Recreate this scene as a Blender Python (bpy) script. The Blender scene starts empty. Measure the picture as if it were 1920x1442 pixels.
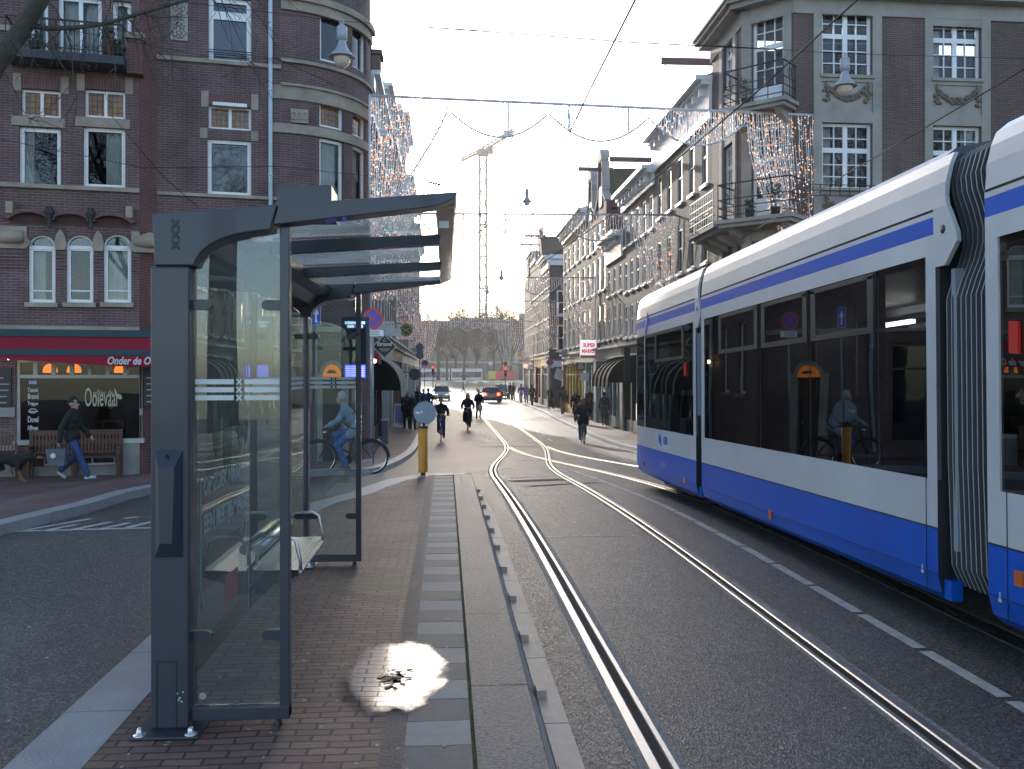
import bpy, math, random
from math import sin, cos, pi, radians as R, sqrt, atan2
from mathutils import Vector, Matrix
random.seed(7)
SC = bpy.context.scene
COL = SC.collection
V = Vector
# ---------------------------------------------------------------- camera maths
F, HOR, EYE = 1750.0, 702.0, 1.8
YAW = math.atan((960 - 836) / F)
CF, CR = V((sin(YAW), cos(YAW), 0)), V((cos(YAW), -sin(YAW), 0))
def ray(px, py):
    return CF + CR * ((px - 960) / F) + V((0, 0, (HOR - py) / F))
def sstep(a, b, x):
    t = min(1, max(0, (x - a) / (b - a)))
    return t * t * (3 - 2 * t)
def G(y):                       # road level: a bridge ramp running down to the street, then nearly flat
    return -0.95 * sstep(8, 38, y) + 0.75 * sstep(120, 215, y)
def PL(y):                      # top of the tram platform
    return 0.13 + 0.35 * G(y)
def gpt(px, py, dz=0.0, lev=G):  # where the line of sight through a pixel meets the ground
    d = ray(px, py)
    lo, hi = 0.5, 400
    f = lambda t: EYE + d.z * t - lev(d.y * t) - dz
    for _ in range(60):
        m = (lo + hi) / 2
        if f(m) > 0: lo = m
        else: hi = m
    return V((d.x * lo, d.y * lo, EYE + d.z * lo))
def at(px, py, y):              # the point at street distance y seen at a pixel
    d = ray(px, py); t = y / d.y
    return V((d.x * t, y, EYE + d.z * t))

# ---------------------------------------------------------------- objects
def tag(o, label=None, cat=None, group=None, kind=None):
    if label: o['label'] = label
    if cat: o['category'] = cat
    if group: o['group'] = group
    if kind: o['kind'] = kind
    return o
def thing(name, label, cat, loc=(0, 0, 0), rz=0, group=None):
    o = bpy.data.objects.new(name, None); COL.objects.link(o)
    o.empty_display_size = 0.2
    o.location = loc; o.rotation_euler = (0, 0, rz)
    return tag(o, label, cat, group)
def kids(o): return [c for c in COL.objects if c.parent == o]
def dup(root, loc, rz=0, label=None, scale=None):
    def rec(o, p):
        c = o.copy(); COL.objects.link(c)
        if p: c.parent = p
        for k in TREE.get(o.name, []): TREE.setdefault(c.name, []).append(rec(k, c).name)
        return c
    def rec2(o, p):
        c = o.copy(); COL.objects.link(c)
        if p: c.parent = p
        for k in list(o.children): rec2(k, c)
        return c
    r = rec2(root, None)
    r.location = loc; r.rotation_euler = (0, 0, rz)
    if label: r['label'] = label
    if scale: r.scale = (scale,) * 3
    return r
TREE = {}
class MB:
    def __init__(s): s.v, s.f, s.m, s.uv, s.sm = [], [], [], [], []
    def face(s, pts, m=0, uv=None, sm=False):
        pts = [V(p) for p in pts]
        i = len(s.v); s.v += pts; s.f.append(tuple(range(i, i + len(pts)))); s.m.append(m); s.sm.append(sm)
        if uv is None:
            n = V((0, 0, 0))
            for a in range(len(pts)):
                p, q = pts[a], pts[(a + 1) % len(pts)]
                n += V(((p.y - q.y) * (p.z + q.z), (p.z - q.z) * (p.x + q.x), (p.x - q.x) * (p.y + q.y)))
            if n.length > 1e-12: n.normalize()
            if abs(n.z) > 0.75: uv = [(p.x, p.y) for p in pts]
            else:
                l = sqrt(n.x * n.x + n.y * n.y) or 1; tx, ty = -n.y / l, n.x / l
                uv = [(p.x * tx + p.y * ty, p.z) for p in pts]
        s.uv.append(uv)
    def box(s, c, d, M=None, m=0):
        c = V(c); h = V(d) / 2
        P = []
        for x in (-1, 1):
            for y in (-1, 1):
                for z in (-1, 1):
                    q = V((x * h.x, y * h.y, z * h.z))
                    if M: q = M @ q
                    P.append(c + q)
        for a in ((0, 1, 3, 2), (4, 6, 7, 5), (0, 4, 5, 1), (2, 3, 7, 6), (0, 2, 6, 4), (1, 5, 7, 3)):
            s.face([P[k] for k in a], m)
        return s
    def fbox(s, fac, u0, u1, z0, z1, w0, w1, m=0, n=1):      # a box in facade coordinates (n slices along u)
        for k in range(n):
            a, b = u0 + (u1 - u0) * k / n, u0 + (u1 - u0) * (k + 1) / n
            P = [fac.P(u, z, w) for u in (a, b) for w in (w0, w1) for z in (z0, z1)]
            fs = [(2, 6, 7, 3), (1, 3, 7, 5), (0, 4, 6, 2), (0, 1, 5, 4)]
            if k == 0: fs.append((0, 2, 3, 1))
            if k == n - 1: fs.append((4, 5, 7, 6))
            uvs = {0: [(a, z0), (b, z0), (b, z1), (a, z1)]}
            for q, t in enumerate(fs): s.face([P[i] for i in t], m, uvs.get(q))
        return s
    def beam(s, p, q, wx, wz, m=0, up=V((0, 0, 1))):
        p, q = V(p), V(q); d = q - p; l = d.length
        if l < 1e-6: return s
        y = d / l; x = y.cross(up)
        if x.length < 1e-4: x = y.cross(V((1, 0, 0)))
        x.normalize(); z = x.cross(y)
        M = Matrix((x, y, z)).transposed()
        return s.box((p + q) / 2, (wx, l, wz), M, m)
    def tube(s, pts, r, n=8, m=0, caps=True, closed=False):
        pts = [V(p) for p in pts]; N = len(pts)
        rs = r if isinstance(r, (list, tuple)) else [r] * N
        base = len(s.v); ref = V((0, 0, 1)); px = None
        for i, p in enumerate(pts):
            if closed: t = pts[(i + 1) % N] - pts[i - 1]
            else: t = pts[min(i + 1, N - 1)] - pts[max(i - 1, 0)]
            if t.length < 1e-9: t = V((0, 0, 1))
            t.normalize()
            if px is None:
                x = t.cross(ref)
                if x.length < 0.05: x = t.cross(V((1, 0, 0)))
            else: x = px - t * px.dot(t)
            if x.length < 1e-6: x = t.cross(V((0.3, 1, 0.2)))
            x.normalize(); px = x; y = t.cross(x)
            for k in range(n):
                a = 2 * pi * k / n
                s.v.append(p + (x * cos(a) + y * sin(a)) * rs[i])
        L = 0
        for i in range(N if closed else N - 1):
            j = (i + 1) % N; dl = (pts[j] - pts[i]).length
            for k in range(n):
                k2 = (k + 1) % n
                s.f.append((base + i * n + k, base + i * n + k2, base + j * n + k2, base + j * n + k)); s.m.append(m); s.sm.append(n > 5)
                c = 2 * pi * rs[i] / n
                s.uv.append([(k * c, L), ((k + 1) * c, L), ((k + 1) * c, L + dl), (k * c, L + dl)])
            L += dl
        if caps and not closed:
            for i, rev in ((0, True), (N - 1, False)):
                idx = [base + i * n + k for k in range(n)]
                if rev: idx.reverse()
                s.f.append(tuple(idx)); s.m.append(m); s.sm.append(False); s.uv.append([(0, 0)] * n)
        return s
    def lathe(s, prof, c=(0, 0, 0), n=16, m=0, axis='z'):
        c = V(c); base = len(s.v)
        for (r, z) in prof:
            for k in range(n):
                a = 2 * pi * k / n
                p = V((r * cos(a), r * sin(a), z))
                if axis == 'y': p = V((p.x, p.z, p.y))
                if axis == 'x': p = V((p.z, p.x, p.y))
                s.v.append(c + p)
        for i in range(len(prof) - 1):
            for k in range(n):
                k2 = (k + 1) % n
                f = (base + i * n + k, base + i * n + k2, base + (i + 1) * n + k2, base + (i + 1) * n + k)
                if axis == 'y': f = f[::-1]
                s.f.append(f); s.m.append(m); s.sm.append(True)
                s.uv.append([(k / n, i), ((k + 1) / n, i), ((k + 1) / n, i + 1), (k / n, i + 1)])
        return s
    def prism(s, poly, fn, d0, d1, m=0, m2=None):             # polygon (a,b) -> fn(a,b,d) extruded from d0 to d1
        A = [fn(a, b, d0) for a, b in poly]; B = [fn(a, b, d1) for a, b in poly]
        s.face(B, m); s.face(A[::-1], m)
        for i in range(len(poly)):
            j = (i + 1) % len(poly)
            s.face([A[i], A[j], B[j], B[i]], m if m2 is None else m2)
        return s
    def ball(s, c, r, n=10, m=0, sx=1, sy=1, sz=1):
        pr = [(max(1e-4, cos(a)) * 1.0, sin(a)) for a in [(-pi / 2 + pi * i / (n // 2 + 1)) for i in range(n // 2 + 2)]]
        b = len(s.v); s.lathe([(p * r, z * r) for p, z in pr], (0, 0, 0), n, m)
        for i in range(b, len(s.v)):
            q = s.v[i]; s.v[i] = V((c[0] + q.x * sx, c[1] + q.y * sy, c[2] + q.z * sz))
        return s
    def build(s, name, mats, parent=None, local=False, kind=None, label=None, bevel=0):
        if not isinstance(mats, (list, tuple)): mats = [mats]
        me = bpy.data.meshes.new(name)
        me.from_pydata([tuple(p) for p in s.v], [], s.f)
        for mt in mats: me.materials.append(mt)
        me.polygons.foreach_set('material_index', s.m)
        me.polygons.foreach_set('use_smooth', s.sm)
        uvl = me.uv_layers.new(name='UVMap')
        flat = [c for f in s.uv for p in f for c in p]
        uvl.data.foreach_set('uv', flat)
        me.update()
        o = bpy.data.objects.new(name, me); COL.objects.link(o)
        if bevel:
            b = o.modifiers.new('bevel', 'BEVEL'); b.width = bevel; b.segments = 2; b.limit_method = 'ANGLE'
            wl = o.modifiers.new('weld', 'WELD'); wl.merge_threshold = 0.0002
            o.modifiers.move(1, 0)
        put(o, parent, local)
        if kind: o['kind'] = kind
        if label: o['label'] = label
        return o
def put(o, parent, local=False):
    if parent is not None:
        o.parent = parent
        if not local and parent.type == 'EMPTY': o.matrix_parent_inverse = Matrix.Translation(-V(parent.location))
    return o
class Fac:                                                    # a flat facade: u to the right, z up, w out of the wall
    def __init__(s, p, d):
        s.p = V((p[0], p[1], 0)); s.d = V((d[0], d[1], 0)).normalized(); s.n = V((s.d.y, -s.d.x, 0)); s.nu = 1
    def P(s, u, z, w=0.0): return s.p + s.d * u + s.n * w + V((0, 0, z))
    def uz(s, px, py, w=0.0):
        d = ray(px, py); o = s.p + s.n * w
        t = s.n.dot(o) / s.n.dot(d)
        q = d * t
        return (q - o).dot(s.d), EYE + q.z
    def rect(s, x0, y0, x1, y1, w=0.0):
        xm, ym = (x0 + x1) / 2, (y0 + y1) / 2
        return s.uz(x0, ym, w)[0], s.uz(x1, ym, w)[0], s.uz(xm, y1, w)[1], s.uz(xm, y0, w)[1]
class Round:                                                  # a round facade seen from outside, u = arc length
    def __init__(s, c, r, a0): s.c, s.r, s.a0, s.nu = V((c[0], c[1], 0)), r, a0, 6
    def P(s, u, z, w=0.0):
        a = s.a0 + u / s.r
        return s.c + V((cos(a), sin(a), 0)) * (s.r + w) + V((0, 0, z))
    def uz(s, px, py, w=0.0):
        d = ray(px, py); h = V((d.x, d.y, 0)); A = h.dot(h); B = -2 * h.dot(s.c); Cc = s.c.dot(s.c) - (s.r + w) ** 2
        D = max(0, B * B - 4 * A * Cc); t = (-B - sqrt(D)) / (2 * A)
        q = h * t - s.c; a = atan2(q.y, q.x) - s.a0
        while a < -pi: a += 2 * pi
        return a * s.r, EYE + d.z * t
    rect = Fac.rect
def wall(mb, fac, u0, u1, z0, z1, holes=(), rev=0.16, m=0, mr=None, step=None):
    us = sorted({u0, u1, *[h[0] for h in holes], *[h[1] for h in holes]}); zs = sorted({z0, z1, *[h[2] for h in holes], *[h[3] for h in holes]})
    us = [u for u in us if u0 <= u <= u1]; zs = [z for z in zs if z0 <= z <= z1]
    if step:
        a = []
        for p, q in zip(us, us[1:]):
            n = max(1, math.ceil((q - p) / step)); a += [p + (q - p) * k / n for k in range(n)]
        us = a + [us[-1]]
    for a, b in zip(us, us[1:]):
        for c, d in zip(zs, zs[1:]):
            x, z = (a + b) / 2, (c + d) / 2
            if any(h[0] < x < h[1] and h[2] < z < h[3] for h in holes): continue
            mb.face([fac.P(a, c), fac.P(b, c), fac.P(b, d), fac.P(a, d)], m, [(a, c), (b, c), (b, d), (a, d)])
    mr = m if mr is None else mr
    for (a, b, c, d) in holes:
        for (p, q) in (((a, c), (a, d)), ((b, d), (b, c))):
            mb.face([fac.P(*p, 0), fac.P(*q, 0), fac.P(*q, -rev), fac.P(*p, -rev)][::-1], mr)
        n = max(1, math.ceil((b - a) / step)) if step else 1
        for k in range(n):
            e, f = a + (b - a) * k / n, a + (b - a) * (k + 1) / n
            mb.face([fac.P(e, c), fac.P(f, c), fac.P(f, c, -rev), fac.P(e, c, -rev)][::-1], mr)
            mb.face([fac.P(e, d), fac.P(f, d), fac.P(f, d, -rev), fac.P(e, d, -rev)], mr)

# ---------------------------------------------------------------- materials
MATS = {}
def nodes(name):
    mt = bpy.data.materials.new(name); mt.use_nodes = True
    nt = mt.node_tree; return mt, nt, nt.nodes['Principled BSDF']
def lk(nt, a, b): nt.links.new(a, b)
def nd(nt, t, **kw):
    n = nt.nodes.new(t)
    for k, v in kw.items():
        if k in n.inputs: n.inputs[k].default_value = v
        else: setattr(n, k, v)
    return n
def rgb(c): return (c[0], c[1], c[2], 1)
def coords(nt, uv=False, scale=None):
    tc = nd(nt, 'ShaderNodeTexCoord'); out = tc.outputs['UV' if uv else 'Object']
    if scale:
        mp = nd(nt, 'ShaderNodeMapping'); mp.inputs['Scale'].default_value = scale
        lk(nt, out, mp.inputs['Vector']); out = mp.outputs['Vector']
    return out
def vary(nt, col, out, scale, amt, detail=6.0):               # multiply a colour by a soft noise round 1
    n = nd(nt, 'ShaderNodeTexNoise', Scale=scale, Detail=detail, Roughness=0.62); lk(nt, out, n.inputs['Vector'])
    mr = nd(nt, 'ShaderNodeMapRange'); mr.inputs[1].default_value = 0.28; mr.inputs[2].default_value = 0.72
    mr.inputs[3].default_value = 1 - amt; mr.inputs[4].default_value = 1 + amt
    lk(nt, n.outputs['Fac'], mr.inputs[0])
    mx = nd(nt, 'ShaderNodeVectorMath', operation='MULTIPLY')
    if hasattr(col, 'is_output'): lk(nt, col, mx.inputs[0])
    else: mx.inputs[0].default_value = col[:3]
    cb = nd(nt, 'ShaderNodeCombineXYZ')
    for k in range(3): lk(nt, mr.outputs[0], cb.inputs[k])
    lk(nt, cb.outputs[0], mx.inputs[1])
    return mx.outputs[0], n.outputs['Fac']
def pm(name, col, rough=0.6, metal=0.0, spec=0.5, var=None, bump=None, coat=0.0, uv=False):
    if name in MATS: return MATS[name]
    mt, nt, b = nodes(name)
    b.inputs['Base Color'].default_value = rgb(col); b.inputs['Roughness'].default_value = rough
    b.inputs['Metallic'].default_value = metal; b.inputs['Specular IOR Level'].default_value = spec
    b.inputs['Coat Weight'].default_value = coat; b.inputs['Coat Roughness'].default_value = 0.05
    out = coords(nt, uv)
    if var is None: var = (1.7, 0.10)
    c, fac = vary(nt, rgb(col), out, var[0], var[1]); lk(nt, c, b.inputs['Base Color'])
    mr = nd(nt, 'ShaderNodeMapRange'); mr.inputs[3].default_value = max(0.02, rough - 0.07); mr.inputs[4].default_value = min(1, rough + 0.1)
    lk(nt, fac, mr.inputs[0]); lk(nt, mr.outputs[0], b.inputs['Roughness'])
    if bump:
        n = nd(nt, 'ShaderNodeTexNoise', Scale=bump[0], Detail=4.0); lk(nt, out, n.inputs['Vector'])
        bp = nd(nt, 'ShaderNodeBump', Strength=bump[1], Distance=0.02); lk(nt, n.outputs['Fac'], bp.inputs['Height'])
        lk(nt, bp.outputs[0], b.inputs['Normal'])
    MATS[name] = mt
    return mt
def brickm(name, c1, c2, mortar, bw=0.22, bh=0.062, ms=0.009, rough=0.85, var=0.25, bump=0.35, bias=0.0, wob=0.0, off=0.5, rot=0, moss=None):
    mt, nt, b = nodes(name)
    out = coords(nt, True)
    if rot:
        mp = nd(nt, 'ShaderNodeMapping'); mp.inputs['Rotation'].default_value = (0, 0, rot); lk(nt, out, mp.inputs['Vector']); out = mp.outputs['Vector']
    vec = out
    if wob:
        n = nd(nt, 'ShaderNodeTexNoise', Scale=3.0, Detail=3.0); lk(nt, out, n.inputs['Vector'])
        sb = nd(nt, 'ShaderNodeVectorMath', operation='SUBTRACT'); lk(nt, n.outputs['Color'], sb.inputs[0]); sb.inputs[1].default_value = (.5, .5, .5)
        sc = nd(nt, 'ShaderNodeVectorMath', operation='SCALE'); lk(nt, sb.outputs[0], sc.inputs[0]); sc.inputs['Scale'].default_value = wob
        ad = nd(nt, 'ShaderNodeVectorMath', operation='ADD'); lk(nt, out, ad.inputs[0]); lk(nt, sc.outputs[0], ad.inputs[1]); vec = ad.outputs[0]
    br = nd(nt, 'ShaderNodeTexBrick'); lk(nt, vec, br.inputs['Vector'])
    br.offset = off
    br.inputs['Scale'].default_value = 1; br.inputs['Brick Width'].default_value = bw; br.inputs['Row Height'].default_value = bh
    br.inputs['Mortar Size'].default_value = ms; br.inputs['Mortar Smooth'].default_value = 0.3; br.inputs['Bias'].default_value = bias
    br.inputs['Color1'].default_value = rgb(c1); br.inputs['Color2'].default_value = rgb(c2); br.inputs['Mortar'].default_value = rgb(mortar)
    c, f1 = vary(nt, br.outputs['Color'], out, 0.9, var)
    c, f2 = vary(nt, c, out, 38.0, 0.16, 3.0)
    mp2 = nd(nt, 'ShaderNodeMapping'); mp2.inputs['Scale'].default_value = (1.6, .22, 1); lk(nt, out, mp2.inputs['Vector'])
    c, _f = vary(nt, c, mp2.outputs['Vector'], 1.0, 0.2)
    if moss:
        n = nd(nt, 'ShaderNodeTexNoise', Scale=moss[1], Detail=6.0); lk(nt, out, n.inputs['Vector'])
        mr = nd(nt, 'ShaderNodeMapRange'); mr.inputs[1].default_value = moss[2]; mr.inputs[2].default_value = moss[2] + 0.16; lk(nt, n.outputs['Fac'], mr.inputs[0])
        mu = nd(nt, 'ShaderNodeMath', operation='MULTIPLY'); lk(nt, mr.outputs[0], mu.inputs[0]); mu.inputs[1].default_value = moss[3]
        mx = nd(nt, 'ShaderNodeMix', data_type='RGBA'); lk(nt, mu.outputs[0], mx.inputs[0]); lk(nt, c, mx.inputs[6]); mx.inputs[7].default_value = rgb(moss[0]); c = mx.outputs[2]
    lk(nt, c, b.inputs['Base Color'])
    b.inputs['Roughness'].default_value = rough
    iv = nd(nt, 'ShaderNodeMath', operation='SUBTRACT'); iv.inputs[0].default_value = 1; lk(nt, br.outputs['Fac'], iv.inputs[1])
    am = nd(nt, 'ShaderNodeMath', operation='MULTIPLY_ADD'); lk(nt, f2, am.inputs[0]); am.inputs[1].default_value = 0.4; lk(nt, iv.outputs[0], am.inputs[2])
    bp = nd(nt, 'ShaderNodeBump', Strength=bump, Distance=0.012); lk(nt, am.outputs[0], bp.inputs['Height']); lk(nt, bp.outputs[0], b.inputs['Normal'])
    return mt
def glassm(name, tint=(0.86, 0.93, 0.9), refl=1.0, rough=0.0, dark=0.0, ior=1.5, haze=None):   # thin clear pane: see-through plus Fresnel mirror
    mt = bpy.data.materials.new(name); mt.use_nodes = True; nt = mt.node_tree; nt.nodes.clear()
    o = nd(nt, 'ShaderNodeOutputMaterial'); t = nd(nt, 'ShaderNodeBsdfTransparent', Color=rgb(tint)); g = nd(nt, 'ShaderNodeBsdfGlossy', Roughness=rough)
    fr = nd(nt, 'ShaderNodeFresnel', IOR=ior); mu = nd(nt, 'ShaderNodeMath', operation='MULTIPLY'); mu.use_clamp = True
    lk(nt, fr.outputs[0], mu.inputs[0]); mu.inputs[1].default_value = refl
    n = nd(nt, 'ShaderNodeTexNoise', Scale=0.9, Detail=1.0); lk(nt, coords(nt), n.inputs['Vector'])
    bp = nd(nt, 'ShaderNodeBump', Strength=0.05, Distance=0.05); lk(nt, n.outputs['Fac'], bp.inputs['Height']); lk(nt, bp.outputs[0], g.inputs['Normal'])
    mx = nd(nt, 'ShaderNodeMixShader'); ts = t.outputs[0]
    if haze:
        df = nd(nt, 'ShaderNodeBsdfTranslucent' if haze[2] else 'ShaderNodeBsdfDiffuse', Color=rgb(haze[1])); hm = nd(nt, 'ShaderNodeMixShader')
        n2 = nd(nt, 'ShaderNodeTexNoise', Scale=2.2, Detail=5.0); lk(nt, coords(nt), n2.inputs['Vector']); m2_ = nd(nt, 'ShaderNodeMath', operation='MULTIPLY'); lk(nt, n2.outputs['Fac'], m2_.inputs[0]); m2_.inputs[1].default_value = haze[0] * 2
        lk(nt, m2_.outputs[0], hm.inputs[0]); lk(nt, ts, hm.inputs[1]); lk(nt, df.outputs[0], hm.inputs[2]); ts = hm.outputs[0]
    lk(nt, mu.outputs[0], mx.inputs[0]); lk(nt, ts, mx.inputs[1]); lk(nt, g.outputs[0], mx.inputs[2])
    lk(nt, mx.outputs[0], o.inputs[0])
    return mt
def darkglass(name, col=(0.012, 0.015, 0.018), rough=0.03, wav=0.06, spec=0.8):
    mt, nt, b = nodes(name)
    b.inputs['Base Color'].default_value = rgb(col); b.inputs['Roughness'].default_value = rough; b.inputs['Specular IOR Level'].default_value = spec
    n = nd(nt, 'ShaderNodeTexNoise', Scale=1.6, Detail=1.0); lk(nt, coords(nt), n.inputs['Vector'])
    bp = nd(nt, 'ShaderNodeBump', Strength=wav, Distance=0.05); lk(nt, n.outputs['Fac'], bp.inputs['Height']); lk(nt, bp.outputs[0], b.inputs['Normal'])
    return mt
def emit(name, col, s, sample=False):
    mt, nt, b = nodes(name)
    b.inputs['Base Color'].default_value = rgb(col); b.inputs['Emission Color'].default_value = rgb(col); b.inputs['Emission Strength'].default_value = s
    if not sample: mt.cycles.emission_sampling = 'NONE'
    return mt
def text(s, fac_fn, size, mat, parent, name='lettering', shear=0.0, bold=0.0, width=None, local=True, extrude=0.002, align='LEFT', space=1.0):
    # letters laid out in (a,b) metres, sent through fac_fn(a,b,depth) -> point
    cu = bpy.data.curves.new('letters', 'FONT'); cu.body = s; cu.size = size; cu.shear = shear; cu.offset = bold; cu.align_x = align
    cu.extrude = extrude; cu.resolution_u = 3; cu.space_character = space
    o = bpy.data.objects.new('letters', cu); COL.objects.link(o)
    dg = bpy.context.evaluated_depsgraph_get(); dg.update()
    me = bpy.data.meshes.new_from_object(o.evaluated_get(dg))
    bpy.data.objects.remove(o); bpy.data.curves.remove(cu)
    k = 1.0
    if width and len(me.vertices):
        xs = [v.co.x for v in me.vertices]; k = width / max(1e-6, max(xs) - min(xs))
    for v in me.vertices: v.co = fac_fn(v.co.x * k, v.co.y, v.co.z)
    me.materials.clear(); me.materials.append(mat)
    ob = bpy.data.objects.new(name, me); COL.objects.link(ob)
    put(ob, parent, local)
    return ob

# shared materials
m_asphalt = None
def make_asphalt():
    mt, nt, b = nodes('asphalt'); out = coords(nt)
    sp = nd(nt, 'ShaderNodeTexVoronoi', Scale=85.0); lk(nt, out, sp.inputs['Vector'])
    cr = nd(nt, 'ShaderNodeValToRGB'); e = cr.color_ramp.elements
    e[0].position = 0.0; e[0].color = (0.03, 0.029, 0.027, 1); e[1].position = 1.0; e[1].color = (0.17, 0.16, 0.145, 1)
    x = cr.color_ramp.elements.new(0.55); x.color = (0.049, 0.046, 0.042, 1)
    sx = nd(nt, 'ShaderNodeSeparateColor'); lk(nt, sp.outputs['Color'], sx.inputs[0]); lk(nt, sx.outputs[0], cr.inputs[0])
    c, f = vary(nt, cr.outputs[0], out, 0.35, 0.34); c, f = vary(nt, c, out, 6.0, 0.12)
    lk(nt, c, b.inputs['Base Color'])
    mr = nd(nt, 'ShaderNodeMapRange'); mr.inputs[3].default_value = 0.42; mr.inputs[4].default_value = 0.7; lk(nt, sx.outputs[1], mr.inputs[0]); lk(nt, mr.outputs[0], b.inputs['Roughness'])
    bp = nd(nt, 'ShaderNodeBump', Strength=0.55, Distance=0.008); lk(nt, sp.outputs['Distance'], bp.inputs['Height'])
    n = nd(nt, 'ShaderNodeTexNoise', Scale=4.0, Detail=5.0); lk(nt, out, n.inputs['Vector'])
    bp2 = nd(nt, 'ShaderNodeBump', Strength=0.15, Distance=0.03); lk(nt, n.outputs['Fac'], bp2.inputs['Height']); lk(nt, bp.outputs[0], bp2.inputs['Normal'])
    lk(nt, bp2.outputs[0], b.inputs['Normal'])
    return mt
m_asphalt = make_asphalt()
m_mark = pm('road_paint', (0.40, 0.39, 0.36), 0.6, var=(9, 0.35), bump=(80, 0.3))
m_brick_pave = brickm('brick_paving', (0.11, 0.06, 0.048), (0.20, 0.105, 0.082), (0.018, 0.017, 0.014), 0.175, 0.074, 0.007, 0.62, 0.42, 1.0, wob=0.06, moss=((0.075, 0.085, 0.028), 0.9, 0.54, 0.7))
m_brick_walk = brickm('brick_pavement', (0.13, 0.075, 0.065), (0.17, 0.10, 0.088), (0.045, 0.04, 0.036), 0.2, 0.07, 0.006, 0.7, 0.25, 0.6, wob=0.03)
m_kerb = pm('kerb_stone', (0.30, 0.30, 0.295), 0.5, var=(2.5, 0.18), bump=(60, 0.35))
m_kerb_dark = pm('kerb_granite', (0.125, 0.126, 0.13), 0.5, spec=.4, var=(45, 0.6), bump=(70, 1.0))
m_beige = pm('kerb_concrete', (0.46, 0.36, 0.28), 0.6, var=(6, 0.2), bump=(70, 0.25))
m_tile_l = pm('tile_light', (0.225, 0.22, 0.21), 0.62, var=(14, 0.15), bump=(150, 0.3))
m_tile_d = pm('tile_dark', (0.10, 0.098, 0.094), 0.62, var=(14, 0.2), bump=(150, 0.3))
m_moss = pm('moss', (0.05, 0.065, 0.018), 0.95, var=(20, 0.5), bump=(60, 1))
m_rail = pm('rail_steel', (0.40, 0.385, 0.37), 0.33, 1.0, var=(5, 0.2), bump=(40, .08))
m_groove = pm('rail_groove', (0.012, 0.010, 0.008), 0.9)
m_seal = pm('rail_sealing', (0.2, 0.195, 0.185), 0.75, var=(25, 0.5), bump=(60, 0.8))
m_stone = pm('sandstone', (0.3, 0.26, 0.205), 0.85, var=(2.2, 0.28), bump=(30, 0.3))
m_stone_g = pm('grey_stone', (0.31, 0.29, 0.26), 0.85, var=(1.5, 0.22), bump=(30, 0.3))
m_white = pm('white_paint', (0.75, 0.76, 0.77), 0.42, var=(3, 0.08))
m_cream = pm('cream_paint', (0.60, 0.57, 0.50), 0.5, var=(3, 0.12))
m_dark = pm('dark_paint', (0.02, 0.022, 0.025), 0.45)
m_black = pm('black_paint', (0.012, 0.012, 0.013), 0.5)
m_iron = pm('wrought_iron', (0.018, 0.019, 0.022), 0.55)
m_zinc = pm('zinc', (0.33, 0.37, 0.41), 0.42, 0.7, var=(4, 0.15))
m_pane = darkglass('window_glass')
m_pane_far = darkglass('far_window_glass', (0.02, 0.022, 0.026), 0.06)
m_clear = glassm('clear_window', (0.7, 0.74, 0.74), 1.3)
m_curtain = pm('curtain_fabric', (0.62, 0.62, 0.6), 0.9, var=(5, 0.15))
m_stained = None
def make_stained():
    mt, nt, b = nodes('leaded_glass'); out = coords(nt, True)
    br = nd(nt, 'ShaderNodeTexBrick'); lk(nt, out, br.inputs['Vector']); br.offset = 0.0
    for k, v in (('Scale', 1), ('Brick Width', 0.11), ('Row Height', 0.13), ('Mortar Size', 0.008), ('Bias', -0.2)): br.inputs[k].default_value = v
    br.inputs['Color1'].default_value = (0.28, 0.12, 0.02, 1); br.inputs['Color2'].default_value = (0.12, 0.075, 0.035, 1); br.inputs['Mortar'].default_value = (0.01, 0.01, 0.01, 1)
    c, f = vary(nt, br.outputs[0], out, 2.0, 0.45); lk(nt, c, b.inputs['Base Color']); b.inputs['Roughness'].default_value = 0.12
    return mt
m_stained = make_stained()
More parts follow.
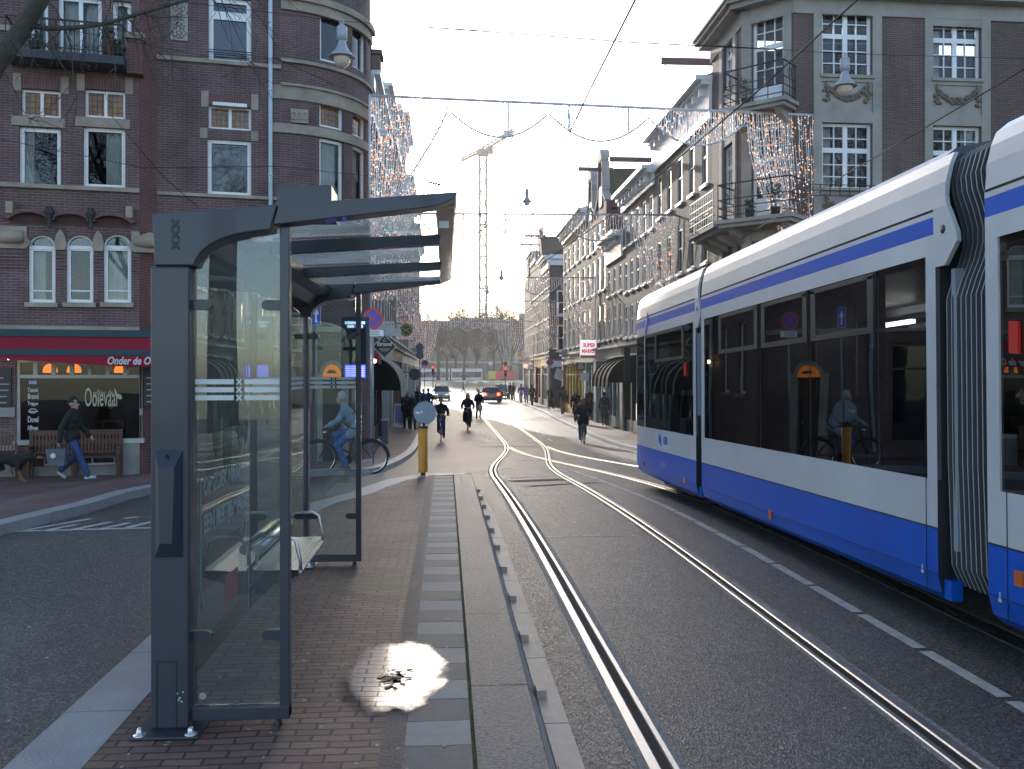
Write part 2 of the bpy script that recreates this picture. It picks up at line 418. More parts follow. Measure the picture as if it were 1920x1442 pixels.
# ================================================================ the ground
ys = [-40, -20, -10, -4] + [y * 1.0 for y in range(0, 60)] + [60 + 5 * k for k in range(0, 60)]
b = MB()
for a, c in zip(ys, ys[1:]):
    lo = .5 if c <= 60 else 0
    b.face([(-6.35, a, G(a)), (200, a, G(a)), (200, c, G(c)), (-6.35, c, G(c))]); b.face([(-160, a, G(a) - lo), (-6.35, a, G(a) - lo), (-6.35, c, G(c) - lo), (-160, c, G(c) - lo)])
b.build('road', m_asphalt, kind='structure')
def lerp_tab(tab, y):
    if y <= tab[0][0]: return tab[0][1]
    for (a, p), (c, q) in zip(tab, tab[1:]):
        if y <= c: return p + (q - p) * (y - a) / (c - a)
    return tab[-1][1]
def kerb_line(mb, pts, wid, top, side, m=0, seg=0.95, gap=0.012, drop=0.16):
    # stones one after another along a polyline; side=+1: stone lies to the left of the walking direction
    P = [V((p[0], p[1], 0)) for p in pts]; L = [0]
    for p, q in zip(P, P[1:]): L.append(L[-1] + (q - p).length)
    def on(s):
        for i in range(len(L) - 1):
            if s <= L[i + 1] or i == len(L) - 2:
                t = (s - L[i]) / max(1e-6, L[i + 1] - L[i]); d = (P[i + 1] - P[i]).normalized()
                return P[i].lerp(P[i + 1], t), V((-d.y, d.x, 0)) * side
    n = max(1, int(L[-1] / seg))
    for k in range(n):
        s0, s1 = L[-1] * k / n, L[-1] * (k + 1) / n - gap
        (p, np_), (q, nq) = on(s0), on(s1)
        zp, zq = top(p.y) + random.uniform(-.003, .003), top(q.y) + random.uniform(-.003, .003)
        A = [p + V((0, 0, zp)), q + V((0, 0, zq)), q + nq * wid + V((0, 0, zq)), p + np_ * wid + V((0, 0, zp))]
        mb.face(A if side > 0 else A[::-1], m)
        dn = V((0, 0, drop))
        for i, j in ((0, 1), (1, 2), (2, 3), (3, 0)):
            mb.face([A[i] - dn, A[j] - dn, A[j], A[i]], m)
def smooth_line(pts, n=6):
    out = []
    for i in range(len(pts) - 1):
        p0, p1, p2, p3 = [V((*pts[max(0, min(len(pts) - 1, k))], 0)) for k in (i - 1, i, i + 1, i + 2)]
        for k in range(n):
            t = k / n
            q = 0.5 * ((2 * p1) + (p2 - p0) * t + (2 * p0 - 5 * p1 + 4 * p2 - p3) * t * t + (3 * p1 - p0 - 3 * p2 + p3) * t ** 3)
            out.append((q.x, q.y))
    return out + [tuple(pts[-1])]
# ---- pavements
lk_px = [(0, 985), (150, 950), (290, 912)]
lk_pts = [tuple(gpt(x, y, .12).xy) for x, y in lk_px]
lk2 = [tuple(gpt(x, y, .12).xy) for x, y in ((695, 879), (740, 867), (773, 848), (788, 826))]
x0 = lk_pts[0][0]
lkerb = smooth_line([(x0 - .35, -8), (x0 - .3, 4), *lk_pts, (lk_pts[-1][0] + 1.0, lk_pts[-1][1] + 1.6), (lk2[0][0] - 1.3, lk2[0][1] - .55), *lk2, (-1.0, 44), (-1.0, 60), (-1.0, 80), (-1.0, 104)])
LK = [(p[1], p[0]) for p in lkerb]
PAVE = .12
def lpave(y): return G(y) + PAVE
def lp2(x, y): return lpave(y) - .22 * sstep(5.6, 7.4, -x)
b = MB()
for (p, q) in zip(lkerb, lkerb[1:]):
    xs_p = [p[0] - .2] + [min(p[0] - .21, x) for x in (-5.6, -6.0, -6.5, -7.0, -7.4, -60)]; xs_q = [q[0] - .2] + [min(q[0] - .21, x) for x in (-5.6, -6.0, -6.5, -7.0, -7.4, -60)]
    for k in range(6):
        b.face([(xs_p[k + 1], p[1], lp2(xs_p[k + 1], p[1])), (xs_p[k], p[1], lp2(xs_p[k], p[1])), (xs_q[k], q[1], lp2(xs_q[k], q[1])), (xs_q[k + 1], q[1], lp2(xs_q[k + 1], q[1]))])
b.build('pavement', m_brick_walk, kind='structure')
b = MB(); kerb_line(b, lkerb, .26, lambda y: lpave(y) + .006, 1); b.build('pavement_kerb', m_kerb, kind='structure')
rkerb = smooth_line([(40, 19.0), (14, 19.5), (9, 20.4), (7.2, 22.5), (6.6, 26), (6.45, 32), (6.4, 46), (6.75, 62), (6.9, 66), (7.0, 86), (7.0, 104)])
b = MB()
for (p, q) in zip(rkerb, rkerb[1:]):
    b.face([(p[0] + .2, p[1], lpave(p[1])), (90, p[1], lpave(p[1])), (90, q[1], lpave(q[1])), (q[0] + .2, q[1], lpave(q[1]))])
b.build('pavement', m_brick_walk, kind='structure')
b = MB(); kerb_line(b, rkerb, .26, lambda y: lpave(y) + .006, -1); b.build('pavement_kerb', m_kerb, kind='structure')
# ---- tram platform
far = [tuple(gpt(x, y, 0, PL).xy) for x, y in ((640, 930), (690, 911), (735, 897), (785, 889.5), (830, 887))]
plk = smooth_line([(-1.84, -8), (-1.86, 2), (-1.9, 9), (-1.86, 12.0), *far, (.3, far[-1][1] + .05), (.44, far[-1][1] - .05)])
YE = far[-1][1] - .2
def xl(y): return lerp_tab([(p[1], p[0]) for p in plk if p[0] < .2], y)
b = MB(); yy = [-8 + .5 * k for k in range(100)]; yy = [y for y in yy if y < YE - .1] + [YE]
for a, c in zip(yy, yy[1:]):
    b.face([(xl(a) + .2, a, PL(a)), (-.1, a, PL(a)), (-.1, c, PL(c)), (xl(c) + .2, c, PL(c))])
b.build('platform', m_brick_pave, kind='structure')
b = MB(); kerb_line(b, plk, .33, lambda y: PL(y) + .004, -1, drop=.4); b.build('platform_kerb', m_kerb, kind='structure')
b = MB(); y, k = -3.0, 0
while y < YE - .4:
    m = k % 2; e = [random.uniform(-.002, .002) for _ in range(4)]
    A = [(-.184, y, PL(y) + .006 + e[0]), (.115, y, PL(y) + .006 + e[1]), (.115, y + .293, PL(y + .29) + .006 + e[2]), (-.184, y + .293, PL(y + .29) + .006 + e[3])]
    b.face(A, m)
    for i, j in ((0, 1), (1, 2), (2, 3), (3, 0)): b.face([V(A[i]) - V((0, 0, .02)), V(A[j]) - V((0, 0, .02)), A[j], A[i]], m)
    y += .3; k += 1
b.build('pavement_tiles', [m_tile_l, m_tile_d], kind='structure')
b = MB()
for a, c in zip(yy, yy[1:]): b.face([(-.1, a, PL(a) - .003), (.2, a, PL(a) - .003), (.2, c, PL(c) - .003), (-.1, c, PL(c) - .003)])
b.build('platform_joint', m_moss, kind='structure')
b = MB(); y = -7.0
while y < YE - .2:                                            # soldier course beside the tiles
    w = .1 if random.random() < .8 else .098
    b.face([(-.292, y, PL(y) + .004), (-.192, y, PL(y) + .004), (-.192, y + .196, PL(y + .2) + .004), (-.292, y + .196, PL(y + .2) + .004)])
    y += .2
m_soldier = pm('soldier_brick', (0.105, 0.075, 0.066), .65, var=(6, .4), bump=(60, .6))
b.build('pavement_edge', m_soldier, kind='structure')
b = MB(); y = -7.0
while y < YE - .1:                                            # dark granite kerb with a battered face
    e = min(y + 1.49, YE)
    for s in (0,):
        n = 6
        for k in range(n):
            p, q = y + (e - y) * k / n, y + (e - y) * (k + 1) / n
            b.face([(.135, p, PL(p) + .004), (.437, p, PL(p) + .004), (.437, q, PL(q) + .004), (.135, q, PL(q) + .004)], 0)
            b.face([(.437, p, PL(p) + .004), (.445, p, PL(p) - .012), (.445, q, PL(q) - .012), (.437, q, PL(q) + .004)], 0)
            b.face([(.445, p, PL(p) - .012), (.51, p, G(p) + .02), (.51, q, G(q) + .02), (.445, q, PL(q) - .012)], 1)
            b.face([(.135, p, PL(p) - .05), (.135, p, PL(p) + .004), (.135, q, PL(q) + .004), (.135, q, PL(q) - .05)], 0)
    y += 1.5
b.build('platform_kerb', [m_kerb_dark, m_kerb], kind='structure')
b = MB(); y0 = 4.63 - 1.073 * 11
for k in range(22):                                           # stepped concrete edge with a small block on each stone
    p, q = y0 + k * 1.073, y0 + (k + 1) * 1.073 - .012
    if p > 15.3: break
    wo = .612 - .13 * sstep(12, 15.6, p), .612 - .13 * sstep(12, 15.6, q)
    zp, zq = G(p) + .062, G(q) + .062
    A = [V((.49, p, zp)), V((wo[0], p, zp)), V((wo[1], q, zq)), V((.49, q, zq))]
    b.face(A)
    for i, j in ((0, 1), (1, 2), (2, 3), (3, 0)): b.face([A[i] - V((0, 0, .1)), A[j] - V((0, 0, .1)), A[j], A[i]])
    b.box((.513, p + .42, zp + .02), (.052, .14, .045))
b.build('platform_kerb', m_beige, kind='structure')
# ---- rails
def xA(y): return 1.70 + 1.37 * sstep(18.5, 38, y)
def xB(y): return 4.54 - 1.47 * sstep(13, 36, y)
ry = [-10 + .6 * k for k in range(90)] + [44 + 4 * k for k in range(38)]
def strip(mb, xf, a, c, z, m=0, y0=-99, y1=999, rag=0):
    Y = [y for y in ry if y0 <= y <= y1]
    for p, q in zip(Y, Y[1:]):
        j = (lambda: random.uniform(-rag, rag)) if rag else (lambda: 0)
        mb.face([(xf(p) + a, p, G(p) + z), (xf(p) + c, p, G(p) + z), (xf(q) + c, q, G(q) + z), (xf(q) + a, q, G(q) + z)], m)
for xf, nm in ((xA, 'A'), (xB, 'B')):
    b = MB(); g = .7175; top = 140 if nm == 'A' else 35.4
    dz = .0 if nm == 'A' else .0006
    for s in (-1, 1):
        def st(a, c, z, m):
            a, c = (s * a, s * c) if s > 0 else (s * c, s * a)
            strip(b, xf, a, c, z + dz, m, y1=top)
        def tilt(a, c, za, zc):
            Y = [y for y in ry if y <= top]
            for p, q in zip(Y, Y[1:]):
                A = [(xf(p) + s * a, p, G(p) + za + dz), (xf(p) + s * c, p, G(p) + zc + dz), (xf(q) + s * c, q, G(q) + zc + dz), (xf(q) + s * a, q, G(q) + za + dz)]
                b.face(A if s > 0 else A[::-1], 0)
        st(g - .125, g + .10, .003, 2)
        st(g + .010, g + .058, .010, 0); tilt(g, g + .010, .003, .010); tilt(g + .058, g + .07, .010, .002)
        st(g - .045, g, .005, 1)
        st(g - .078, g - .052, .008, 0); tilt(g - .087, g - .078, .002, .008); tilt(g - .052, g - .044, .008, .002)
    b.build('road_rails', [m_rail, m_groove, m_seal], kind='structure')
# ---- paint on the road
b = MB(); y = -2.45
def xd(y): return 3.06 - .25 * sstep(12, 22, y)
while y < 20:
    e = y + .86
    b.face([(xd(y), y, G(y) + .004), (xd(y) + .09, y, G(y) + .004), (xd(e) + .09, e, G(e) + .004), (xd(e), e, G(e) + .004)]); y += .93
def paint(p, q, w, lift=.004):
    p, q = gpt(*p), gpt(*q); d = (q - p); d.z = 0; d.normalize(); n = V((-d.y, d.x, 0)) * w / 2
    N = max(1, int((q - p).length / .8))
    for k in range(N):
        a, c = p.lerp(q, k / N), p.lerp(q, (k + 1) / N)
        A = [V((v.x, v.y, G(v.y) + lift)) for v in (a - n, c - n, c + n, a + n)]
        b.face(A)
paint((-60, 999), (292, 990), .11)
for p, q in (((46, 995), (171, 973)), ((90, 994), (146, 984)), ((140, 993), (209, 979)), ((188, 993), (242, 981)), ((232, 973), (259, 970)), ((238, 990), (288, 978)), ((-5, 994), (52, 986)), ((-40, 996), (60, 975)), ((292, 989), (360, 975))):
    paint(p, q, .1, .0044)
for y in (38.5, 41, 43.5, 47, 50, 53, 56, 60, 64, 68, 72, 76, 80, 85, 90):
    b.face([(4.3, y, G(y) + .004), (4.42, y, G(y) + .004), (4.42, y + 1.3, G(y + 1.3) + .004), (4.3, y + 1.3, G(y + 1.3) + .004)])
for p, q, w in (((876, 829), (906, 828), .3), ((935, 827.5), (1004, 827), .2), ((957, 770.5), (975, 770.5), .4), ((901, 810), (908, 818), .18), ((911, 819), (916, 824), .2), ((890, 793), (895, 795), .3),
                ((922, 897), (984, 897), .03), ((884, 886), (912, 882), .1), ((930, 895), (1250, 888), .03), ((1020, 1007), (1190, 1004.5), .02), ((1000, 786), (1025, 783), .12), ((975, 785), (1000, 783), .1),
                ((1003, 773), (1030, 785), .12), ((935, 880), (960, 874), .1), ((985, 865), (1003, 860), .2), ((957, 896), (1020, 893), .08), ((968, 927), (1050, 926), .02), ((905, 894), (935, 889), .08), ((840, 743), (900, 741), .3)):
    paint(p, q, w, .0042)
b.build('road_marking', m_mark, kind='structure')
m_patch = pm('asphalt_patch', (0.042, 0.042, 0.044), .8, var=(3, .3), bump=(90, .6))
b = MB()
for p, q, w in (((960, 903), (1060, 899), .5), ((990, 912), (1120, 905), .25), ((900, 838), (1010, 838), .35)): paint(p, q, w, .0025)
b.build('road_patch', m_patch, kind='structure')
# ---- grass bank of the square far ahead
def grassm():
    mt, nt, bb = nodes('far_grass'); out = coords(nt); c, f = vary(nt, (0.05, 0.075, 0.03), out, .4, .5); lk(nt, c, bb.inputs['Base Color']); bb.inputs['Roughness'].default_value = .9
    return mt
b = MB()
for k in range(26):
    x = -70 + 8 * k
    for a, c in ((172, 186), (186, 206)):
        za, zc = G(a) + .05 + (.5 if a > 180 else 0), G(c) + .75
        b.face([(x, a, za), (x + 8, a, za), (x + 8, c, zc), (x, c, zc)])
b.build('grass', grassm(), kind='structure')
# ---- bright glossy film standing in for a pool of sunlight, with leaves in it
c0 = gpt(742, 1268, 0, PL)
mt = bpy.data.materials.new('sun_pool_film'); mt.use_nodes = True; nt = mt.node_tree; nt.nodes.clear()
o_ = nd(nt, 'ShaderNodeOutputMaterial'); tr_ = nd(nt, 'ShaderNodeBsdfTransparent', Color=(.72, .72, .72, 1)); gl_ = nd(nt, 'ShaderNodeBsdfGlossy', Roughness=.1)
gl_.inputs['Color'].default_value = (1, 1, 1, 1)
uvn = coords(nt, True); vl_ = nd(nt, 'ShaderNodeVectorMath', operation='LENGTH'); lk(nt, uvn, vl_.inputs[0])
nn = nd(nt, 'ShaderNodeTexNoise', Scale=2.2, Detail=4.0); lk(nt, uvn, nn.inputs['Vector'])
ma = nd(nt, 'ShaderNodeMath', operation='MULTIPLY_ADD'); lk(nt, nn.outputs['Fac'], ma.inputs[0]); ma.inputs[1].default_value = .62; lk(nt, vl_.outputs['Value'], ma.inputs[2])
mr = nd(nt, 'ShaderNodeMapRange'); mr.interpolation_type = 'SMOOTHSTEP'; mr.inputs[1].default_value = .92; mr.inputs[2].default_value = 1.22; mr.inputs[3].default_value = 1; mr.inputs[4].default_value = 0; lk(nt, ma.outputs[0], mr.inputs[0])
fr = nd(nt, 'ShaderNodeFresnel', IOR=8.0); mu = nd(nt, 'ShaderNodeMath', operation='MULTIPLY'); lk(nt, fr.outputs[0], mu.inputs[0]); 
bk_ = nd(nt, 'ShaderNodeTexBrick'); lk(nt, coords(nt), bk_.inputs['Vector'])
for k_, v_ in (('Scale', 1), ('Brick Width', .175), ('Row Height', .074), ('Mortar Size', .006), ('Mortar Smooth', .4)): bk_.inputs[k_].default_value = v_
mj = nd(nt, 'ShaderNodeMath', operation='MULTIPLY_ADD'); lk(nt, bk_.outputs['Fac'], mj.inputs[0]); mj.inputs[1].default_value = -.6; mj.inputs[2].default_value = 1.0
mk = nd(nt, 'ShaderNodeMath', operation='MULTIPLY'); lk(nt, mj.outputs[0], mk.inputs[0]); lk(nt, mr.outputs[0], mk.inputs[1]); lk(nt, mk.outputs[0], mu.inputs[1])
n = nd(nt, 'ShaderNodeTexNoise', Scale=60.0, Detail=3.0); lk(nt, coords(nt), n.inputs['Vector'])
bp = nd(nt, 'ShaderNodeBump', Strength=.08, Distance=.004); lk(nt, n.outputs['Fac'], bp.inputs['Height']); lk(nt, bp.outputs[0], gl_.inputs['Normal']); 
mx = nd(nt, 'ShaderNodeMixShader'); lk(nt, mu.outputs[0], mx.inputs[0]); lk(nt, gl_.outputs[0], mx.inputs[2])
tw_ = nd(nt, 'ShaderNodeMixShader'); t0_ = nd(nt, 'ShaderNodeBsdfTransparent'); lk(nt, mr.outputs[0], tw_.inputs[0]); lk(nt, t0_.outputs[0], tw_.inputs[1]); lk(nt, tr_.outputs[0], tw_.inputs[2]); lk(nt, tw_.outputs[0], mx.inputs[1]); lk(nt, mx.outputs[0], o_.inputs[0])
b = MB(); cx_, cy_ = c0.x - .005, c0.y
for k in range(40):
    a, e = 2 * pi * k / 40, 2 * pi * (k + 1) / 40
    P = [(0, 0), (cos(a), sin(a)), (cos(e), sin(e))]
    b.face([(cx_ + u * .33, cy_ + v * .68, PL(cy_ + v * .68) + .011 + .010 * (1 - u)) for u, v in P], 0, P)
b.build('sun_pool', mt, kind='structure')
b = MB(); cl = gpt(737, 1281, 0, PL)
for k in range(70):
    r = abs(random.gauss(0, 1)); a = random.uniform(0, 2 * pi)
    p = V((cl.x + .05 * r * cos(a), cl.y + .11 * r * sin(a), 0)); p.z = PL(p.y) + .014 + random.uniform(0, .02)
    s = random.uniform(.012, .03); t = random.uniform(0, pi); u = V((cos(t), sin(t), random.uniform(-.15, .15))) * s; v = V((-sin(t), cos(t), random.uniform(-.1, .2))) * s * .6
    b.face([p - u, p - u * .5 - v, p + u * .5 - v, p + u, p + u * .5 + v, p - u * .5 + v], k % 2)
b.build('leaf_litter', [pm('brown_leaf', (.04, .022, .012), .5), pm('dark_leaf', (.02, .014, .01), .5)], kind='stuff')
b = MB()
for k in range(150):
    y = 3.2 + 11 * random.random() ** 1.6; x = random.uniform(xl(y) + .4, .1); s = random.uniform(.006, .017)
    a = random.uniform(0, pi); u = V((cos(a), sin(a), 0)) * s; v = V((-sin(a), cos(a), .1)) * s * .6; p = V((x, y, PL(y) + .011))
    b.face([p - u, p - v * .8, p + u, p + v], 0)
for k in range(50):
    y = random.uniform(3.5, 13); x = random.choice([random.uniform(.7, 3.2), random.uniform(-4, -2)]); s = random.uniform(.008, .025)
    a = random.uniform(0, pi); u = V((cos(a), sin(a), 0)) * s; v = V((-sin(a), cos(a), .1)) * s * .5; p = V((x, y, G(y) + .008)); b.face([p - u, p - v, p + u, p + v], 0)
b.build('litter', pm('paper_scrap', (.42, .38, .33), .8, var=(8, .5)), kind='stuff')
# ================================================================ the tram shelter
YN, YF = 4.45, 8.19
m_sh = pm('shelter_paint', (0.030, 0.036, 0.052), .42, 0.0, var=(3, .08), bump=(220, .05), coat=.15)
m_shg = glassm('shelter_glass', (0.80, 0.85, 0.84), 1.25, haze=(.05, (.5, .55, .5), False))
m_roofg = glassm('shelter_roof_glass', (0.78, 0.84, 0.80), .3, .02, haze=(.36, (.7, .72, .62), True))
m_print = pm('white_print', (0.62, 0.64, 0.62), .6, var=(8, .08))
m_steel = pm('brushed_steel', (0.62, 0.6, 0.57), .3, 1.0, var=(8, .08))
sh = thing('tram_shelter', 'dark blue-grey tram stop shelter with glass sides, overhanging roof and metal bench', 'shelter', (-1.28, YN, PL(YN)))
def spx(px, py, y=YN): p = at(px, py, YN); return (p.x, p.z)
cap = [spx(*p) for p in ((285.5, 400), (520, 383.2), (506, 431), (470, 434.5), (440, 440), (413, 449), (394, 459), (378, 472), (368, 486), (363, 498), (290, 498))]
beamp = [spx(*p) for p in ((522.5, 383.1), (858, 359.2), (853, 372), (817, 387), (512, 421))]
XZ = lambda a, b_, d: V((a, d, b_))
XL0, XR0 = -1.372, -1.196
for yy_ in (YN, YF):
    b = MB(); zb = PL(yy_) + .014
    b.box(((XL0 + XR0) / 2, yy_ + .08, (zb + 2.306) / 2), (XR0 - XL0, .16, 2.306 - zb))
    post = b.build('post', m_sh, sh, bevel=.012)
    b = MB(); b.prism(cap, XZ, yy_ - .004, yy_ + .164); b.build('roof_bracket', m_sh, sh, bevel=.006)
    b = MB(); b.prism(beamp, XZ, yy_, yy_ + .13); b.build('roof_beam', m_sh, sh, bevel=.004)
    b = MB(); b.box((-1.285, yy_ + .07, PL(yy_) + .008), (.31, .33, .012)); pl = b.build('base_plate', m_sh, sh, bevel=.004)
    for dx, dy in ((-.115, -.06), (.115, -.06), (-.115, .2), (.115, .2)):
        b = MB(); c = (-1.285 + dx, yy_ + dy, PL(yy_) + .014)
        b.lathe([(.03, 0), (.03, .004), (.016, .006), (.015, .024), (.011, .032), (.005, .036), (.0001, .037)], c, 10); b.build('bolt', m_steel, pl)
    b = MB(); b.box((-.7635, yy_ + .075, (.165 + 2.5) / 2), (.045, .07, 2.5 - .165)); b.build('post', m_sh, sh, bevel=.005)
    b = MB(); b.box(((XR0 - .741) / 2 - .001, yy_ + .075, .196), (.457, .075, .062)); rl = b.build('bottom_rail', m_sh, sh, bevel=.005)
    b = MB(); b.lathe([(.02, PL(yy_)), (.02, PL(yy_) + .01), (.012, PL(yy_) + .02), (.012, .17)], (-.80, yy_ + .075, 0), 10); b.build('foot', m_dark, rl)
    b = MB(); gp = [(-1.188, .23), (-.79, .23), (-.79, 2.475), (-.9, 2.45), (-1.0, 2.43), (-1.1, 2.385), (-1.16, 2.33), (-1.188, 2.28)]
    b.prism(gp, XZ, yy_ + .07, yy_ + .08); gl = b.build('glass_panel', m_shg, sh)
    b = MB()
    for z in (1.765, 1.727, 1.689):
        for x0_, x1_ in ((-1.185, -1.005), (-.955, -.79)): b.box(((x0_ + x1_) / 2, yy_ + .067, z), (x1_ - x0_, .002, .024))
        for s in (-1, 1): b.box((-.98, yy_ + .066 - .0006 * s, z), (.036, .002, .008), Matrix.Rotation(s * R(48), 3, 'Y'))
    b.build('glass_stripes', m_print, gl)
    for z in (2.13, .56):
        for x0_, s in ((-1.19, 1), (-.79, -1)):
            b = MB(); pts = [(x0_ - s * .005, z - .024), (x0_ + s * .06, z - .024)] + [(x0_ + s * (.06 + .024 * cos(a)), z + .024 * sin(a)) for a in (-1, -.5, 0, .5, 1)] + [(x0_ + s * .06, z + .024), (x0_ - s * .005, z + .024)]
            if s < 0: pts.reverse()
            b.prism(pts, XZ, yy_ + .055, yy_ + .097); b.build('clamp', m_sh, sh)
    if yy_ == YN:
        b = MB()
        for z in (2.50, 2.452, 2.404):
            for s in (-1, 1): b.box((-1.2565, YN - .0055 - .001 * s, z), (.05, .006, .011), Matrix.Rotation(s * R(48), 3, 'Y'))
        b.build('emblem', pm('shelter_emboss', (.018, .02, .027), .5), sh)
        # control box on the post and the hatch near its foot
        A = [(-1.352, .947), (-1.222, .947), (-1.222, 1.447), (-1.352, 1.447)]; B = [(-1.315, 1.02), (-1.259, 1.02), (-1.25, 1.37), (-1.324, 1.37)]
        b = MB(); yo, yi = YN - .002, YN - .05
        b.face([XZ(*p, yi) for p in B][::1])
        for i in range(4):
            j = (i + 1) % 4; b.face([XZ(*A[i], yo), XZ(*A[j], yo), XZ(*B[j], yi), XZ(*B[i], yi)])
        b.lathe([(.008, 0), (.008, .012), (.0001, .013)], (-1.287, YN - .036, 1.42), 8, axis='y')
        b.build('access_panel', m_sh, sh)
        b = MB(); x0_, x1_, z0_, z1_ = -1.342, -1.252, .145, .462
        for p in ((x0_, z0_, x1_, z0_), (x0_, z1_, x1_, z1_), (x0_, z0_, x0_, z1_), (x1_, z0_, x1_, z1_)): b.beam((p[0], YN - .001, p[1]), (p[2], YN - .001, p[3]), .004, .004)
        b.build('hatch', m_black, sh)
b = MB(); p = at(828, 392, YN + .2); b.box((-.01, YN + .25, 2.553), (.05, .004, .035)); b.build('sticker', m_print, sh)
b = MB()
for k in range(7): b.box((-1.235 + random.uniform(-.015, .015), YN - .0008, .30 + random.uniform(-.03, .03)), (random.uniform(.003, .008), .001, random.uniform(.004, .012)))
b.build('paint_chips', m_print, sh)
b = MB(); b.tube([(-1.15 + .013 * cos(a), YN + .066, .275 + .013 * sin(a)) for a in [2 * pi * k / 14 for k in range(14)]], .0022, 4, closed=True); b.tube([(-1.15 + .006 * cos(a), YN + .066, .275 + .006 * sin(a)) for a in [2 * pi * k / 8 for k in range(8)]], .002, 4, closed=True); b.build('glass_mark', m_print, sh)
# long members
b = MB(); b.prism([(-1.372, 2.36), (-1.16, 2.40), (-1.10, 2.47), (-1.0, 2.5), (-1.0, 2.56), (-1.375, 2.53)], XZ, YN + .17, YF - .01); b.build('roof_beam', m_sh, sh)
fasc = [spx(858, 359.2), spx(853, 373), spx(817, 387), spx(822, 366)]
b = MB(); b.prism(fasc, XZ, YN + .132, YF + .12); b.build('fascia', m_sh, sh)
for y in (5.42, 6.72):
    b = MB(); b.prism([(-1.0, 2.49), (-.04, 2.555), (-.03, 2.612), (-1.0, 2.56)], XZ, y, y + .09); b.build('roof_beam', m_sh, sh)
bays = [(YN + .13, 5.42), (5.51, 6.72), (6.81, YF)]
for a, c in bays:
    b = MB(); b.face([(-1.05, a, 2.575), (-.03, a, 2.622), (-.03, c, 2.622), (-1.05, c, 2.575)]); b.build('roof_glass', m_roofg, sh)
b = MB(); b.box((-.695, 4.78, 2.655), (.265, .26, .155)); b.build('roof_box', m_sh, sh, bevel=.004)
# back wall
fb = Fac((-1.22, 0), (0, 1))
for a, c in ((4.54, 5.90), (5.93, 8.10)):
    b = MB(); b.fbox(fb, a, c, .34, 2.36, -.006, .006); gp_ = b.build('glass_panel', m_shg, sh)
    if a < 5:
        tm = lambda u0, z0, sl=0: (lambda x, y, z: fb.P(u0 + x, z0 + y + sl * x, .008 + z * .5))
        text('OP ZOEK NAAR', tm(4.78, 1.19), .13, m_print, gp_, width=.86, bold=.002)
        text('EEN BEETJE MAGIE?', tm(4.78, 1.0), .13, m_print, gp_, width=1.06, bold=.002)
        text('JCDecaux', tm(5.2, 2.19), .12, m_print, gp_, width=.34)
        b = MB(); b.tube([fb.P(4.72, z, .009) for z in (1.28, 1.0, .75)] + [fb.P(4.78, .62, .009)], .004, 5); b.build('printed_line', m_print, gp_)
        b = MB(); b.fbox(fb, 5.25, 5.55, .52, .68, .007, .009); b.build('red_label', pm('red_print', (.42, .02, .02), .5), gp_)
        m_teal = glassm('teal_print', (.30, .5, .52), .5)
        b = MB()
        for u, z, w, h in ((5.05, 1.55, .16, .38), (5.3, 1.45, .2, .5), (5.55, 1.6, .15, .3)):
            b.prism([(u + w / 2 * cos(t) , z + h / 2 * sin(t)) for t in [2 * pi * k / 14 for k in range(14)]], fb.P, .0065, .0085)
        b.build('poster_figures', m_teal, gp_)
    else:
        b = MB()
        for z in (1.765, 1.727, 1.689): b.fbox(fb, a + .05, c - .05, z - .012, z + .012, .0065, .0085)
        b.build('glass_stripes', m_print, gp_)
# bench: perforated sheet-metal seat, two arm loops, back tube
def perforated():
    mt, nt, bb = nodes('perforated_metal'); out = coords(nt)
    bb.inputs['Metallic'].default_value = .9; bb.inputs['Roughness'].default_value = .35
    br = nd(nt, 'ShaderNodeTexBrick'); lk(nt, out, br.inputs['Vector'])
    for k, v in (('Scale', 1), ('Brick Width', .06), ('Row Height', .022), ('Mortar Size', .0055), ('Mortar Smooth', .1)): br.inputs[k].default_value = v
    br.inputs['Color1'].default_value = br.inputs['Color2'].default_value = (.72, .71, .68, 1); br.inputs['Mortar'].default_value = (.42, .41, .39, 1)
    lk(nt, br.outputs[0], bb.inputs['Base Color']); return mt
bn = MB(); prof = [(-1.2, .60), (-1.19, .582), (-1.1, .578), (-.98, .585), (-.92, .578), (-.905, .56), (-.91, .545)]
for (x0_, z0_), (x1_, z1_) in zip(prof, prof[1:]):
    bn.face([(x0_, 5.9, z0_), (x1_, 5.9, z1_), (x1_, 7.1, z1_), (x0_, 7.1, z0_)])
bn.prism([(-1.2, .575), (-.91, .55), (-.95, .53), (-1.15, .47), (-1.2, .47)], XZ, 5.91, 5.93, 1); bn.prism([(-1.2, .575), (-.91, .55), (-.95, .53), (-1.15, .47), (-1.2, .47)], XZ, 7.07, 7.09, 1)
bn.box((-1.06, 6.5, .555), (.27, 1.16, .02), m=1); bn.box((-1.16, 6.5, .47), (.06, 1.1, .1), m=1)
bench = bn.build('bench_seat', [perforated(), m_sh], sh)
for y in (5.97, 7.03):
    b = MB(); b.tube([(-1.19, y, .60), (-1.18, y, .73), (-1.12, y, .775), (-.99, y, .775), (-.945, y, .75), (-.915, y, .62), (-.915, y, .56)], .011, 8); b.build('armrest', m_steel, bench)
b = MB(); b.tube([(-1.17, 5.95, .70), (-1.17, 7.05, .70)], .035, 10); b.build('back_tube', m_steel, bench)
b = MB(); b.beam((-1.28, YN + .16, .62), (-1.28, YF, .62), .05, .1); b.build('rear_rail', m_sh, sh)
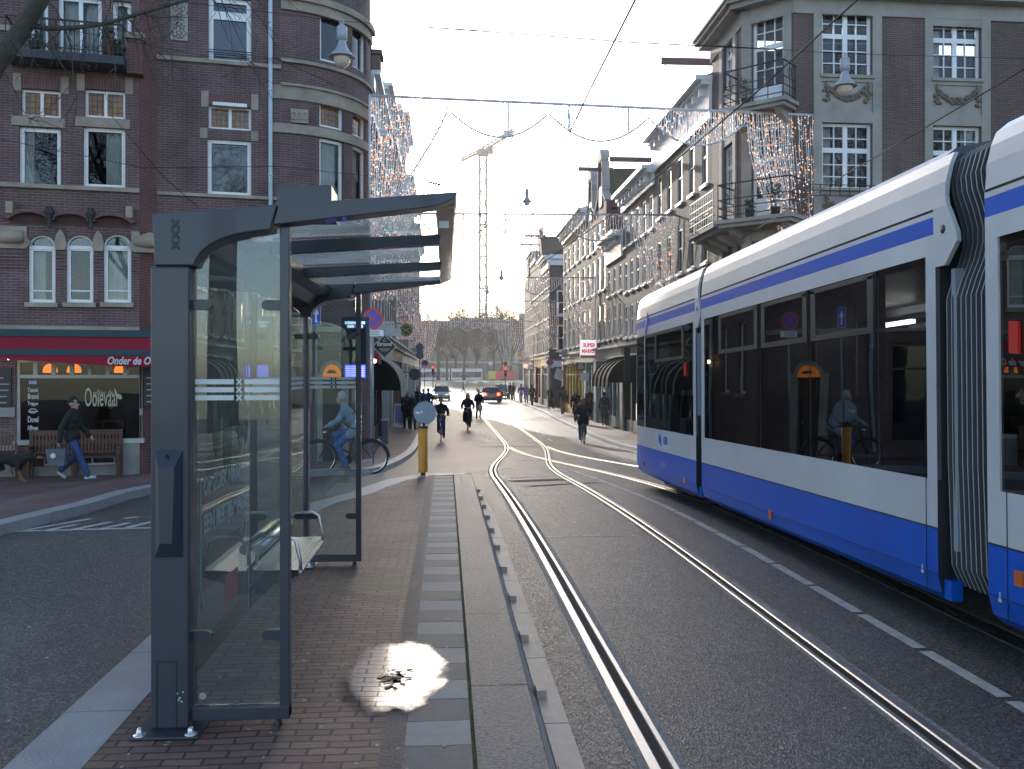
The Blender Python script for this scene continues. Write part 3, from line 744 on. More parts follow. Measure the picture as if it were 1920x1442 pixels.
# departure board on the far frame
m_board = pm('board_grey', (.13, .15, .19), .45)
m_lcd = emit('lcd_blue', (.05, .06, .75), 1.1); m_lcd2 = emit('lcd_text', (.28, .32, .95), 1.0); m_hdr = emit('board_header', (.42, .62, .85), .55)
fd = Fac((-.92, 8.30), (1, 0))
b = MB(); b.fbox(fd, 0, .245, 1.75, 2.31, -.06, 0); db = b.build('departure_board', m_board, sh, bevel=.005)
b = MB(); b.fbox(fd, .026, .219, 1.768, 2.272, 0, .003); b.build('board_face', m_black, db)
b = MB(); b.fbox(fd, .034, .213, 1.77, 1.885, .003, .006); b.build('screen', m_lcd, db)
b = MB()
for k in range(6): b.fbox(fd, .04, .16, 1.783 + .016 * k, 1.79 + .016 * k, .006, .008); b.fbox(fd, .18, .205, 1.783 + .016 * k, 1.79 + .016 * k, .006, .008)
b.build('screen_lines', m_lcd2, db)
b = MB(); b.fbox(fd, .03, .215, 2.205, 2.27, .003, .006); b.build('header', pm('board_blue', (.02, .1, .42), .4), db)
b = MB(); b.fbox(fd, .034, .21, 2.242, 2.266, .006, .008); b.fbox(fd, .055, .115, 2.21, 2.235, .006, .008); b.fbox(fd, .13, .19, 2.21, 2.235, .006, .008); b.build('header_plate', m_hdr, db)
text('24', lambda x, y, z: fd.P(.04 + x, 2.247 + y, .009), .02, m_black, db)
b = MB(); b.beam((-.86, 8.36, 2.15), (-.77, 8.22, 2.15), .03, .03); b.beam((-.86, 8.36, 1.9), (-.77, 8.22, 1.9), .03, .03); b.build('board_bracket', m_sh, db)
# ================================================================ the tram
tr = thing('tram', 'long white and blue articulated tram standing on the track beside the platform', 'tram', (4.54, -.2, .124))
tr.rotation_euler = (-.0178, 0, 0)
m_tw = pm('tram_white', (.53, .55, .58), .34, var=(1.1, .10), coat=.2, bump=(1.3, .05))
m_tb = pm('tram_blue', (.0008, .092, .52), .36, spec=.3, var=(1.5, .12), coat=.12, bump=(1.3, .06))
m_tg = glassm('tram_glass', (.12, .135, .135), .2, ior=1.55)
m_trub = pm('rubber', (.016, .017, .02), .6)
m_tdark = pm('tram_window_frame', (.022, .024, .027), .35)
m_tframe = pm('tram_hopper_frame', (.04, .043, .046), .4)
m_tgrey = pm('tram_grey', (.28, .32, .36), .45)
PRO = [(-1.10, .24), (-1.17, .30), (-1.2, .42), (-1.2, .742), (-1.2, 1.07), (-1.2, 2.61), (-1.2, 2.75), (-1.2, 2.87), (-1.2, 2.905), (-1.192, 2.907), (-1.192, 2.922), (-1.196, 2.925), (-1.18, 3.09), (-1.155, 3.2), (-1.12, 3.285), (-1.04, 3.35), (-.8, 3.40), (-.3, 3.42)]
BM = [1, 1, 1, 0, None, 0, 1, 0, 2, 2, 2, 0, 0, 0, 0, 0, 0]
ft = Fac((-1.2, 0), (0, -1))
def band(mb, ring_pts, side, skipwin=True):
    for (ya, fa), (yb, fb_) in ring_pts:
        for i in range(len(PRO) - 1):
            if BM[i] is None: continue
            (xa, za), (xb, zb) = PRO[i], PRO[i + 1]
            A = [(side * xa * fa, ya, za), (side * xa * fb_, yb, za), (side * xb * fb_, yb, zb), (side * xb * fa, ya, zb)]
            mb.face(A if side > 0 else A[::-1], BM[i], sm=i > 10)
        xr, zr = PRO[-1]
    for (ya, fa), (yb, fb_) in ring_pts: mb.face([(xr * fa, ya, zr), (xr * fb_, yb, zr), (-xr * fb_, yb, zr), (-xr * fa, ya, zr)][::-1], 0)
def module(y0, y1, name, panes, nose=False, ends=(.13, .13)):
    if nose:
        ys_ = [y0, y1 - 1.5, y1 - .9, y1 - .45, y1 - .15, y1]; fs = [1, 1, .995, .985, .97, .95]
    else: ys_ = [y0, y1]; fs = [1, 1]
    rp = [((ys_[i], fs[i]), (ys_[i + 1], fs[i + 1])) for i in range(len(ys_) - 1)]
    b = MB()
    for s in (1, -1): band(b, rp, s)
    # end walls with the passage left open, floor, ceiling
    for y, f in ((y0, fs[0]), (y1, fs[-1])):
        L = [(x * f, z) for x, z in PRO]
        b.face([(x, y, z) for x, z in L] + [(-x, y, z) for x, z in L[::-1]], 3 if not (nose and y == y1) else 0)
    b.box((0, (y0 + y1) / 2, .40), (2.2, y1 - y0 - .1, .04), m=3)
    b.box((0, (y0 + y1) / 2, 2.72), (2.2, y1 - y0 - .1, .03), m=3)
    # white pillars at the module ends in the window band
    for s in (-1, 1):
        if not nose or True:
            b.box((s * 1.185, y0 + ends[0] / 2, 1.84), (.03, ends[0], 1.54), m=0)
        if not nose: b.box((s * 1.185, y1 - ends[1] / 2, 1.84), (.03, ends[1], 1.54), m=0)
    o = b.build('body', [m_tw, m_tb, m_trub, m_tdark], tr, local=True)
    for s in (-1, 1):
        for a, c in panes:
            f0 = f1 = 1
            if nose and c > y1 - 1: f1 = .985
            if nose and a > y1 - 1: f0 = .985
            if nose and c >= y1 - .02: f1 = .95
            x = s * 1.197
            b = MB(); A = [(x * f0, a, 1.07), (x * f1, c, 1.07), (x * f1, c, 2.61), (x * f0, a, 2.61)]; b.face(A if s < 0 else A[::-1])
            b.build('window', m_tg, o, local=True)
        b = MB()
        for (a, c), (d, e) in zip(panes, panes[1:]):
            if not nose: b.box((s * 1.18, (c + d) / 2, 1.84), (.03, max(.02, d - c + .10), 1.54), m=0)
            else: b.box((s * 1.19 * (.985 if c > y1 - 1 else 1), (c + d) / 2, 1.84), (.02, .05, 1.54), m=1)
        b.box((s * 1.18, (panes[0][0] + (y1 - 1 if nose else panes[-1][1])) / 2, 2.585), (.03, (y1 - 1 if nose else panes[-1][1]) - panes[0][0], .05), m=0)
        b.build('window_post', [m_tdark, m_tw], o, local=True)
    return o
m2 = module(6.32, 12.2, 'm2', [(6.46, 7.17), (7.19, 8.53), (8.55, 9.9), (9.92, 12.06)])
m1 = module(12.47, 16.65, 'm1', [(12.66, 15.75), (15.8, 16.64)], nose=True)
m3 = module(-1.2, 5.73, 'm3', [(-1.05, 1.2), (1.22, 3.4), (3.42, 5.58)])
# windscreen
b = MB(); f = .95
b.face([(-1.2 * f, 16.655, 1.07), (-1.2 * f, 16.655, 2.61), (1.2 * f, 16.655, 2.61), (1.2 * f, 16.655, 1.07)]); b.build('windscreen', m_tdark, tr, local=True)
# hopper windows, interior lamps, seats, poles
m_strip = emit('tram_lamp', (1, .95, .88), 6)
m_seat = pm('seat_moquette', (.02, .03, .08), .8); m_pole = pm('grab_pole', (.5, .42, .05), .4)
def hopper(o, y0, y1, z0=2.18, z1=2.58):
    b = MB()
    for a, c, d, e in ((y0, y1, z0 - .05, z0), (y0, y1, z1 - .02, z1 + .02), (y0, y0 + .1, z0, z1), (y1 - .1, y1, z0, z1)): b.fbox(ft, -c, -a, d, e, -.003, .006)
    b.build('hopper_frame', m_tframe, o, local=True)
for y0_, y1_ in ((8.6, 9.85), (7.25, 8.5), (9.98, 11.4)): hopper(m2, y0_, y1_)
hopper(m1, 13.1, 14.9)
for y0_, y1_ in ((3.5, 5.2), (1.3, 3.3)): hopper(m3, y0_, y1_)
for o, a, c in ((m2, 6.5, 12.0), (m1, 12.8, 15.4), (m3, -.8, 5.6)):
    b = MB()
    y = a + .3
    while y < c - 1.0:
        b.box((.98, y + .45, 2.5), (.06, .9, .05)); y += 1.35
    b.build('ceiling_lamp', m_strip, o, local=True)
    b = MB(); y = a + .5
    while y < c - .4:
        for x in (-.85, -.4, .5, .9):
            b.box((x, y, .88), (.4, .42, .07)); b.box((x, y - .2, 1.25), (.4, .06, .72)); b.box((x, y, .62), (.1, .3, .45))
        y += .86
    b.build('seats', m_seat, o, local=True)
    b = MB(); y = a + .95
    while y < c: b.tube([(-.2, y, .42), (-.2, y, 2.7)], .017, 6); b.tube([(.3, y, .42), (.3, y, 2.7)], .017, 6); y += 1.72
    b.build('grab_pole', m_pole, o, local=True)
# bellows
def bellows(y0, y1, n):
    path = [(-1.06, .36), (-1.12, .5), (-1.14, 1.2), (-1.14, 2.3), (-1.10, 2.42), (-1.05, 2.54), (-1.02, 2.66), (-1.02, 2.76), (-1.05, 2.88), (-1.09, 3.0), (-1.10, 3.1), (-1.06, 3.24), (-.98, 3.31), (-.8, 3.35), (-.3, 3.37)]
    full = path + [(-x, z) for x, z in path[::-1]]
    b = MB(); d = (y1 - y0) / n
    for k in range(n):
        for a, c, i0, i1 in ((0, .36, 0, .07), (.36, .56, .07, .07), (.56, .95, .07, 0), (.95, 1, 0, 0)):
            ya, yb = y0 + (k + a) * d, y0 + (k + c) * d
            for (p, q) in zip(full, full[1:]):
                def o_(pt, e): return pt[0] * (1 - e / 1.2 * 1.0), pt[1] - (e if pt[1] > 3.2 else 0)
                P, Q, P2, Q2 = o_(p, .07 - i0), o_(q, .07 - i0), o_(p, .07 - i1), o_(q, .07 - i1)
                b.face([(P[0], ya, P[1]), (P2[0], yb, P2[1]), (Q2[0], yb, Q2[1]), (Q[0], ya, Q[1])], 1 if a == .36 else 0)
    b.build('bellows', [m_bel, m_belr], tr, local=True)
m_bel = pm('bellows_rubber', (.05, .06, .075), .5); m_belr = pm('bellows_rib', (.33, .335, .325), .55)
bellows(5.73, 6.32, 10); bellows(12.2, 12.47, 5)
# cover plates over the joints
def plate(o, yb, sc, hole):
    pts = [(yb + .005, 2.52), (yb + .005, 2.92), (yb + .005, 3.09), (yb + .005, 3.2), (yb + .005, 3.285), (yb - .13 * sc, 3.285), (yb - .13 * sc, 3.2), (yb - .13 * sc, 2.99), (yb - .20 * sc, 2.87), (yb - .285 * sc, 2.72), (yb - .29 * sc, 2.66), (yb - .2 * sc, 2.58), (yb - .14 * sc, 2.52)]
    def fn(a, z, d):
        x = -1.2
        for (xa_, za_), (xb_, zb_) in zip(PRO[11:], PRO[12:]):
            if z >= za_: x = xa_ + (xb_ - xa_) * min(1, (z - za_) / (zb_ - za_))
        return V((x - d + .001, a, z))
    b = MB(); zs_ = [2.52, 2.58, 2.66, 2.72, 2.87, 2.92, 2.99, 3.09, 3.2, 3.285]; yr = [.14, .2, .29, .285, .2, .165, .13, .13, .13, .13]
    for k in range(len(zs_) - 1):
        A = [fn(yb + .003, zs_[k], .006), fn(yb - yr[k] * sc, zs_[k], .006), fn(yb - yr[k + 1] * sc, zs_[k + 1], .006), fn(yb + .003, zs_[k + 1], .006)]
        B = [v + V((.03, 0, 0)) for v in A]; b.face(A); b.face([A[1], B[1], B[2], A[2]])
        if k == 0: b.face([A[0], B[0], B[1], A[1]])
    pl_ = b.build('joint_cover', m_tw, o, local=True)
    b = MB(); b.lathe([(.0001, -.008), (.03, -.008), (.034, 0)], (-1.2, yb - .12 * sc, 2.765), 12, axis='x'); b.build('joint_hole', m_black, pl_, local=True)
plate(m2, 6.33, 1, True); plate(m1, 12.48, .9, True)
for y in (6.27, 12.42): b = MB(); b.box((-1.12, y, .33), (.08, .09, .13)); b.build('joint_step', m_tb, tr, local=True)
b = MB(); b.box((-1.1, 6.22, 1.55), (.06, .05, 1.9)); b.build('joint_post', m_tgrey, tr, local=True)
b = MB(); b.box((-1.15, 12.44, 1.9), (.06, .03, 1.1)); b.build('joint_post', m_tgrey, tr, local=True)
# seams in the skirt, jacking triangles, side lamps
b = MB()
for y0_, y1_ in ((6.33, 12.19), (-1.19, 5.72)): b.fbox(ft, -y1_, -y0_, .735, .745, -.001, .003); b.fbox(ft, -y1_, -y0_, .425, .431, -.001, .002)
for y in (6.47, 5.53): b.fbox(ft, -y - .004, -y + .004, .3, 1.07, -.001, .0025)
b.build('panel_gap', m_black, tr, local=True)
for y in (6.53, 5.61):
    b = MB(); b.prism([(-y - .02, .40), (-y + .02, .40), (-y + .006, .44), (-y + .006, .46), (-y - .006, .46), (-y - .006, .44)], ft.P, 0, .002); b.build('jacking_mark', m_tw, tr, local=True)
m_orange = pm('orange_reflector', (.6, .13, .02), .3); m_redl = pm('red_lamp', (.5, .02, .01), .25)
for y, z in ((13.05, .42), (5.41, .58), (9.6, .40)):
    b = MB(); b.fbox(ft, -y - .04, -y + .04, z - .045, z + .045, 0, .012); b.build('side_reflector', m_orange, tr, local=True, )
for y, z in ((12.98, 1.98), (5.42, 1.99)):
    b = MB(); pts = [(-y - .045, z - .09), (-y + .045, z - .10), (-y + .045, z + .09), (-y - .045, z + .10)]; b.prism(pts, ft.P, .002, .02); b.build('indicator_lamp', emit('lit_red_lamp', (.42, .012, .006), .03), tr, local=True)
b = MB(); b.fbox(ft, -15.75, -15.69, .42, .48, 0, .012); b.build('marker_lamp', m_redl, tr, local=True)
# blue roof band runs up in a spike by the cab, mirror, under-gear
b = MB(); b.prism([(-15.75, 2.62), (-15.66, 2.62), (-15.45, 2.9), (-15.53, 2.9)], ft.P, .001, .003); b.build('white_slash', m_tw, tr, local=True)
b = MB(); b.prism([(-15.62, 2.62), (-15.53, 2.62), (-15.36, 2.9), (-15.47, 3.0), (-15.5, 2.86)], ft.P, .0015, .0035); b.build('blue_slash', m_tb, tr, local=True)
b = MB(); b.beam((-1.12, 16.45, 2.5), (-1.32, 16.55, 2.45), .03, .03); b.box((-1.33, 16.56, 2.15), (.1, .07, .62)); b.build('mirror', m_dark, tr, local=True)
for yc, ln in ((14.2, 1.9), (2.4, 1.9)):
    b = MB(); b.box((0, yc, .28), (2.0, ln, .22))
    for dy in (-.8, .8):
        for s in (-1, 1): b.lathe([(.0001, -.06), (.29, -.06), (.3, 0), (.29, .06), (.0001, .06)], (s * .72, yc + dy, .29), 18, axis='x')
    b.build('bogie', m_black, tr, local=True)
b = MB(); b.box((0, 9.3, .3), (2.0, 5.6, .12)); b.box((0, 2.3, .32), (2.0, 6.6, .1)); b.build('underframe', m_black, tr, local=True)
b = MB(); b.box((.2, 9.3, 3.44), (.8, 2.6, .08)); b.box((.2, 3, 3.44), (.8, 3, .08)); b.build('roof_equipment', m_tgrey, tr, local=True)
tx = lambda y0_, z0_: (lambda x, y, z: ft.P(-y0_ + x, z0_ + y, .003 + z * .5))
text('GVB', tx(14.35, .86), .17, m_tb, tr, width=.26, bold=.006)
b = MB()
for a, z in ((0, 0), (.07, .03), (.12, -.03)): b.prism([(-14.66 + a, .85 + z), (-14.60 + a, .85 + z), (-14.60 + a, .93 + z), (-14.63 + a, 1.0 + z), (-14.66 + a, .98 + z)], ft.P, .001, .003)
b.build('logo', m_tb, tr, local=True)
text('2115', tx(14.5, .5), .13, pm('number_print', (.35, .4, .5), .5), tr, name='fleet_number', width=.24)
# ================================================================ the corner cafe building
m_bk = brickm('cafe_brick', (.092, .049, .052), (.128, .066, .068), (.17, .145, .135), .225, .0625, .008, .85, .34, .35)
m_bkr = brickm('red_brick', (.17, .055, .045), (.12, .05, .048), (.16, .13, .12), .225, .0625, .008, .85, .2, .3)
m_sold = brickm('soldier_course', (.10, .045, .047), (.14, .06, .06), (.15, .12, .11), .0625, .24, .008, .85, .2, .3, off=0)
d0 = 21.75; rr = ray(200, 860); pA = V((rr.x * d0, rr.y * d0, 0))
dA = V((.982, .187, 0))
fA = Fac(pA, dA)                                             # projecting bay
fM = Fac(pA - fA.n * .45, dA)                                # main wall
UA = lambda px: fA.uz(px, 700)[0]; UM = lambda px: fM.uz(px, 700)[0]
ZA = lambda py: fA.uz(150, py)[1]
uL = UA(-420); uc = UA(262); uR = UM(294); uT = UM(527)
TOP = 16.0; BASE = -1.0
cafe = thing('cafe_building', 'purple-brown brick corner building with red cafe awning and round corner turret', 'building', (pA.x, pA.y, lpave(pA.y)))
def window(fac, rect, parent, rows=(), cols=(), pane=m_clear, frame=m_white, fw=.075, back=-.16, depth=.07, sill=None, curt=None, mun=.03, name='window', casem=None, back_box=True):
    a, c, z0, z1 = rect; n = fac.nu
    b = MB(); w0, w1 = back, back + depth
    b.fbox(fac, a, a + fw, z0, z1, w0, w1); b.fbox(fac, c - fw, c, z0, z1, w0, w1)
    b.fbox(fac, a + fw, c - fw, z0, z0 + fw, w0, w1, n=n); b.fbox(fac, a + fw, c - fw, z1 - fw, z1, w0, w1, n=n)
    for t, w in cols:
        u = a + (c - a) * t; b.fbox(fac, u - w / 2, u + w / 2, z0 + fw, z1 - fw, w0 + .005, w1 - .004)
    for t, w in rows:
        z = z0 + (z1 - z0) * t; b.fbox(fac, a + fw, c - fw, z - w / 2, z + w / 2, w0 + .008, w1 - .008, n=n)
    o = b.build(name, frame, parent)
    b = MB()
    for k in range(n):
        u0, u1 = a + fw + (c - a - 2 * fw) * k / n, a + fw + (c - a - 2 * fw) * (k + 1) / n
        z_ = z0 + fw, z1 - fw
        b.face([fac.P(u0, z_[0], back + .02), fac.P(u1, z_[0], back + .02), fac.P(u1, z_[1], back + .02), fac.P(u0, z_[1], back + .02)], 0, [(u0, z_[0]), (u1, z_[0]), (u1, z_[1]), (u0, z_[1])])
    b.build('pane', pane, o)
    if sill:
        b = MB(); b.fbox(fac, a - .06, c + .06, z0 - sill[0], z0 + .004, -.15, sill[1], n=n); b.build('sill', sill[2] if len(sill) > 2 else m_stone, o)
    for (t0, t1) in (curt or ()):
        b = MB(); N = 14; u0, u1 = a + (c - a) * t0, a + (c - a) * t1
        for k in range(N):
            p, q = u0 + (u1 - u0) * k / N, u0 + (u1 - u0) * (k + 1) / N
            wa, wb = back - .12 + .025 * (k % 2), back - .12 + .025 * ((k + 1) % 2)
            b.face([fac.P(p, z0 + .03, wa), fac.P(q, z0 + .03, wb), fac.P(q, z1 - .03, wb), fac.P(p, z1 - .03, wa)])
        b.build('curtain', m_curtain, o)
    return o
def keyed_lintel(fac, rect, parent, h=.26, key=.13):
    a, c, z0, z1 = rect
    b = MB(); b.fbox(fac, a, c, z1, z1 + h, -.02, .012, 1)
    for u0, u1 in ((a - key * 1.3, a), (c, c + key * 1.3)): b.fbox(fac, u0, u1, z1 - .06, z1 + h + .07, -.02, .022, 0)
    return b.build('lintel', [m_stone, m_sold], parent)
# openings of the bay
r_shop = fA.rect(30, 674, 267, 831); r_base = fA.rect(80, 856, 216, 873)
arches = [fA.rect(x0_, 440, x1_, 568) for x0_, x1_ in ((53, 104), (124, 175), (194, 246))]
lows = [fA.rect(36, 239, 114, 351), fA.rect(156, 239, 235, 352)]
ups = [fA.rect(40, 168, 114, 219), fA.rect(159, 169, 235, 221)]
bal = [fA.rect(54, 2, 90, 118), fA.rect(109, -6, 191, 118), fA.rect(211, 2, 246, 118)]
ext = [(-700, -300)]
b = MB()
wall(b, fA, uL, uc, BASE, TOP, [r_shop, r_base, *arches, *lows, *ups, *bal], .2)
cpt = fM.P(uR, 0)
b.face([fA.P(uc, BASE), fM.P(uR, BASE), fM.P(uR, TOP), fA.P(uc, TOP)], 1)
# main wall
mw = [fM.rect(391, -4, 471, 119), fM.rect(389, 262, 471, 366), fM.rect(391, 199, 471, 243), fM.rect(391, 640, 470, 840), fM.rect(300, 640, 380, 840)]
wall(b, fM, uR, uT, BASE, TOP, mw, .2)
# the round turret
RT = 2.47; q = fM.P(uT, 0); cT = q - fM.n * RT
aT = atan2((q - cT).y, (q - cT).x)
fT = Round((cT.x, cT.y), RT, aT)
uTe = (0.0 - aT) * RT
UT = lambda px: fT.uz(px, 700)[0]
tw = [fT.rect(600, 24, 645, 118), fT.rect(599, 193, 645, 241), fT.rect(599, 262, 645, 420)]
tw2 = [(fT.uz(671, 60)[0] - .25, fT.uz(671, 60)[0] + .55, *[fT.uz(671, y)[1] for y in yy_]) for yy_ in ((130, 36), (257, 210), (420, 275))]
r_door = fT.rect(603, 700, 640, 872)
wall(b, fT, 0, uTe, BASE, TOP, tw + tw2 + [r_door], .2, step=.25)
eT = fT.P(uTe, 0)
fS = Fac((eT.x, eT.y), (-.09, 1))
YS = (32.2 - eT.y) * 1.004
sw = [(1.2, 2.2, 1.2, 3.4), (1.2, 2.2, 4.6, 6.6), (1.2, 2.2, 7.6, 9.4), (3.4, 4.4, 1.2, 3.4), (3.4, 4.4, 4.6, 6.6), (3.4, 4.4, 7.6, 9.4)]
wall(b, fS, 0, YS, BASE, TOP, sw, .2)
pB = fS.P(YS, 0)
for A in ([pB, pB + V((-14, 0, 0))], [pB + V((-14, 0, 0)), fA.P(uL, 0) + V((0, 12, 0))], [fA.P(uL, 0) + V((0, 12, 0)), fA.P(uL, 0)]):
    b.face([A[0] + V((0, 0, BASE)), A[1] + V((0, 0, BASE)), A[1] + V((0, 0, TOP)), A[0] + V((0, 0, TOP))])
b.build('wall', [m_bk, m_bkr], cafe)
b = MB()
pts = [fA.P(uL, TOP), fA.P(uc, TOP), fM.P(uR, TOP), fM.P(uT, TOP)] + [fT.P(uTe * k / 8, TOP) for k in range(1, 9)] + [pB + V((0, 0, TOP)), pB + V((-14, 0, TOP)), fA.P(uL, TOP) + V((0, 12, 0))]
b.face(pts); b.build('roof', pm('bitumen_roof', (.05, .05, .055), .9), cafe)
b = MB()
for z in (3.05, 6.2, 9.4): b.face([p - V((0, 0, TOP - z)) for p in [fA.P(uL, TOP, -.6), fA.P(uc, TOP, -.6), fM.P(uR, TOP, -.6), fM.P(uT, TOP, -.6), pB + V((-.6, 0, TOP)), pB + V((-14, 0, TOP)), fA.P(uL, TOP) + V((0, 12, 0))]])
b.build('inner_floor', pm('inner_floor', (.06, .05, .045), .9), cafe)
# stone bands, cornices
b = MB()
def zpx(fac, px, py): return fac.uz(px, py)[1]
def bandst(fac, x0_, x1_, y0_, y1_, w, m=0, n=1):
    u0, u1 = (fac.uz(x0_, 700)[0] if isinstance(x0_, int) else x0_), (fac.uz(x1_, 700)[0] if isinstance(x1_, int) else x1_)
    xm = 150 if fac is fA else 440 if fac is fM else 600
    b.fbox(fac, u0, u1, zpx(fac, xm, y1_), zpx(fac, xm, y0_), -.05, w, m, n)
bandst(fA, uL, uc, 612, 619, .07); bandst(fA, uL, uc, 349, 357, .07); bandst(fM, uR, uT, 366, 372, .06); bandst(fM, uR, uT, 116, 123, .06)
bandst(fA, 22, uc, 118, 124, .08); bandst(fM, uR, uT, 612, 619, .06)
bandst(fA, uL, 51, 429, 455, .05); bandst(fA, 247, uc, 431, 457, .05); bandst(fA, -60, 40, 60, 70, .05)
for y0_, y1_, w in ((170, 195, .05), (166, 171, .11), (240, 257, .05), (121, 127, .08), (0, 12, .14), (12, 30, .06), (372, 378, .06), (612, 622, .07)):
    bandst(fT, 0.0 if y0_ not in (170, 240) else -.2, uTe, y0_, y1_, w, 0, 16)
for y0_, y1_ in ((170, 195), (240, 257), (0, 14), (120, 127)): 
    zz = (zpx(fT, 640, y1_), zpx(fT, 640, y0_)); b.fbox(fS, 0, YS, zz[0], zz[1], -.05, .05)
b.fbox(fM, UM(545), UM(578), zpx(fM, 560, 231), zpx(fM, 560, 205), -.02, .04)
bandst(fA, 240, uc, 66, 84, .06); b.build('stone_band', m_stone, cafe)
b = MB()                                                      # carved plaque, knots as tubes
u0, u1 = UM(320), UM(352); z0, z1 = zpx(fM, 335, 76), zpx(fM, 335, -60)
b.fbox(fM, u0, u1, z0, z1, -.02, .03)
for k in range(7):
    zc = z0 + .15 + k * .21; uc_ = (u0 + u1) / 2
    for j in range(7):
        a = j * 2 * pi / 7 + k; b.ball(fM.P(uc_ + .10 * cos(a), zc + .08 * sin(a), .045), .042, 6)
    b.ball(fM.P(uc_, zc, .05), .05, 6)
b.build('relief_plaque', m_stone_g, cafe)
b = MB(); uc_, zc = (UM(545) + UM(578)) / 2, zpx(fM, 560, 218)
for k in range(3): b.tube([fM.P(uc_ + (k - 1) * .13 + .075 * cos(a), zc + .09 * sin(a), .05) for a in [2 * pi * j / 10 for j in range(10)]], .018, 5, closed=True)
b.build('relief_plaque', m_stone_g, cafe)
# windows of the bay
WS = m_stone
for i, r in enumerate(lows): window(fA, r, cafe, curt=[(.05, .3)] if i == 0 else [(.5, .95)], fw=.09)
for i, r in enumerate(ups):
    window(fA, r, cafe, cols=[(.5, .07)], pane=m_stained, fw=.06); keyed_lintel(fA, r, cafe)
b = MB()
for r in ups: b.fbox(fA, r[0] - .2, r[1] + .1, r[2] - .23, r[2] - .01, -.05, .03)
b.build('lintel', m_stone, cafe)
for i, r in enumerate(arches):
    window(fA, (r[0], r[1], r[2], r[3] - .28), cafe, rows=[(.22, .03)], curt=[(.05, .55)] if i == 0 else [] if i == 1 else [(.1, .95)], fw=.085, sill=(.1, .1))
# arched heads: fan pane, frame ring, stone imposts, deep segmental arches above
for i, r in enumerate(arches):
    a, c, z0, z1 = r; um = (a + c) / 2; rad = (c - a) / 2; zs = z1 - .28
    el = lambda t, k=1.0: (um + rad * k * cos(t), zs + (rad * .95) * k * sin(t))
    b = MB(); P = [el(pi * j / 14) for j in range(15)]
    b.prism(P, fA.P, -.15, -.14); ar = b.build('arch_pane', m_pane, cafe)
    b = MB()
    for j in range(14):
        t0, t1 = pi * j / 14, pi * (j + 1) / 14
        b.prism([el(t0, .86), el(t1, .86), el(t1, 1.0), el(t0, 1.0)], fA.P, -.15, -.07)
    b.fbox(fA, a, c, zs - .05, zs + .03, -.15, -.07); b.build('arch_frame', m_white, ar)
    b = MB()
    for j in range(14):                                       # brick spandrel closing the square head over the arch
        t0, t1 = pi * j / 14, pi * (j + 1) / 14
        b.face([fA.P(*el(t0, 1.0), .003), fA.P(*el(t1, 1.0), .003), fA.P(el(t1, 1.0)[0], z1 + .33, .003), fA.P(el(t0, 1.0)[0], z1 + .33, .003)][::-1])
        b.face([fA.P(*el(t0, 1.0), .003), fA.P(*el(t1, 1.0), .003), fA.P(*el(t1, 1.0), -.15), fA.P(*el(t0, 1.0), -.15)])
    b.build('arch_spandrel', m_bk, cafe)
zi = arches[0][3] - .28
us = [arches[0][0] - .42, (arches[0][1] + arches[1][0]) / 2, (arches[1][1] + arches[2][0]) / 2, arches[2][1] + .42]
for k, u in enumerate(us):
    b = MB(); w = (arches[1][0] - arches[0][1]) / 2 if 0 < k < 3 else .42
    b.prism([(u - w * .9, zi - .06), (u + w * .9, zi - .06), (u + w * 1.15, zi + .10), (u + w * .75, zi + .30), (u, zi + .42), (u - w * .75, zi + .30), (u - w * 1.15, zi + .10)], fA.P, -.02, .06)
    if k in (0, 3): b.lathe([(.0001, -.35), (.14, -.33), (.16, 0), (.14, .33), (.0001, .35)], fA.P(u, zi + .2, .06), 10, axis='x')
    b.build('impost', m_stone, cafe)
zsh = ZA(384); b = MB(); b2 = MB(); b3 = MB()
cen = [UA(58), UA(135), UA(210)]; hw = (cen[1] - cen[0]) / 2
for c in cen:
    for j in range(12):
        t0, t1 = R(25) + R(130) * j / 12, R(25) + R(130) * (j + 1) / 12
        Rr = hw / cos(R(25)); zc = ZA(424)
        e = lambda t, k: (c + Rr * k * cos(t), zc + Rr * .62 * k * sin(t) - .05)
        b.prism([e(t0, .99), e(t1, .99), e(t1, 1.26), e(t0, 1.26)], fA.P, .0, .2)
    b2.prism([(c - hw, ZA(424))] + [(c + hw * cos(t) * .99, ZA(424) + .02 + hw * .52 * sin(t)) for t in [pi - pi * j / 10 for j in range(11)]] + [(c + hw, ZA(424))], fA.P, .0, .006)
for c in (cen[0] + hw, cen[1] + hw):
    b3 = MB(); b3.lathe([(.05, -.32), (.06, -.1), (.09, -.02), (.12, .06), (.05, .1), (.09, .14), (.001, .18)], fA.P(c, ZA(405), .2), 8); b3.build('corbel', m_iron, cafe)
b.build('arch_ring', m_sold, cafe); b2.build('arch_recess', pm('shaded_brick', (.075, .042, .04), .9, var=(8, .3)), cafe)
b = MB()
for u0, u1 in ((UA(15), UA(28)), (UA(238), UA(250))): b.fbox(fA, u0, u1, ZA(407), ZA(386), -.02, .22)
b.build('arch_stone', m_stone, cafe)
b = MB()                                                      # ribbed brick courses beside the arched windows
for k in range(7):
    z = ZA(506) + .085 * k
    for u0, u1 in ((uL, UA(50)), (UA(106), UA(122)), (UA(177), UA(192)), (UA(248), uc)): b.fbox(fA, u0, u1, z, z + .045, -.01, .03)
b.build('brick_ribs', m_bk, cafe)
for r in bal: window(fA, r, cafe, fw=.09, curt=[(.1, .45), (.6, .9)], cols=[(.5, .09)] if r is bal[1] else [])
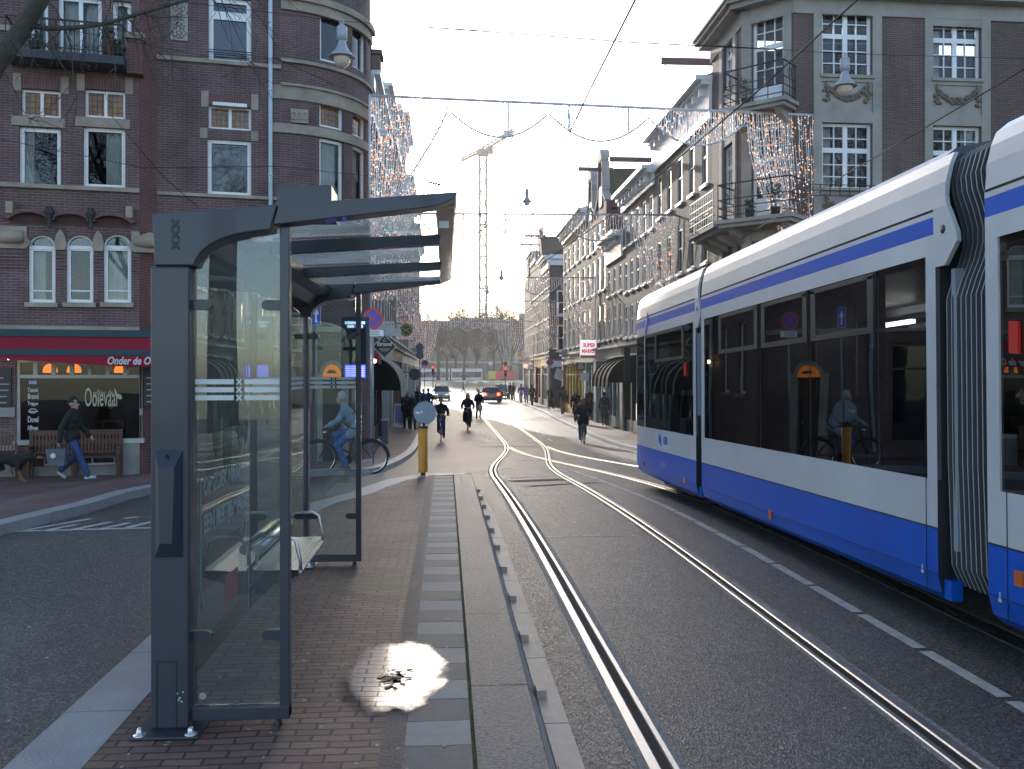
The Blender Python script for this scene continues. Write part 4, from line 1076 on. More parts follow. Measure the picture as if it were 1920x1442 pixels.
# main wall windows
window(fM, mw[0], cafe, fw=.11, rows=[(.74, .2)], pane=m_pane); window(fM, mw[1], cafe, fw=.09, pane=m_pane)
window(fM, mw[2], cafe, cols=[(.5, .07)], pane=m_stained, fw=.06); keyed_lintel(fM, mw[2], cafe)
b = MB(); b.fbox(fM, mw[1][0] + .002, mw[1][1] - .002, mw[1][3], mw[2][2], -.16, -.07); b.build('window_panel', m_white, cafe)
b = MB(); b.fbox(fM, mw[2][0] + .1, mw[2][1] - .1, mw[2][3] - .03, mw[2][3] + .05, 0, .12); b.build('blind_box', m_white, cafe)
b = MB()
for u in (mw[1][0] - .17, mw[1][1]): b.fbox(fM, u, u + .17, mw[1][3], mw[1][3] + .24, -.02, .022)
b.build('lintel', m_stone, cafe)
for r in mw[3:]: window(fM, r, cafe, fw=.1, rows=[(.75, .06)], frame=pm('brown_frame', (.09, .05, .03), .5), pane=m_pane)
for z in (.14, .20):
    b = MB(); r = mw[0]; b.tube([fM.P(r[0], r[2] + z + .1, .02), fM.P(r[1], r[2] + z + .1, .02)], .012, 5); b.build('guard_rail', m_iron, cafe)
# turret windows, door
for i, r in enumerate(tw + tw2): window(fT, r, cafe, fw=.075, pane=m_stained if i in (1, 4) else (m_pane if i in (0, 3) else m_clear), curt=[(.1, .9)] if i in (2, 5) else [])
m_leaf = pm('old_door', (.05, .028, .017), .55, var=(6, .2))
b = MB(); b.fbox(fT, r_door[0], r_door[1], r_door[2], r_door[3], -.2, -.14, n=4); dr = b.build('door', m_leaf, cafe)
b = MB(); um = (r_door[0] + r_door[1]) / 2; wd = (r_door[1] - r_door[0]) / 2
for j in range(10):
    t0, t1 = pi * j / 10, pi * (j + 1) / 10
    P = [(um + wd * k * cos(t), r_door[3] - .1 + wd * k * sin(t) * 1.1) for k, t in ((1, t0), (1, t1), (1.3, t1), (1.3, t0))]
    b.prism(P, fT.P, -.02, .05)
for u0, u1 in ((r_door[0] - .2, r_door[0]), (r_door[1], r_door[1] + .2)): b.fbox(fT, u0, u1, r_door[2], r_door[3], -.02, .05)
b.build('door_surround', m_stone, cafe)
b = MB(); b.prism([(um + wd * cos(t), r_door[3] - .1 + wd * 1.1 * sin(t)) for t in [pi * j / 12 for j in range(13)]], fT.P, .004, .01); b.build('fanlight', emit('fanlight_glow', (.5, .14, .02), .35), cafe)
b = MB(); b.lathe([(.02, 0), (.035, .03), (.0001, .05)], fT.P(um + wd * .7, r_door[2] + 1.0, -.1), 8); b.build('handle', m_zinc, dr)
for i, r in enumerate(sw): window(fS, r, cafe, fw=.08, pane=m_pane, sill=(.1, .08))
# rain pipes
b = MB(); p = fM.P(UM(507), 0, .07); b.tube([p + V((0, 0, -.2)), p + V((0, 0, TOP))], .052, 10)
for z in (2.5, 4.6, 6.7, 8.8): b.tube([p + V((0, 0, z)), p + V((0, 0, z + .05))], .062, 10)
m_pipe = pm('pipe_paint', (.45, .54, .62), .4, var=(3, .1)); b.build('rain_pipe', m_pipe, cafe)
b = MB(); p = fS.P(YS - .3, 0, .06); b.tube([p + V((0, 0, -.6)), p + V((0, 0, 8))], .06, 10); b.build('rain_pipe', m_pipe, cafe)
b = MB(); p = V((*at(682, 700, eT.y - 1.6).xy, 0)); b.box((eT.x - .2, eT.y + 1.0, 10.1), (.5, .5, .35)); b.build('rain_head', m_zinc, cafe)
# balcony
zb = ZA(133)
b = MB(); b.fbox(fA, UA(22), UA(241), zb, zb + .18, -.05, .75); bl = b.build('balcony', pm('balcony_blue', (.022, .03, .045), .5), cafe)
b = MB(); ua, ub = UA(26), UA(238); zt = ZA(62)
for w, u0, u1 in ((.72, ua, ub),):
    b.fbox(fA, u0, u1, zt, zt + .035, w - .02, w + .02); b.fbox(fA, u0, u1, zb + .26, zb + .28, w - .01, w + .01)
    n = 24
    for k in range(n + 1):
        u = u0 + (u1 - u0) * k / n; b.tube([fA.P(u, zb + .18, w), fA.P(u, zt, w)], .011, 5)
for u in (ua, ub): b.beam(fA.P(u, zt + .017, 0), fA.P(u, zt + .017, .72), .035, .035); b.beam(fA.P(u, zb + .27, 0), fA.P(u, zb + .27, .72), .02, .02)
b.build('railing', m_iron, bl)
b = MB(); b.fbox(fA, UA(241), uc + .1, zb - .05, ZA(72), -.02, .3, 0); b.fbox(fA, UA(238), uc + .14, ZA(72), ZA(61), -.02, .36, 1); b.build('pier', [m_bkr, m_stone], cafe)
# cafe front
m_frame = pm('cafe_frame', (.42, .43, .38), .45, var=(5, .1)); m_red = pm('awning_red', (.25, .006, .022), .85, var=(3, .12)); m_teal2 = pm('awning_teal', (.02, .055, .065), .75)
a, c, z0, z1 = r_shop; zt = ZA(706)
b = MB(); f = .07
for u0, u1 in ((a, a + f), (c - f, c)): b.fbox(fA, u0, u1, z0, z1, -.15, -.05)
b.fbox(fA, a + f, c - f, zt - .04, zt + .04, -.15, -.04); b.fbox(fA, a + f, c - f, z1 - f, z1, -.15, -.05); b.fbox(fA, a - .05, c + .04, z0 - .02, z0 + .09, -.15, .06)
for k in range(1, 7): u = a + (c - a) * k / 7; b.fbox(fA, u - .045, u + .045, zt + .04, z1 - f, -.15, -.05)
sw_ = b.build('shop_window', m_frame, cafe)
b = MB(); b.face([fA.P(a, z0, -.1), fA.P(c, z0, -.1), fA.P(c, z1, -.1), fA.P(a, z1, -.1)]); b.build('pane', glassm('cafe_glass', (.55, .57, .55), .9), sw_)
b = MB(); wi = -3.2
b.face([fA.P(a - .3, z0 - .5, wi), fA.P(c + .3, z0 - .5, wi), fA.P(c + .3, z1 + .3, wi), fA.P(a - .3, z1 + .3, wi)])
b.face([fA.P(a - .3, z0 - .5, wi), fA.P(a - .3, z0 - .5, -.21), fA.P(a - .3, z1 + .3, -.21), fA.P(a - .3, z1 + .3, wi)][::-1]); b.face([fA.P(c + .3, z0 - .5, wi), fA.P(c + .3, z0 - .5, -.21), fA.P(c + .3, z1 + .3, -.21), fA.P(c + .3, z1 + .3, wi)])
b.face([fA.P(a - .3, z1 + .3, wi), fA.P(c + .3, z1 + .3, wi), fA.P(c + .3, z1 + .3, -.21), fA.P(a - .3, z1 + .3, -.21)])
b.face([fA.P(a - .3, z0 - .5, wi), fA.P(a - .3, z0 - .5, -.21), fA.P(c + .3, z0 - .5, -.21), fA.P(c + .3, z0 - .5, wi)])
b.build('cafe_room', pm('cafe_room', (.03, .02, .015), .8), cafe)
b = MB(); b.fbox(fA, UA(182), UA(228), z0 + .45, z0 + .5, -.8, -.4); b.fbox(fA, UA(184), UA(188), z0 - .3, z0 + .45, -.7, -.5); b.fbox(fA, UA(222), UA(226), z0 - .3, z0 + .45, -.7, -.5); b.build('cafe_table', m_leaf, cafe)
m_orl = emit('lamp_orange', (1.0, .23, .02), .6)
for px in (85, 131, 221):
    u = UA(px); zc = ZA(699); b = MB()
    b.lathe([(.155, 0), (.16, .05), (.14, .13), (.09, .19), (.03, .21)], fA.P(u, zc, -.5), 14); lp = b.build('pendant_lamp', m_orl, cafe)
    b = MB(); b.tube([fA.P(u, zc + .21, -.5), fA.P(u, z1 + .3, -.5)], .006, 4); b.build('lamp_cord', m_black, lp)
m_gold = pm('window_lettering', (.50, .45, .32), .6); m_let = pm('pale_lettering', (.55, .55, .55), .6)
tA = lambda px, py, w=-.085: (lambda x, y, z: fA.P(UA(px) + x, fA.uz(px, py)[1] + y, w + z))
text('Ooievaar', tA(157, 762), .62, m_gold, sw_, width=UA(222) - UA(157), local=False, bold=.004)
text('onder de', tA(173, 741), .17, m_gold, sw_, width=UA(211) - UA(173), local=False)
b = MB(); sx = lambda px, py: (UA(px), ZA(py))               # the stork above the last letter
for P in ([sx(*p) for p in ((213, 727), (216, 732), (219, 740), (224, 746), (221, 748), (217, 745), (214, 738))], [sx(*p) for p in ((219, 738), (226, 741), (228, 748), (224, 750), (219, 745))]): b.prism(P[::-1], fA.P, -.088, -.085)
b.build('stork_emblem', m_gold, sw_)
for s_, py, h in (('Texels', 735, .13), ('Brand', 748, .17), ('Trappe', 760, .12), ('Duvel', 792, .19), ('Affligem', 807, .15)):
    text(s_, tA(50, py), h, m_let, sw_, width=UA(70) - UA(50), local=False, bold=.003)
b = MB(); b.fbox(fA, UA(52), UA(67), ZA(720), ZA(714), -.088, -.085); b.build('window_sticker', pm('sticker_blue', (.3, .35, .65), .5), sw_)
b = MB(); b.tube([fA.P(UA(60) + .08 * cos(t), ZA(770) + .05 * sin(t), -.087) for t in [2 * pi * k / 10 for k in range(10)]], .012, 4, closed=True); b.fbox(fA, UA(51), UA(70), ZA(771) - .01, ZA(771) + .01, -.088, -.085); b.build('window_emblem', m_let, sw_)
window(fA, r_base, cafe, cols=[(.67, .04)], fw=.045, pane=m_pane)
b = MB(); b.fbox(fA, UA(60), UA(226), z0 - 1.2, r_base[2] - .001, -.01, .02); b.fbox(fA, uL, UA(29), BASE, z0 - .02, -.01, .03); b.fbox(fA, UA(227), uc, BASE, z0 - .03, -.01, .035); b.build('plinth', m_stone_g, cafe)
for u0, u1, nm in ((UA(-14), UA(22), 0), (UA(270), UA(300), 1)):
    b = MB(); b.fbox(fA, u0, u1, ZA(762), ZA(690), .0, .04); mb_ = b.build('menu_board', m_black, cafe)
    b = MB()
    for k in range(5): b.fbox(fA, u0 + .06, u0 + .06 + random.uniform(.15, .3), ZA(755) + .14 * k, ZA(755) + .14 * k + .025, .04, .044)
    b.build('chalk_lines', pm('chalk', (.35, .37, .37), .8), mb_)
b = MB(); b.fbox(fA, UA(-14), UA(29), ZA(780), ZA(763), -.01, .07); b.build('stone_band', m_stone_g, cafe)
b = MB(); b.fbox(fA, UA(268), uc, ZA(780), ZA(767), -.01, .07); b.build('stone_band', m_stone_g, cafe)
# awning: cassette, sloping cloth, bars, valance with writing
aw0, aw1 = UA(-6), UA(330)
zc1, zc0 = ZA(619), ZA(632)
b = MB(); b.fbox(fA, aw0 - .05, aw1, zc0, zc1, .0, .22); aw = b.build('awning', m_teal2, cafe)
OUT = .95
zo = fA.uz(150, 663, OUT)[1]; zi = zc0 + .02
uo0, uo1 = fA.uz(-3, 660, OUT)[0], fA.uz(330, 660, OUT)[0]
b = MB(); N = 12
for k in range(N):
    t0, t1 = k / N, (k + 1) / N
    S = lambda t, e: (fA.P((aw0 if e == 0 else aw1) * (1 - t) + (uo0 if e == 0 else uo1) * t, zi + (zo - zi) * t - .03 * sin(pi * t), .15 + (OUT - .15) * t))
    b.face([S(t1, 0), S(t1, 1), S(t0, 1), S(t0, 0)])
b.build('awning_cloth', m_red, aw)
zv = zo
b = MB(); b.fbox(fA, uo0, uo1, zv - .04, zv + .09, OUT - .03, OUT + .04); b.build('front_bar', m_teal2, aw)
b = MB(); N = 40
def vz(u): t = (u - uo0) / (uo1 - uo0); return zv - .12 - .16 * min(1, t * 1.55)
for k in range(N):
    p, q = uo0 + (uo1 - uo0) * k / N, uo0 + (uo1 - uo0) * (k + 1) / N
    wv = lambda u: OUT + .02 + .008 * sin(u * 9)
    b.face([fA.P(p, vz(p), wv(p)), fA.P(q, vz(q), wv(q)), fA.P(q, zv - .03, wv(q)), fA.P(p, zv - .03, wv(p))])
vl = b.build('valance', m_red, aw)
ul, zl = fA.uz(200, 683, OUT + .03)
text('Onder de Ooievaar', lambda x, y, z: fA.P(ul + x, zl + y, OUT + .035 + z), .24, m_let, vl, width=1.45, shear=.25, bold=.006, local=False)
b = MB(); b.prism([(a_, b_) for a_, b_ in ((.0, zc0), (.15, zc0), (OUT, zv), (OUT, zv - .06), (.1, zc0 - .25))], lambda w, z, d: fA.P(aw0 + d + (uo0 - aw0) * w / OUT, z, w), 0, .012); b.build('awning_arm', m_black, aw)
for px in (23, 43):
    b = MB(); b.ball(fA.P(UA(px), ZA(673), .35), .03, 8); b.build('light_bulb', emit('bulb_warm', (1, .6, .25), 6), aw)
# bench, chairs, dog ...
m_bw = pm('bench_wood', (.085, .032, .017), .5, var=(5, .25))
ub0, ub1 = fA.uz(47, 840, .5)[0], fA.uz(226, 840, .5)[0]
zg = lpave(pA.y - .6) - .22
bc = thing('bench', 'dark brown slatted wooden bench against the cafe window', 'bench', tuple(fA.P((ub0 + ub1) / 2, zg, .45)))
bz = [(0, .42)]
L_ = ub1 - ub0
b = MB(); b.fbox(fA, ub0, ub1, zg + .42, zg + .46, .12, .55); b.build('seat', m_bw, bc)
b = MB()
b.fbox(fA, ub0, ub1, zg + .92, zg + 1.04, .1, .14); b.fbox(fA, ub0, ub1, zg + .5, zg + .56, .1, .14)
n = 26
for k in range(n): u = ub0 + .06 + (L_ - .12) * k / (n - 1); b.fbox(fA, u - .025, u + .025, zg + .56, zg + .92, .105, .13)
b.fbox(fA, ub0, ub1, zg + .74, zg + .78, .1, .135)
b.build('backrest', m_bw, bc)
for u in (ub0 + .05, (ub0 + ub1) / 2, ub1 - .05):
    for w0_, w1_, h in ((.08, .15, 1.02), (.48, .55, .64)):
        b = MB(); b.fbox(fA, u - .04, u + .04, zg, zg + h, w0_, w1_); b.build('leg', m_bw, bc)
    if abs(u - (ub0 + ub1) / 2) > .1:
        b = MB(); b.fbox(fA, u - .04, u + .04, zg + .64, zg + .69, .08, .58); b.build('armrest', m_bw, bc)
m_rat = pm('rattan', (.20, .13, .07), .7, var=(20, .3)); m_cush = pm('chair_red', (.10, .012, .02), .8)
def cafe_chair(u, w, zz, lab, rz):
    t = thing('cafe_chair', lab, 'chair', tuple(fA.P(u, zg + zz, w)), rz, 'stacked cafe terrace chairs')
    b = MB(); b.box((0, 0, .44), (.44, .44, .05)); b.build('seat', m_cush, t, local=True, bevel=.015)
    b = MB(); b.tube([(-.22, -.2, .44), (-.23, -.24, .75), (-.15, -.26, .9), (0, -.27, .93), (.15, -.26, .9), (.23, -.24, .75), (.22, -.2, .44)], .016, 6)
    for k in range(-2, 3): b.tube([(k * .07, -.21, .46), (k * .07, -.262, .88)], .009, 5)
    b.tube([(-.22, -.22, .65), (-.27, .1, .67), (-.22, .2, .44)], .014, 6); b.tube([(.22, -.22, .65), (.27, .1, .67), (.22, .2, .44)], .014, 6)
    b.build('backrest', m_rat, t, local=True)
    for x in (-.19, .19):
        for y in (-.19, .19): b = MB(); b.tube([(x, y, .44), (x * 1.12, y * 1.15, 0)], .014, 6); b.build('leg', m_rat, t, local=True)
uch = fA.uz(8, 840, .7)[0]
cafe_chair(uch, .75, 0, 'rattan terrace chair with dark red seat at the bottom of the stack beside the bench', pi + .3)
cafe_chair(uch - .02, .77, .16, 'rattan terrace chair with dark red seat at the top of the stack beside the bench', pi + .25)
cafe_chair(uch - .62, .8, 0, 'rattan terrace chair cut off by the photo edge, left of the stacked pair', pi - .2)
# ================================================================ stone-trimmed building on the other corner
m_bs = brickm('plum_brick', (.135, .088, .078), (.175, .115, .10), (.055, .045, .042), .21, .055, .010, .85, .12, .3)
XR = 8.33
pa = V((XR, 28.77, 0)); pb = V((XR, 25.76, 0)); pc = V((XR + 1.085, 24.68, 0))
gS, gC, gF = Fac((XR, 28.77), (0, -1)), Fac((pb.x, pb.y), (pc.x - pb.x, pc.y - pb.y)), Fac((pc.x, pc.y), (1, .03))
LC = (pc - pb).length; LF = 16.0; ZT = 12.0; ZB = -1.0
stn = thing('stone_trimmed_building', 'plum brick corner building with grey stone window bays, white casements and iron balconies', 'building', (XR + 4, 27, lpave(27)))
def ZF(py): return gF.uz(1700, py)[1]
def UF(px): return gF.uz(px, 400)[0]
fw_x = [(1540, 1635), (1748, 1839), (1950, 2040), (2160, 2250)]
fho = []
for x0_, x1_ in fw_x:
    for y0_, y1_ in ((20, 147), (234, 358), (440, 565)): fho.append((UF(x0_), UF(x1_), ZF(y1_), ZF(y0_)))
    fho.append((UF(x0_) - .1, UF(x1_) + .1, .3, 3.0))
cu0, cu1 = gC.uz(1410, 100)[0], gC.uz(1470, 100)[0]
ZC = lambda py: gC.uz(1440, py)[1]
cho = [(cu0, cu1, ZC(200), ZC(22)), (cu0, cu1, ZC(408), ZC(235)), (cu0, cu1, .2, 3.0)]
su0, su1 = gS.uz(1356, 130)[0], gS.uz(1376, 130)[0]
ZS = lambda py: gS.uz(1366, py)[1]
sho = [(su0, su1, ZS(165), ZS(68)), (su0, su1, ZS(385), ZS(272)), (su0, su1, .2, 2.8)]
b = MB()
wall(b, gS, 0, 3.0, ZB, ZT, sho, .2); wall(b, gC, 0, LC, ZB, ZT, cho, .2); wall(b, gF, 0, LF, ZB, ZT, fho, .2)
eF = gF.P(LF, 0)
for p, q in ((eF, eF + V((0, 3.6, 0))), (eF + V((0, 3.6, 0)), pa)):
    b.face([p + V((0, 0, ZB)), q + V((0, 0, ZB)), q + V((0, 0, ZT)), p + V((0, 0, ZT))])
b.build('wall', m_bs, stn)
b = MB(); b.face([p + V((0, 0, ZT + .3)) for p in (pa, pb, pc, eF, eF + V((0, 3.6, 0)))]); b.build('roof', MATS['bitumen_roof'], stn)
b = MB()
for z in (3.2, 6.3, 9.3): b.face([V((p[0], p[1], z)) for p in ((pa.x + .4, pa.y - .3), (pb.x + .4, pb.y + .2), (pc.x + .2, pc.y + .5), (eF.x - .4, eF.y + .5), (eF.x - .4, eF.y + 3.3))])
b.build('inner_floor', MATS['inner_floor'], stn)
# cornice, friezes and stone bay surrounds
b = MB()
for f_, L in ((gS, 3.0), (gC, LC), (gF, LF)):
    e0 = -.0
    b.fbox(f_, -.05, L + .05, ZT - .42, ZT, -.02, .05); b.fbox(f_, -.2, L + .2, ZT, ZT + .14, -.1, .38); b.fbox(f_, -.25, L + .25, ZT + .14, ZT + .26, -.1, .5); b.fbox(f_, -.28, L + .28, ZT + .26, ZT + .34, -.1, .56)
b.build('cornice', m_stone_g, stn)
b = MB()
for f_, L in ((gS, 3.0), (gC, LC), (gF, LF)): b.fbox(f_, -.02, L + .02, 3.15, 3.4, -.02, .12)
b.build('stone_band', m_stone_g, stn)
b = MB()
for x0_, x1_ in fw_x:
    u0, u1 = UF(x0_), UF(x1_); e = .17
    b.fbox(gF, u0 - e - .06, u0 - .004, 3.4, ZT - .42, -.02, .05); b.fbox(gF, u1 + .004, u1 + e + .09, 3.4, ZT - .42, -.02, .05)
    for y0_, y1_ in ((147, 158), (213, 234), (358, 368), (425, 440)): b.fbox(gF, u0 - .004, u1 + .004, ZF(y1_), ZF(y0_), -.02, .045)
    for y0_, y1_ in ((158, 213), (368, 425)): b.fbox(gF, u0 - .004, u1 + .004, ZF(y1_), ZF(y0_), -.02, .01)
    b.fbox(gF, u0 - .05, u1 + .05, ZF(151), ZF(145), -.02, .10); b.fbox(gF, u0 - .05, u1 + .05, ZF(362), ZF(356), -.02, .10)
    if x0_ > 1600: b.fbox(gF, u0, u1, 12.0 - .42 - .2, 12.0 - .42, .0, .04)
for f_, u0, u1, L in ((gC, cu0, cu1, LC),):
    b.fbox(f_, .0, u0 - .004, ZB, ZT - .42, -.02, .06); b.fbox(f_, u1 + .004, u1 + .22, ZB, ZT - .42, -.02, .06)
    b.fbox(f_, u0, u1, ZC(234), ZC(206), -.02, .04); b.fbox(f_, u0, u1, ZC(450), ZC(412), -.02, .04)
b.fbox(gS, su0 - .28, su0 - .004, ZB, ZT - .42, -.02, .05); b.fbox(gS, su1 + .004, su1 + .28, ZB, ZT - .42, -.02, .05)
for y0_, y1_ in ((166, 271),): b.fbox(gS, su0, su1, ZS(y1_), ZS(y0_), -.02, .02)
b.build('stone_surround', m_stone_g, stn)
def casement(fac, r, parent, split=.36, curt=None, pane=m_clear, cols=2):
    a, c, z0, z1 = r
    cs = [(.5, .13)] + [(t, .028) for t in ((.28, .72) if cols == 2 else ())]
    if cols == 1: cs = [(.34, .028), (.66, .028)]
    rows = [(1 - split, .13)] + [(1 - split / 2 - .02, .028)] + [((1 - split) * t, .028) for t in (.34, .64)]
    return window(fac, r, parent, rows=rows, cols=cs, fw=.085, back=-.17, pane=pane, curt=curt)
for i, r in enumerate(fho):
    if r[2] < 1: window(gF, r, stn, fw=.08, rows=[(.75, .06)], pane=m_pane, frame=m_dark)
    else: casement(gF, r, stn, .40, [(.04, .26)] if i % 3 == 1 else [(.7, .96)] if i % 2 else None)
for i, r in enumerate(cho):
    if r[2] < 1: window(gC, r, stn, fw=.08, pane=m_pane, frame=m_dark)
    else: casement(gC, r, stn, .36, None, cols=1); 
b = MB()
for r in cho[:2]: b = MB(); b.fbox(gC, r[0] + .1, r[1] - .1, r[2] + .08, r[2] + .55, -.15, -.09); b.build('door_panel', m_white, stn)
for r in sho: casement(gS, r, stn, .36, None, cols=1, pane=m_pane)
# garlands carved under the sills
for x0_, x1_ in fw_x:
    for yc in (178, 388):
        b = MB(); u0, u1 = UF(x0_) + .13, UF(x1_) - .13; zc = ZF(yc - 8); N = 22
        for k in range(N + 1):
            t = k / N; u = u0 + (u1 - u0) * t; z = zc - .32 * (1 - (2 * t - 1) ** 2) + .06
            rr_ = .055 + .05 * (1 - abs(2 * t - 1))
            for j in range(5): b.ball(gF.P(u + random.uniform(-1, 1) * rr_ * .6, z + random.uniform(-1, 1) * rr_ * .8, .03), random.uniform(.03, .05), 6)
        for u in (u0, u1):
            b.tube([gF.P(u, zc + .22, .03), gF.P(u, zc - .1, .04)], .025, 6)
            for j in range(12): b.ball(gF.P(u + random.uniform(-.09, .09), zc - .2 + random.uniform(-.18, .13), .035), random.uniform(.03, .055), 6)
        b.build('stone_garland', pm('carved_stone', (.17, .135, .095), .9, var=(8, .3)), stn)
# balconies
def balcony(f_, u0, u1, zs, d, ret, scale=1.0, side=None):
    b = MB(); b.fbox(f_, u0 - .08, u1 + .08, zs - .10, zs, -.02, d + .06); b.fbox(f_, u0, u1, zs - .2, zs - .10, -.02, d - .04)
    for u in (u0 + .25, u1 - .25): b.prism([(0, zs - .2), (d * .75, zs - .2), (d * .6, zs - .36), (.12, zs - .55), (0, zs - .6)], lambda w, z, dd, u=u: f_.P(u + dd, z, w), -.09, .09)
    o = b.build('balcony', m_stone_g, stn)
    b = MB(); H = .98; w = d
    def run(P, Q, n):
        for h in (.12, .34, .56, H): b.beam(P + V((0, 0, h)), Q + V((0, 0, h)), .022 if h < .9 else .04, .022 if h < .9 else .03)
        for k in range(n + 1):
            p = P.lerp(Q, k / n); b.tube([p, p + V((0, 0, H))], .013, 5)
        for k in range(n // 2):
            p = P.lerp(Q, (2 * k + 1) / n); t = (Q - P).normalized()
            b.tube([p + t * .11 * cos(a) + V((0, 0, .72 + .11 * sin(a))) for a in [2 * pi * j / 12 for j in range(12)]], .011, 4, closed=True)
    A = [f_.P(u0, zs, .02), f_.P(u0, zs, w), f_.P(u1, zs, w), f_.P(u1, zs, .02)]
    run(A[0], A[1], 2); run(A[1], A[2], 4); run(A[2], A[3], 2)
    b.build('railing', m_iron, o)
    return o
balcony(gC, -.15, LC + .05, ZC(203), .8, 0)
bb_ = balcony(gC, -.25, LC + .3, ZC(415), .95, 0)
b = MB(); zz = ZC(415); P = gS.P(.4, zz, .02), gS.P(.4, zz, .8), gS.P(2.9, zz, .8)
b.fbox(gS, .3, 3.1, zz - .1, zz, -.02, .86); b.fbox(gS, .4, 3, zz - .22, zz - .1, -.02, .7)
for u in (.8, 1.6, 2.4): b.prism([(0, zz - .2), (.6, zz - .2), (.5, zz - .36), (.12, zz - .55), (0, zz - .6)], lambda w, z, dd, u=u: gS.P(u + dd, z, w), -.09, .09)
o = b.build('balcony', m_stone_g, stn)
b = MB()
for k in range(14): b.beam(P[1].lerp(P[2], k / 13) + V((0, 0, 0)), P[1].lerp(P[2], k / 13) + V((0, 0, .98)), .02, .02)
for h in (.08, .3, .5, .7, .98): b.beam(P[1] + V((0, 0, h)), P[2] + V((0, 0, h)), .025, .025); b.beam(P[0] + V((0, 0, h)), P[1] + V((0, 0, h)), .025, .025)
b.build('railing', m_iron, o)
b = MB(); P = gF.P(.3, ZF(375), .35), gF.P(2.5, ZF(375), .35)
for h in (0, .15, .3): b.beam(P[0] + V((0, 0, h)), P[1] + V((0, 0, h)), .02, .02)
for k in range(9): b.beam(P[0].lerp(P[1], k / 8), P[0].lerp(P[1], k / 8) + V((0, 0, .3)), .02, .02)
b.build('window_railing', m_iron, stn)
m_pot = pm('clay_pot', (.16, .06, .035), .8); m_potd = pm('dark_pot', (.03, .03, .032), .6); m_leafg = pm('pot_foliage', (.03, .06, .02), .8, var=(20, .4))
def pot_plant(p, h, lab, dark=True, n=60, sp=.16, mat=None):
    t = thing('potted_plant', lab, 'plant', tuple(p))
    b = MB(); b.lathe([(.0001, 0), (.1, 0), (.14, .24), (.15, .26), (.13, .26), (.0001, .22)], (0, 0, 0), 12); b.build('pot', m_potd if dark else m_pot, t, local=True)
    b = MB()
    for k in range(n):
        a, r, z = random.uniform(0, 2 * pi), sp * sqrt(random.random()), .26 + h * random.random() ** .7
        c = V((r * cos(a), r * sin(a), z)); s = random.uniform(.03, .07); u = V((random.uniform(-1, 1), random.uniform(-1, 1), random.uniform(-.3, 1))).normalized() * s; v = u.cross(V((random.random(), random.random(), random.random()))).normalized() * s * .4
        b.face([c - u, c - v, c + u, c + v])
    for k in range(6): b.tube([(0, 0, .22), (random.uniform(-1, 1) * sp * .7, random.uniform(-1, 1) * sp * .7, .26 + h * random.uniform(.5, 1))], .005, 4)
    b.build('foliage', mat or m_leafg, t, local=True)
pot_plant(gC.P(.3, ZC(203), .4), .55, 'small green plant in a dark pot on the upper iron balcony')
pot_plant(gC.P(.5, ZC(415), .55), .3, 'low plant in a wide dark pot on the lower balcony, further from the tram')
pot_plant(gC.P(1.25, ZC(415), .55), .65, 'tall leafy plant in a dark pot on the lower balcony, nearer the tram')
pot_plant(fA.P(UA(209), ZA(133) + .18, .55), .45, 'bushy plant in a terracotta pot on the cafe balcony', False)
pot_plant(fA.P(UA(226), ZA(133) + .18, .55), .15, 'low plant in a pale pot beside the terracotta pot', True)
pot_plant(fA.P(UA(75), ZA(133) + .18, .45), .2, 'straggly plant low on the far side of the cafe balcony', True)

# ================================================================ the two rows of houses along the street
def greybrick(nm, c, v=.16): return brickm(nm, c, tuple(x * 1.3 for x in c), tuple(x * 1.3 + .012 for x in c), .21, .06, .009, .88, v, .3)
BR = [greybrick('slate_brick', (.07, .061, .052)), greybrick('brown_brick', (.064, .044, .035)), greybrick('dark_brick', (.065, .054, .047)), greybrick('red_house_brick', (.085, .036, .028)), greybrick('umber_brick', (.068, .049, .039)), greybrick('ochre_brick', (.064, .047, .037))]
m_tile_r = brickm('roof_tiles', (.085, .05, .028), (.065, .055, .022), (.03, .025, .018), .25, .3, .02, .8, .3, .6)
m_tile_red = brickm('red_roof_tiles', (.22, .06, .035), (.17, .05, .03), (.06, .02, .015), .25, .3, .02, .8, .3, .6)
m_lead = pm('lead_roof', (.16, .19, .23), .5, .3)
m_sage = pm('sage_paint', (.36, .43, .42), .5, var=(3, .1)); m_yel = pm('yellow_paint', (.52, .36, .05), .6, var=(6, .2)); m_oxb = pm('oxblood_paint', (.22, .03, .02), .5); m_shopd = pm('shop_dark', (.025, .03, .035), .4)
m_hook = pm('hoist_beam', (.12, .06, .055), .6)
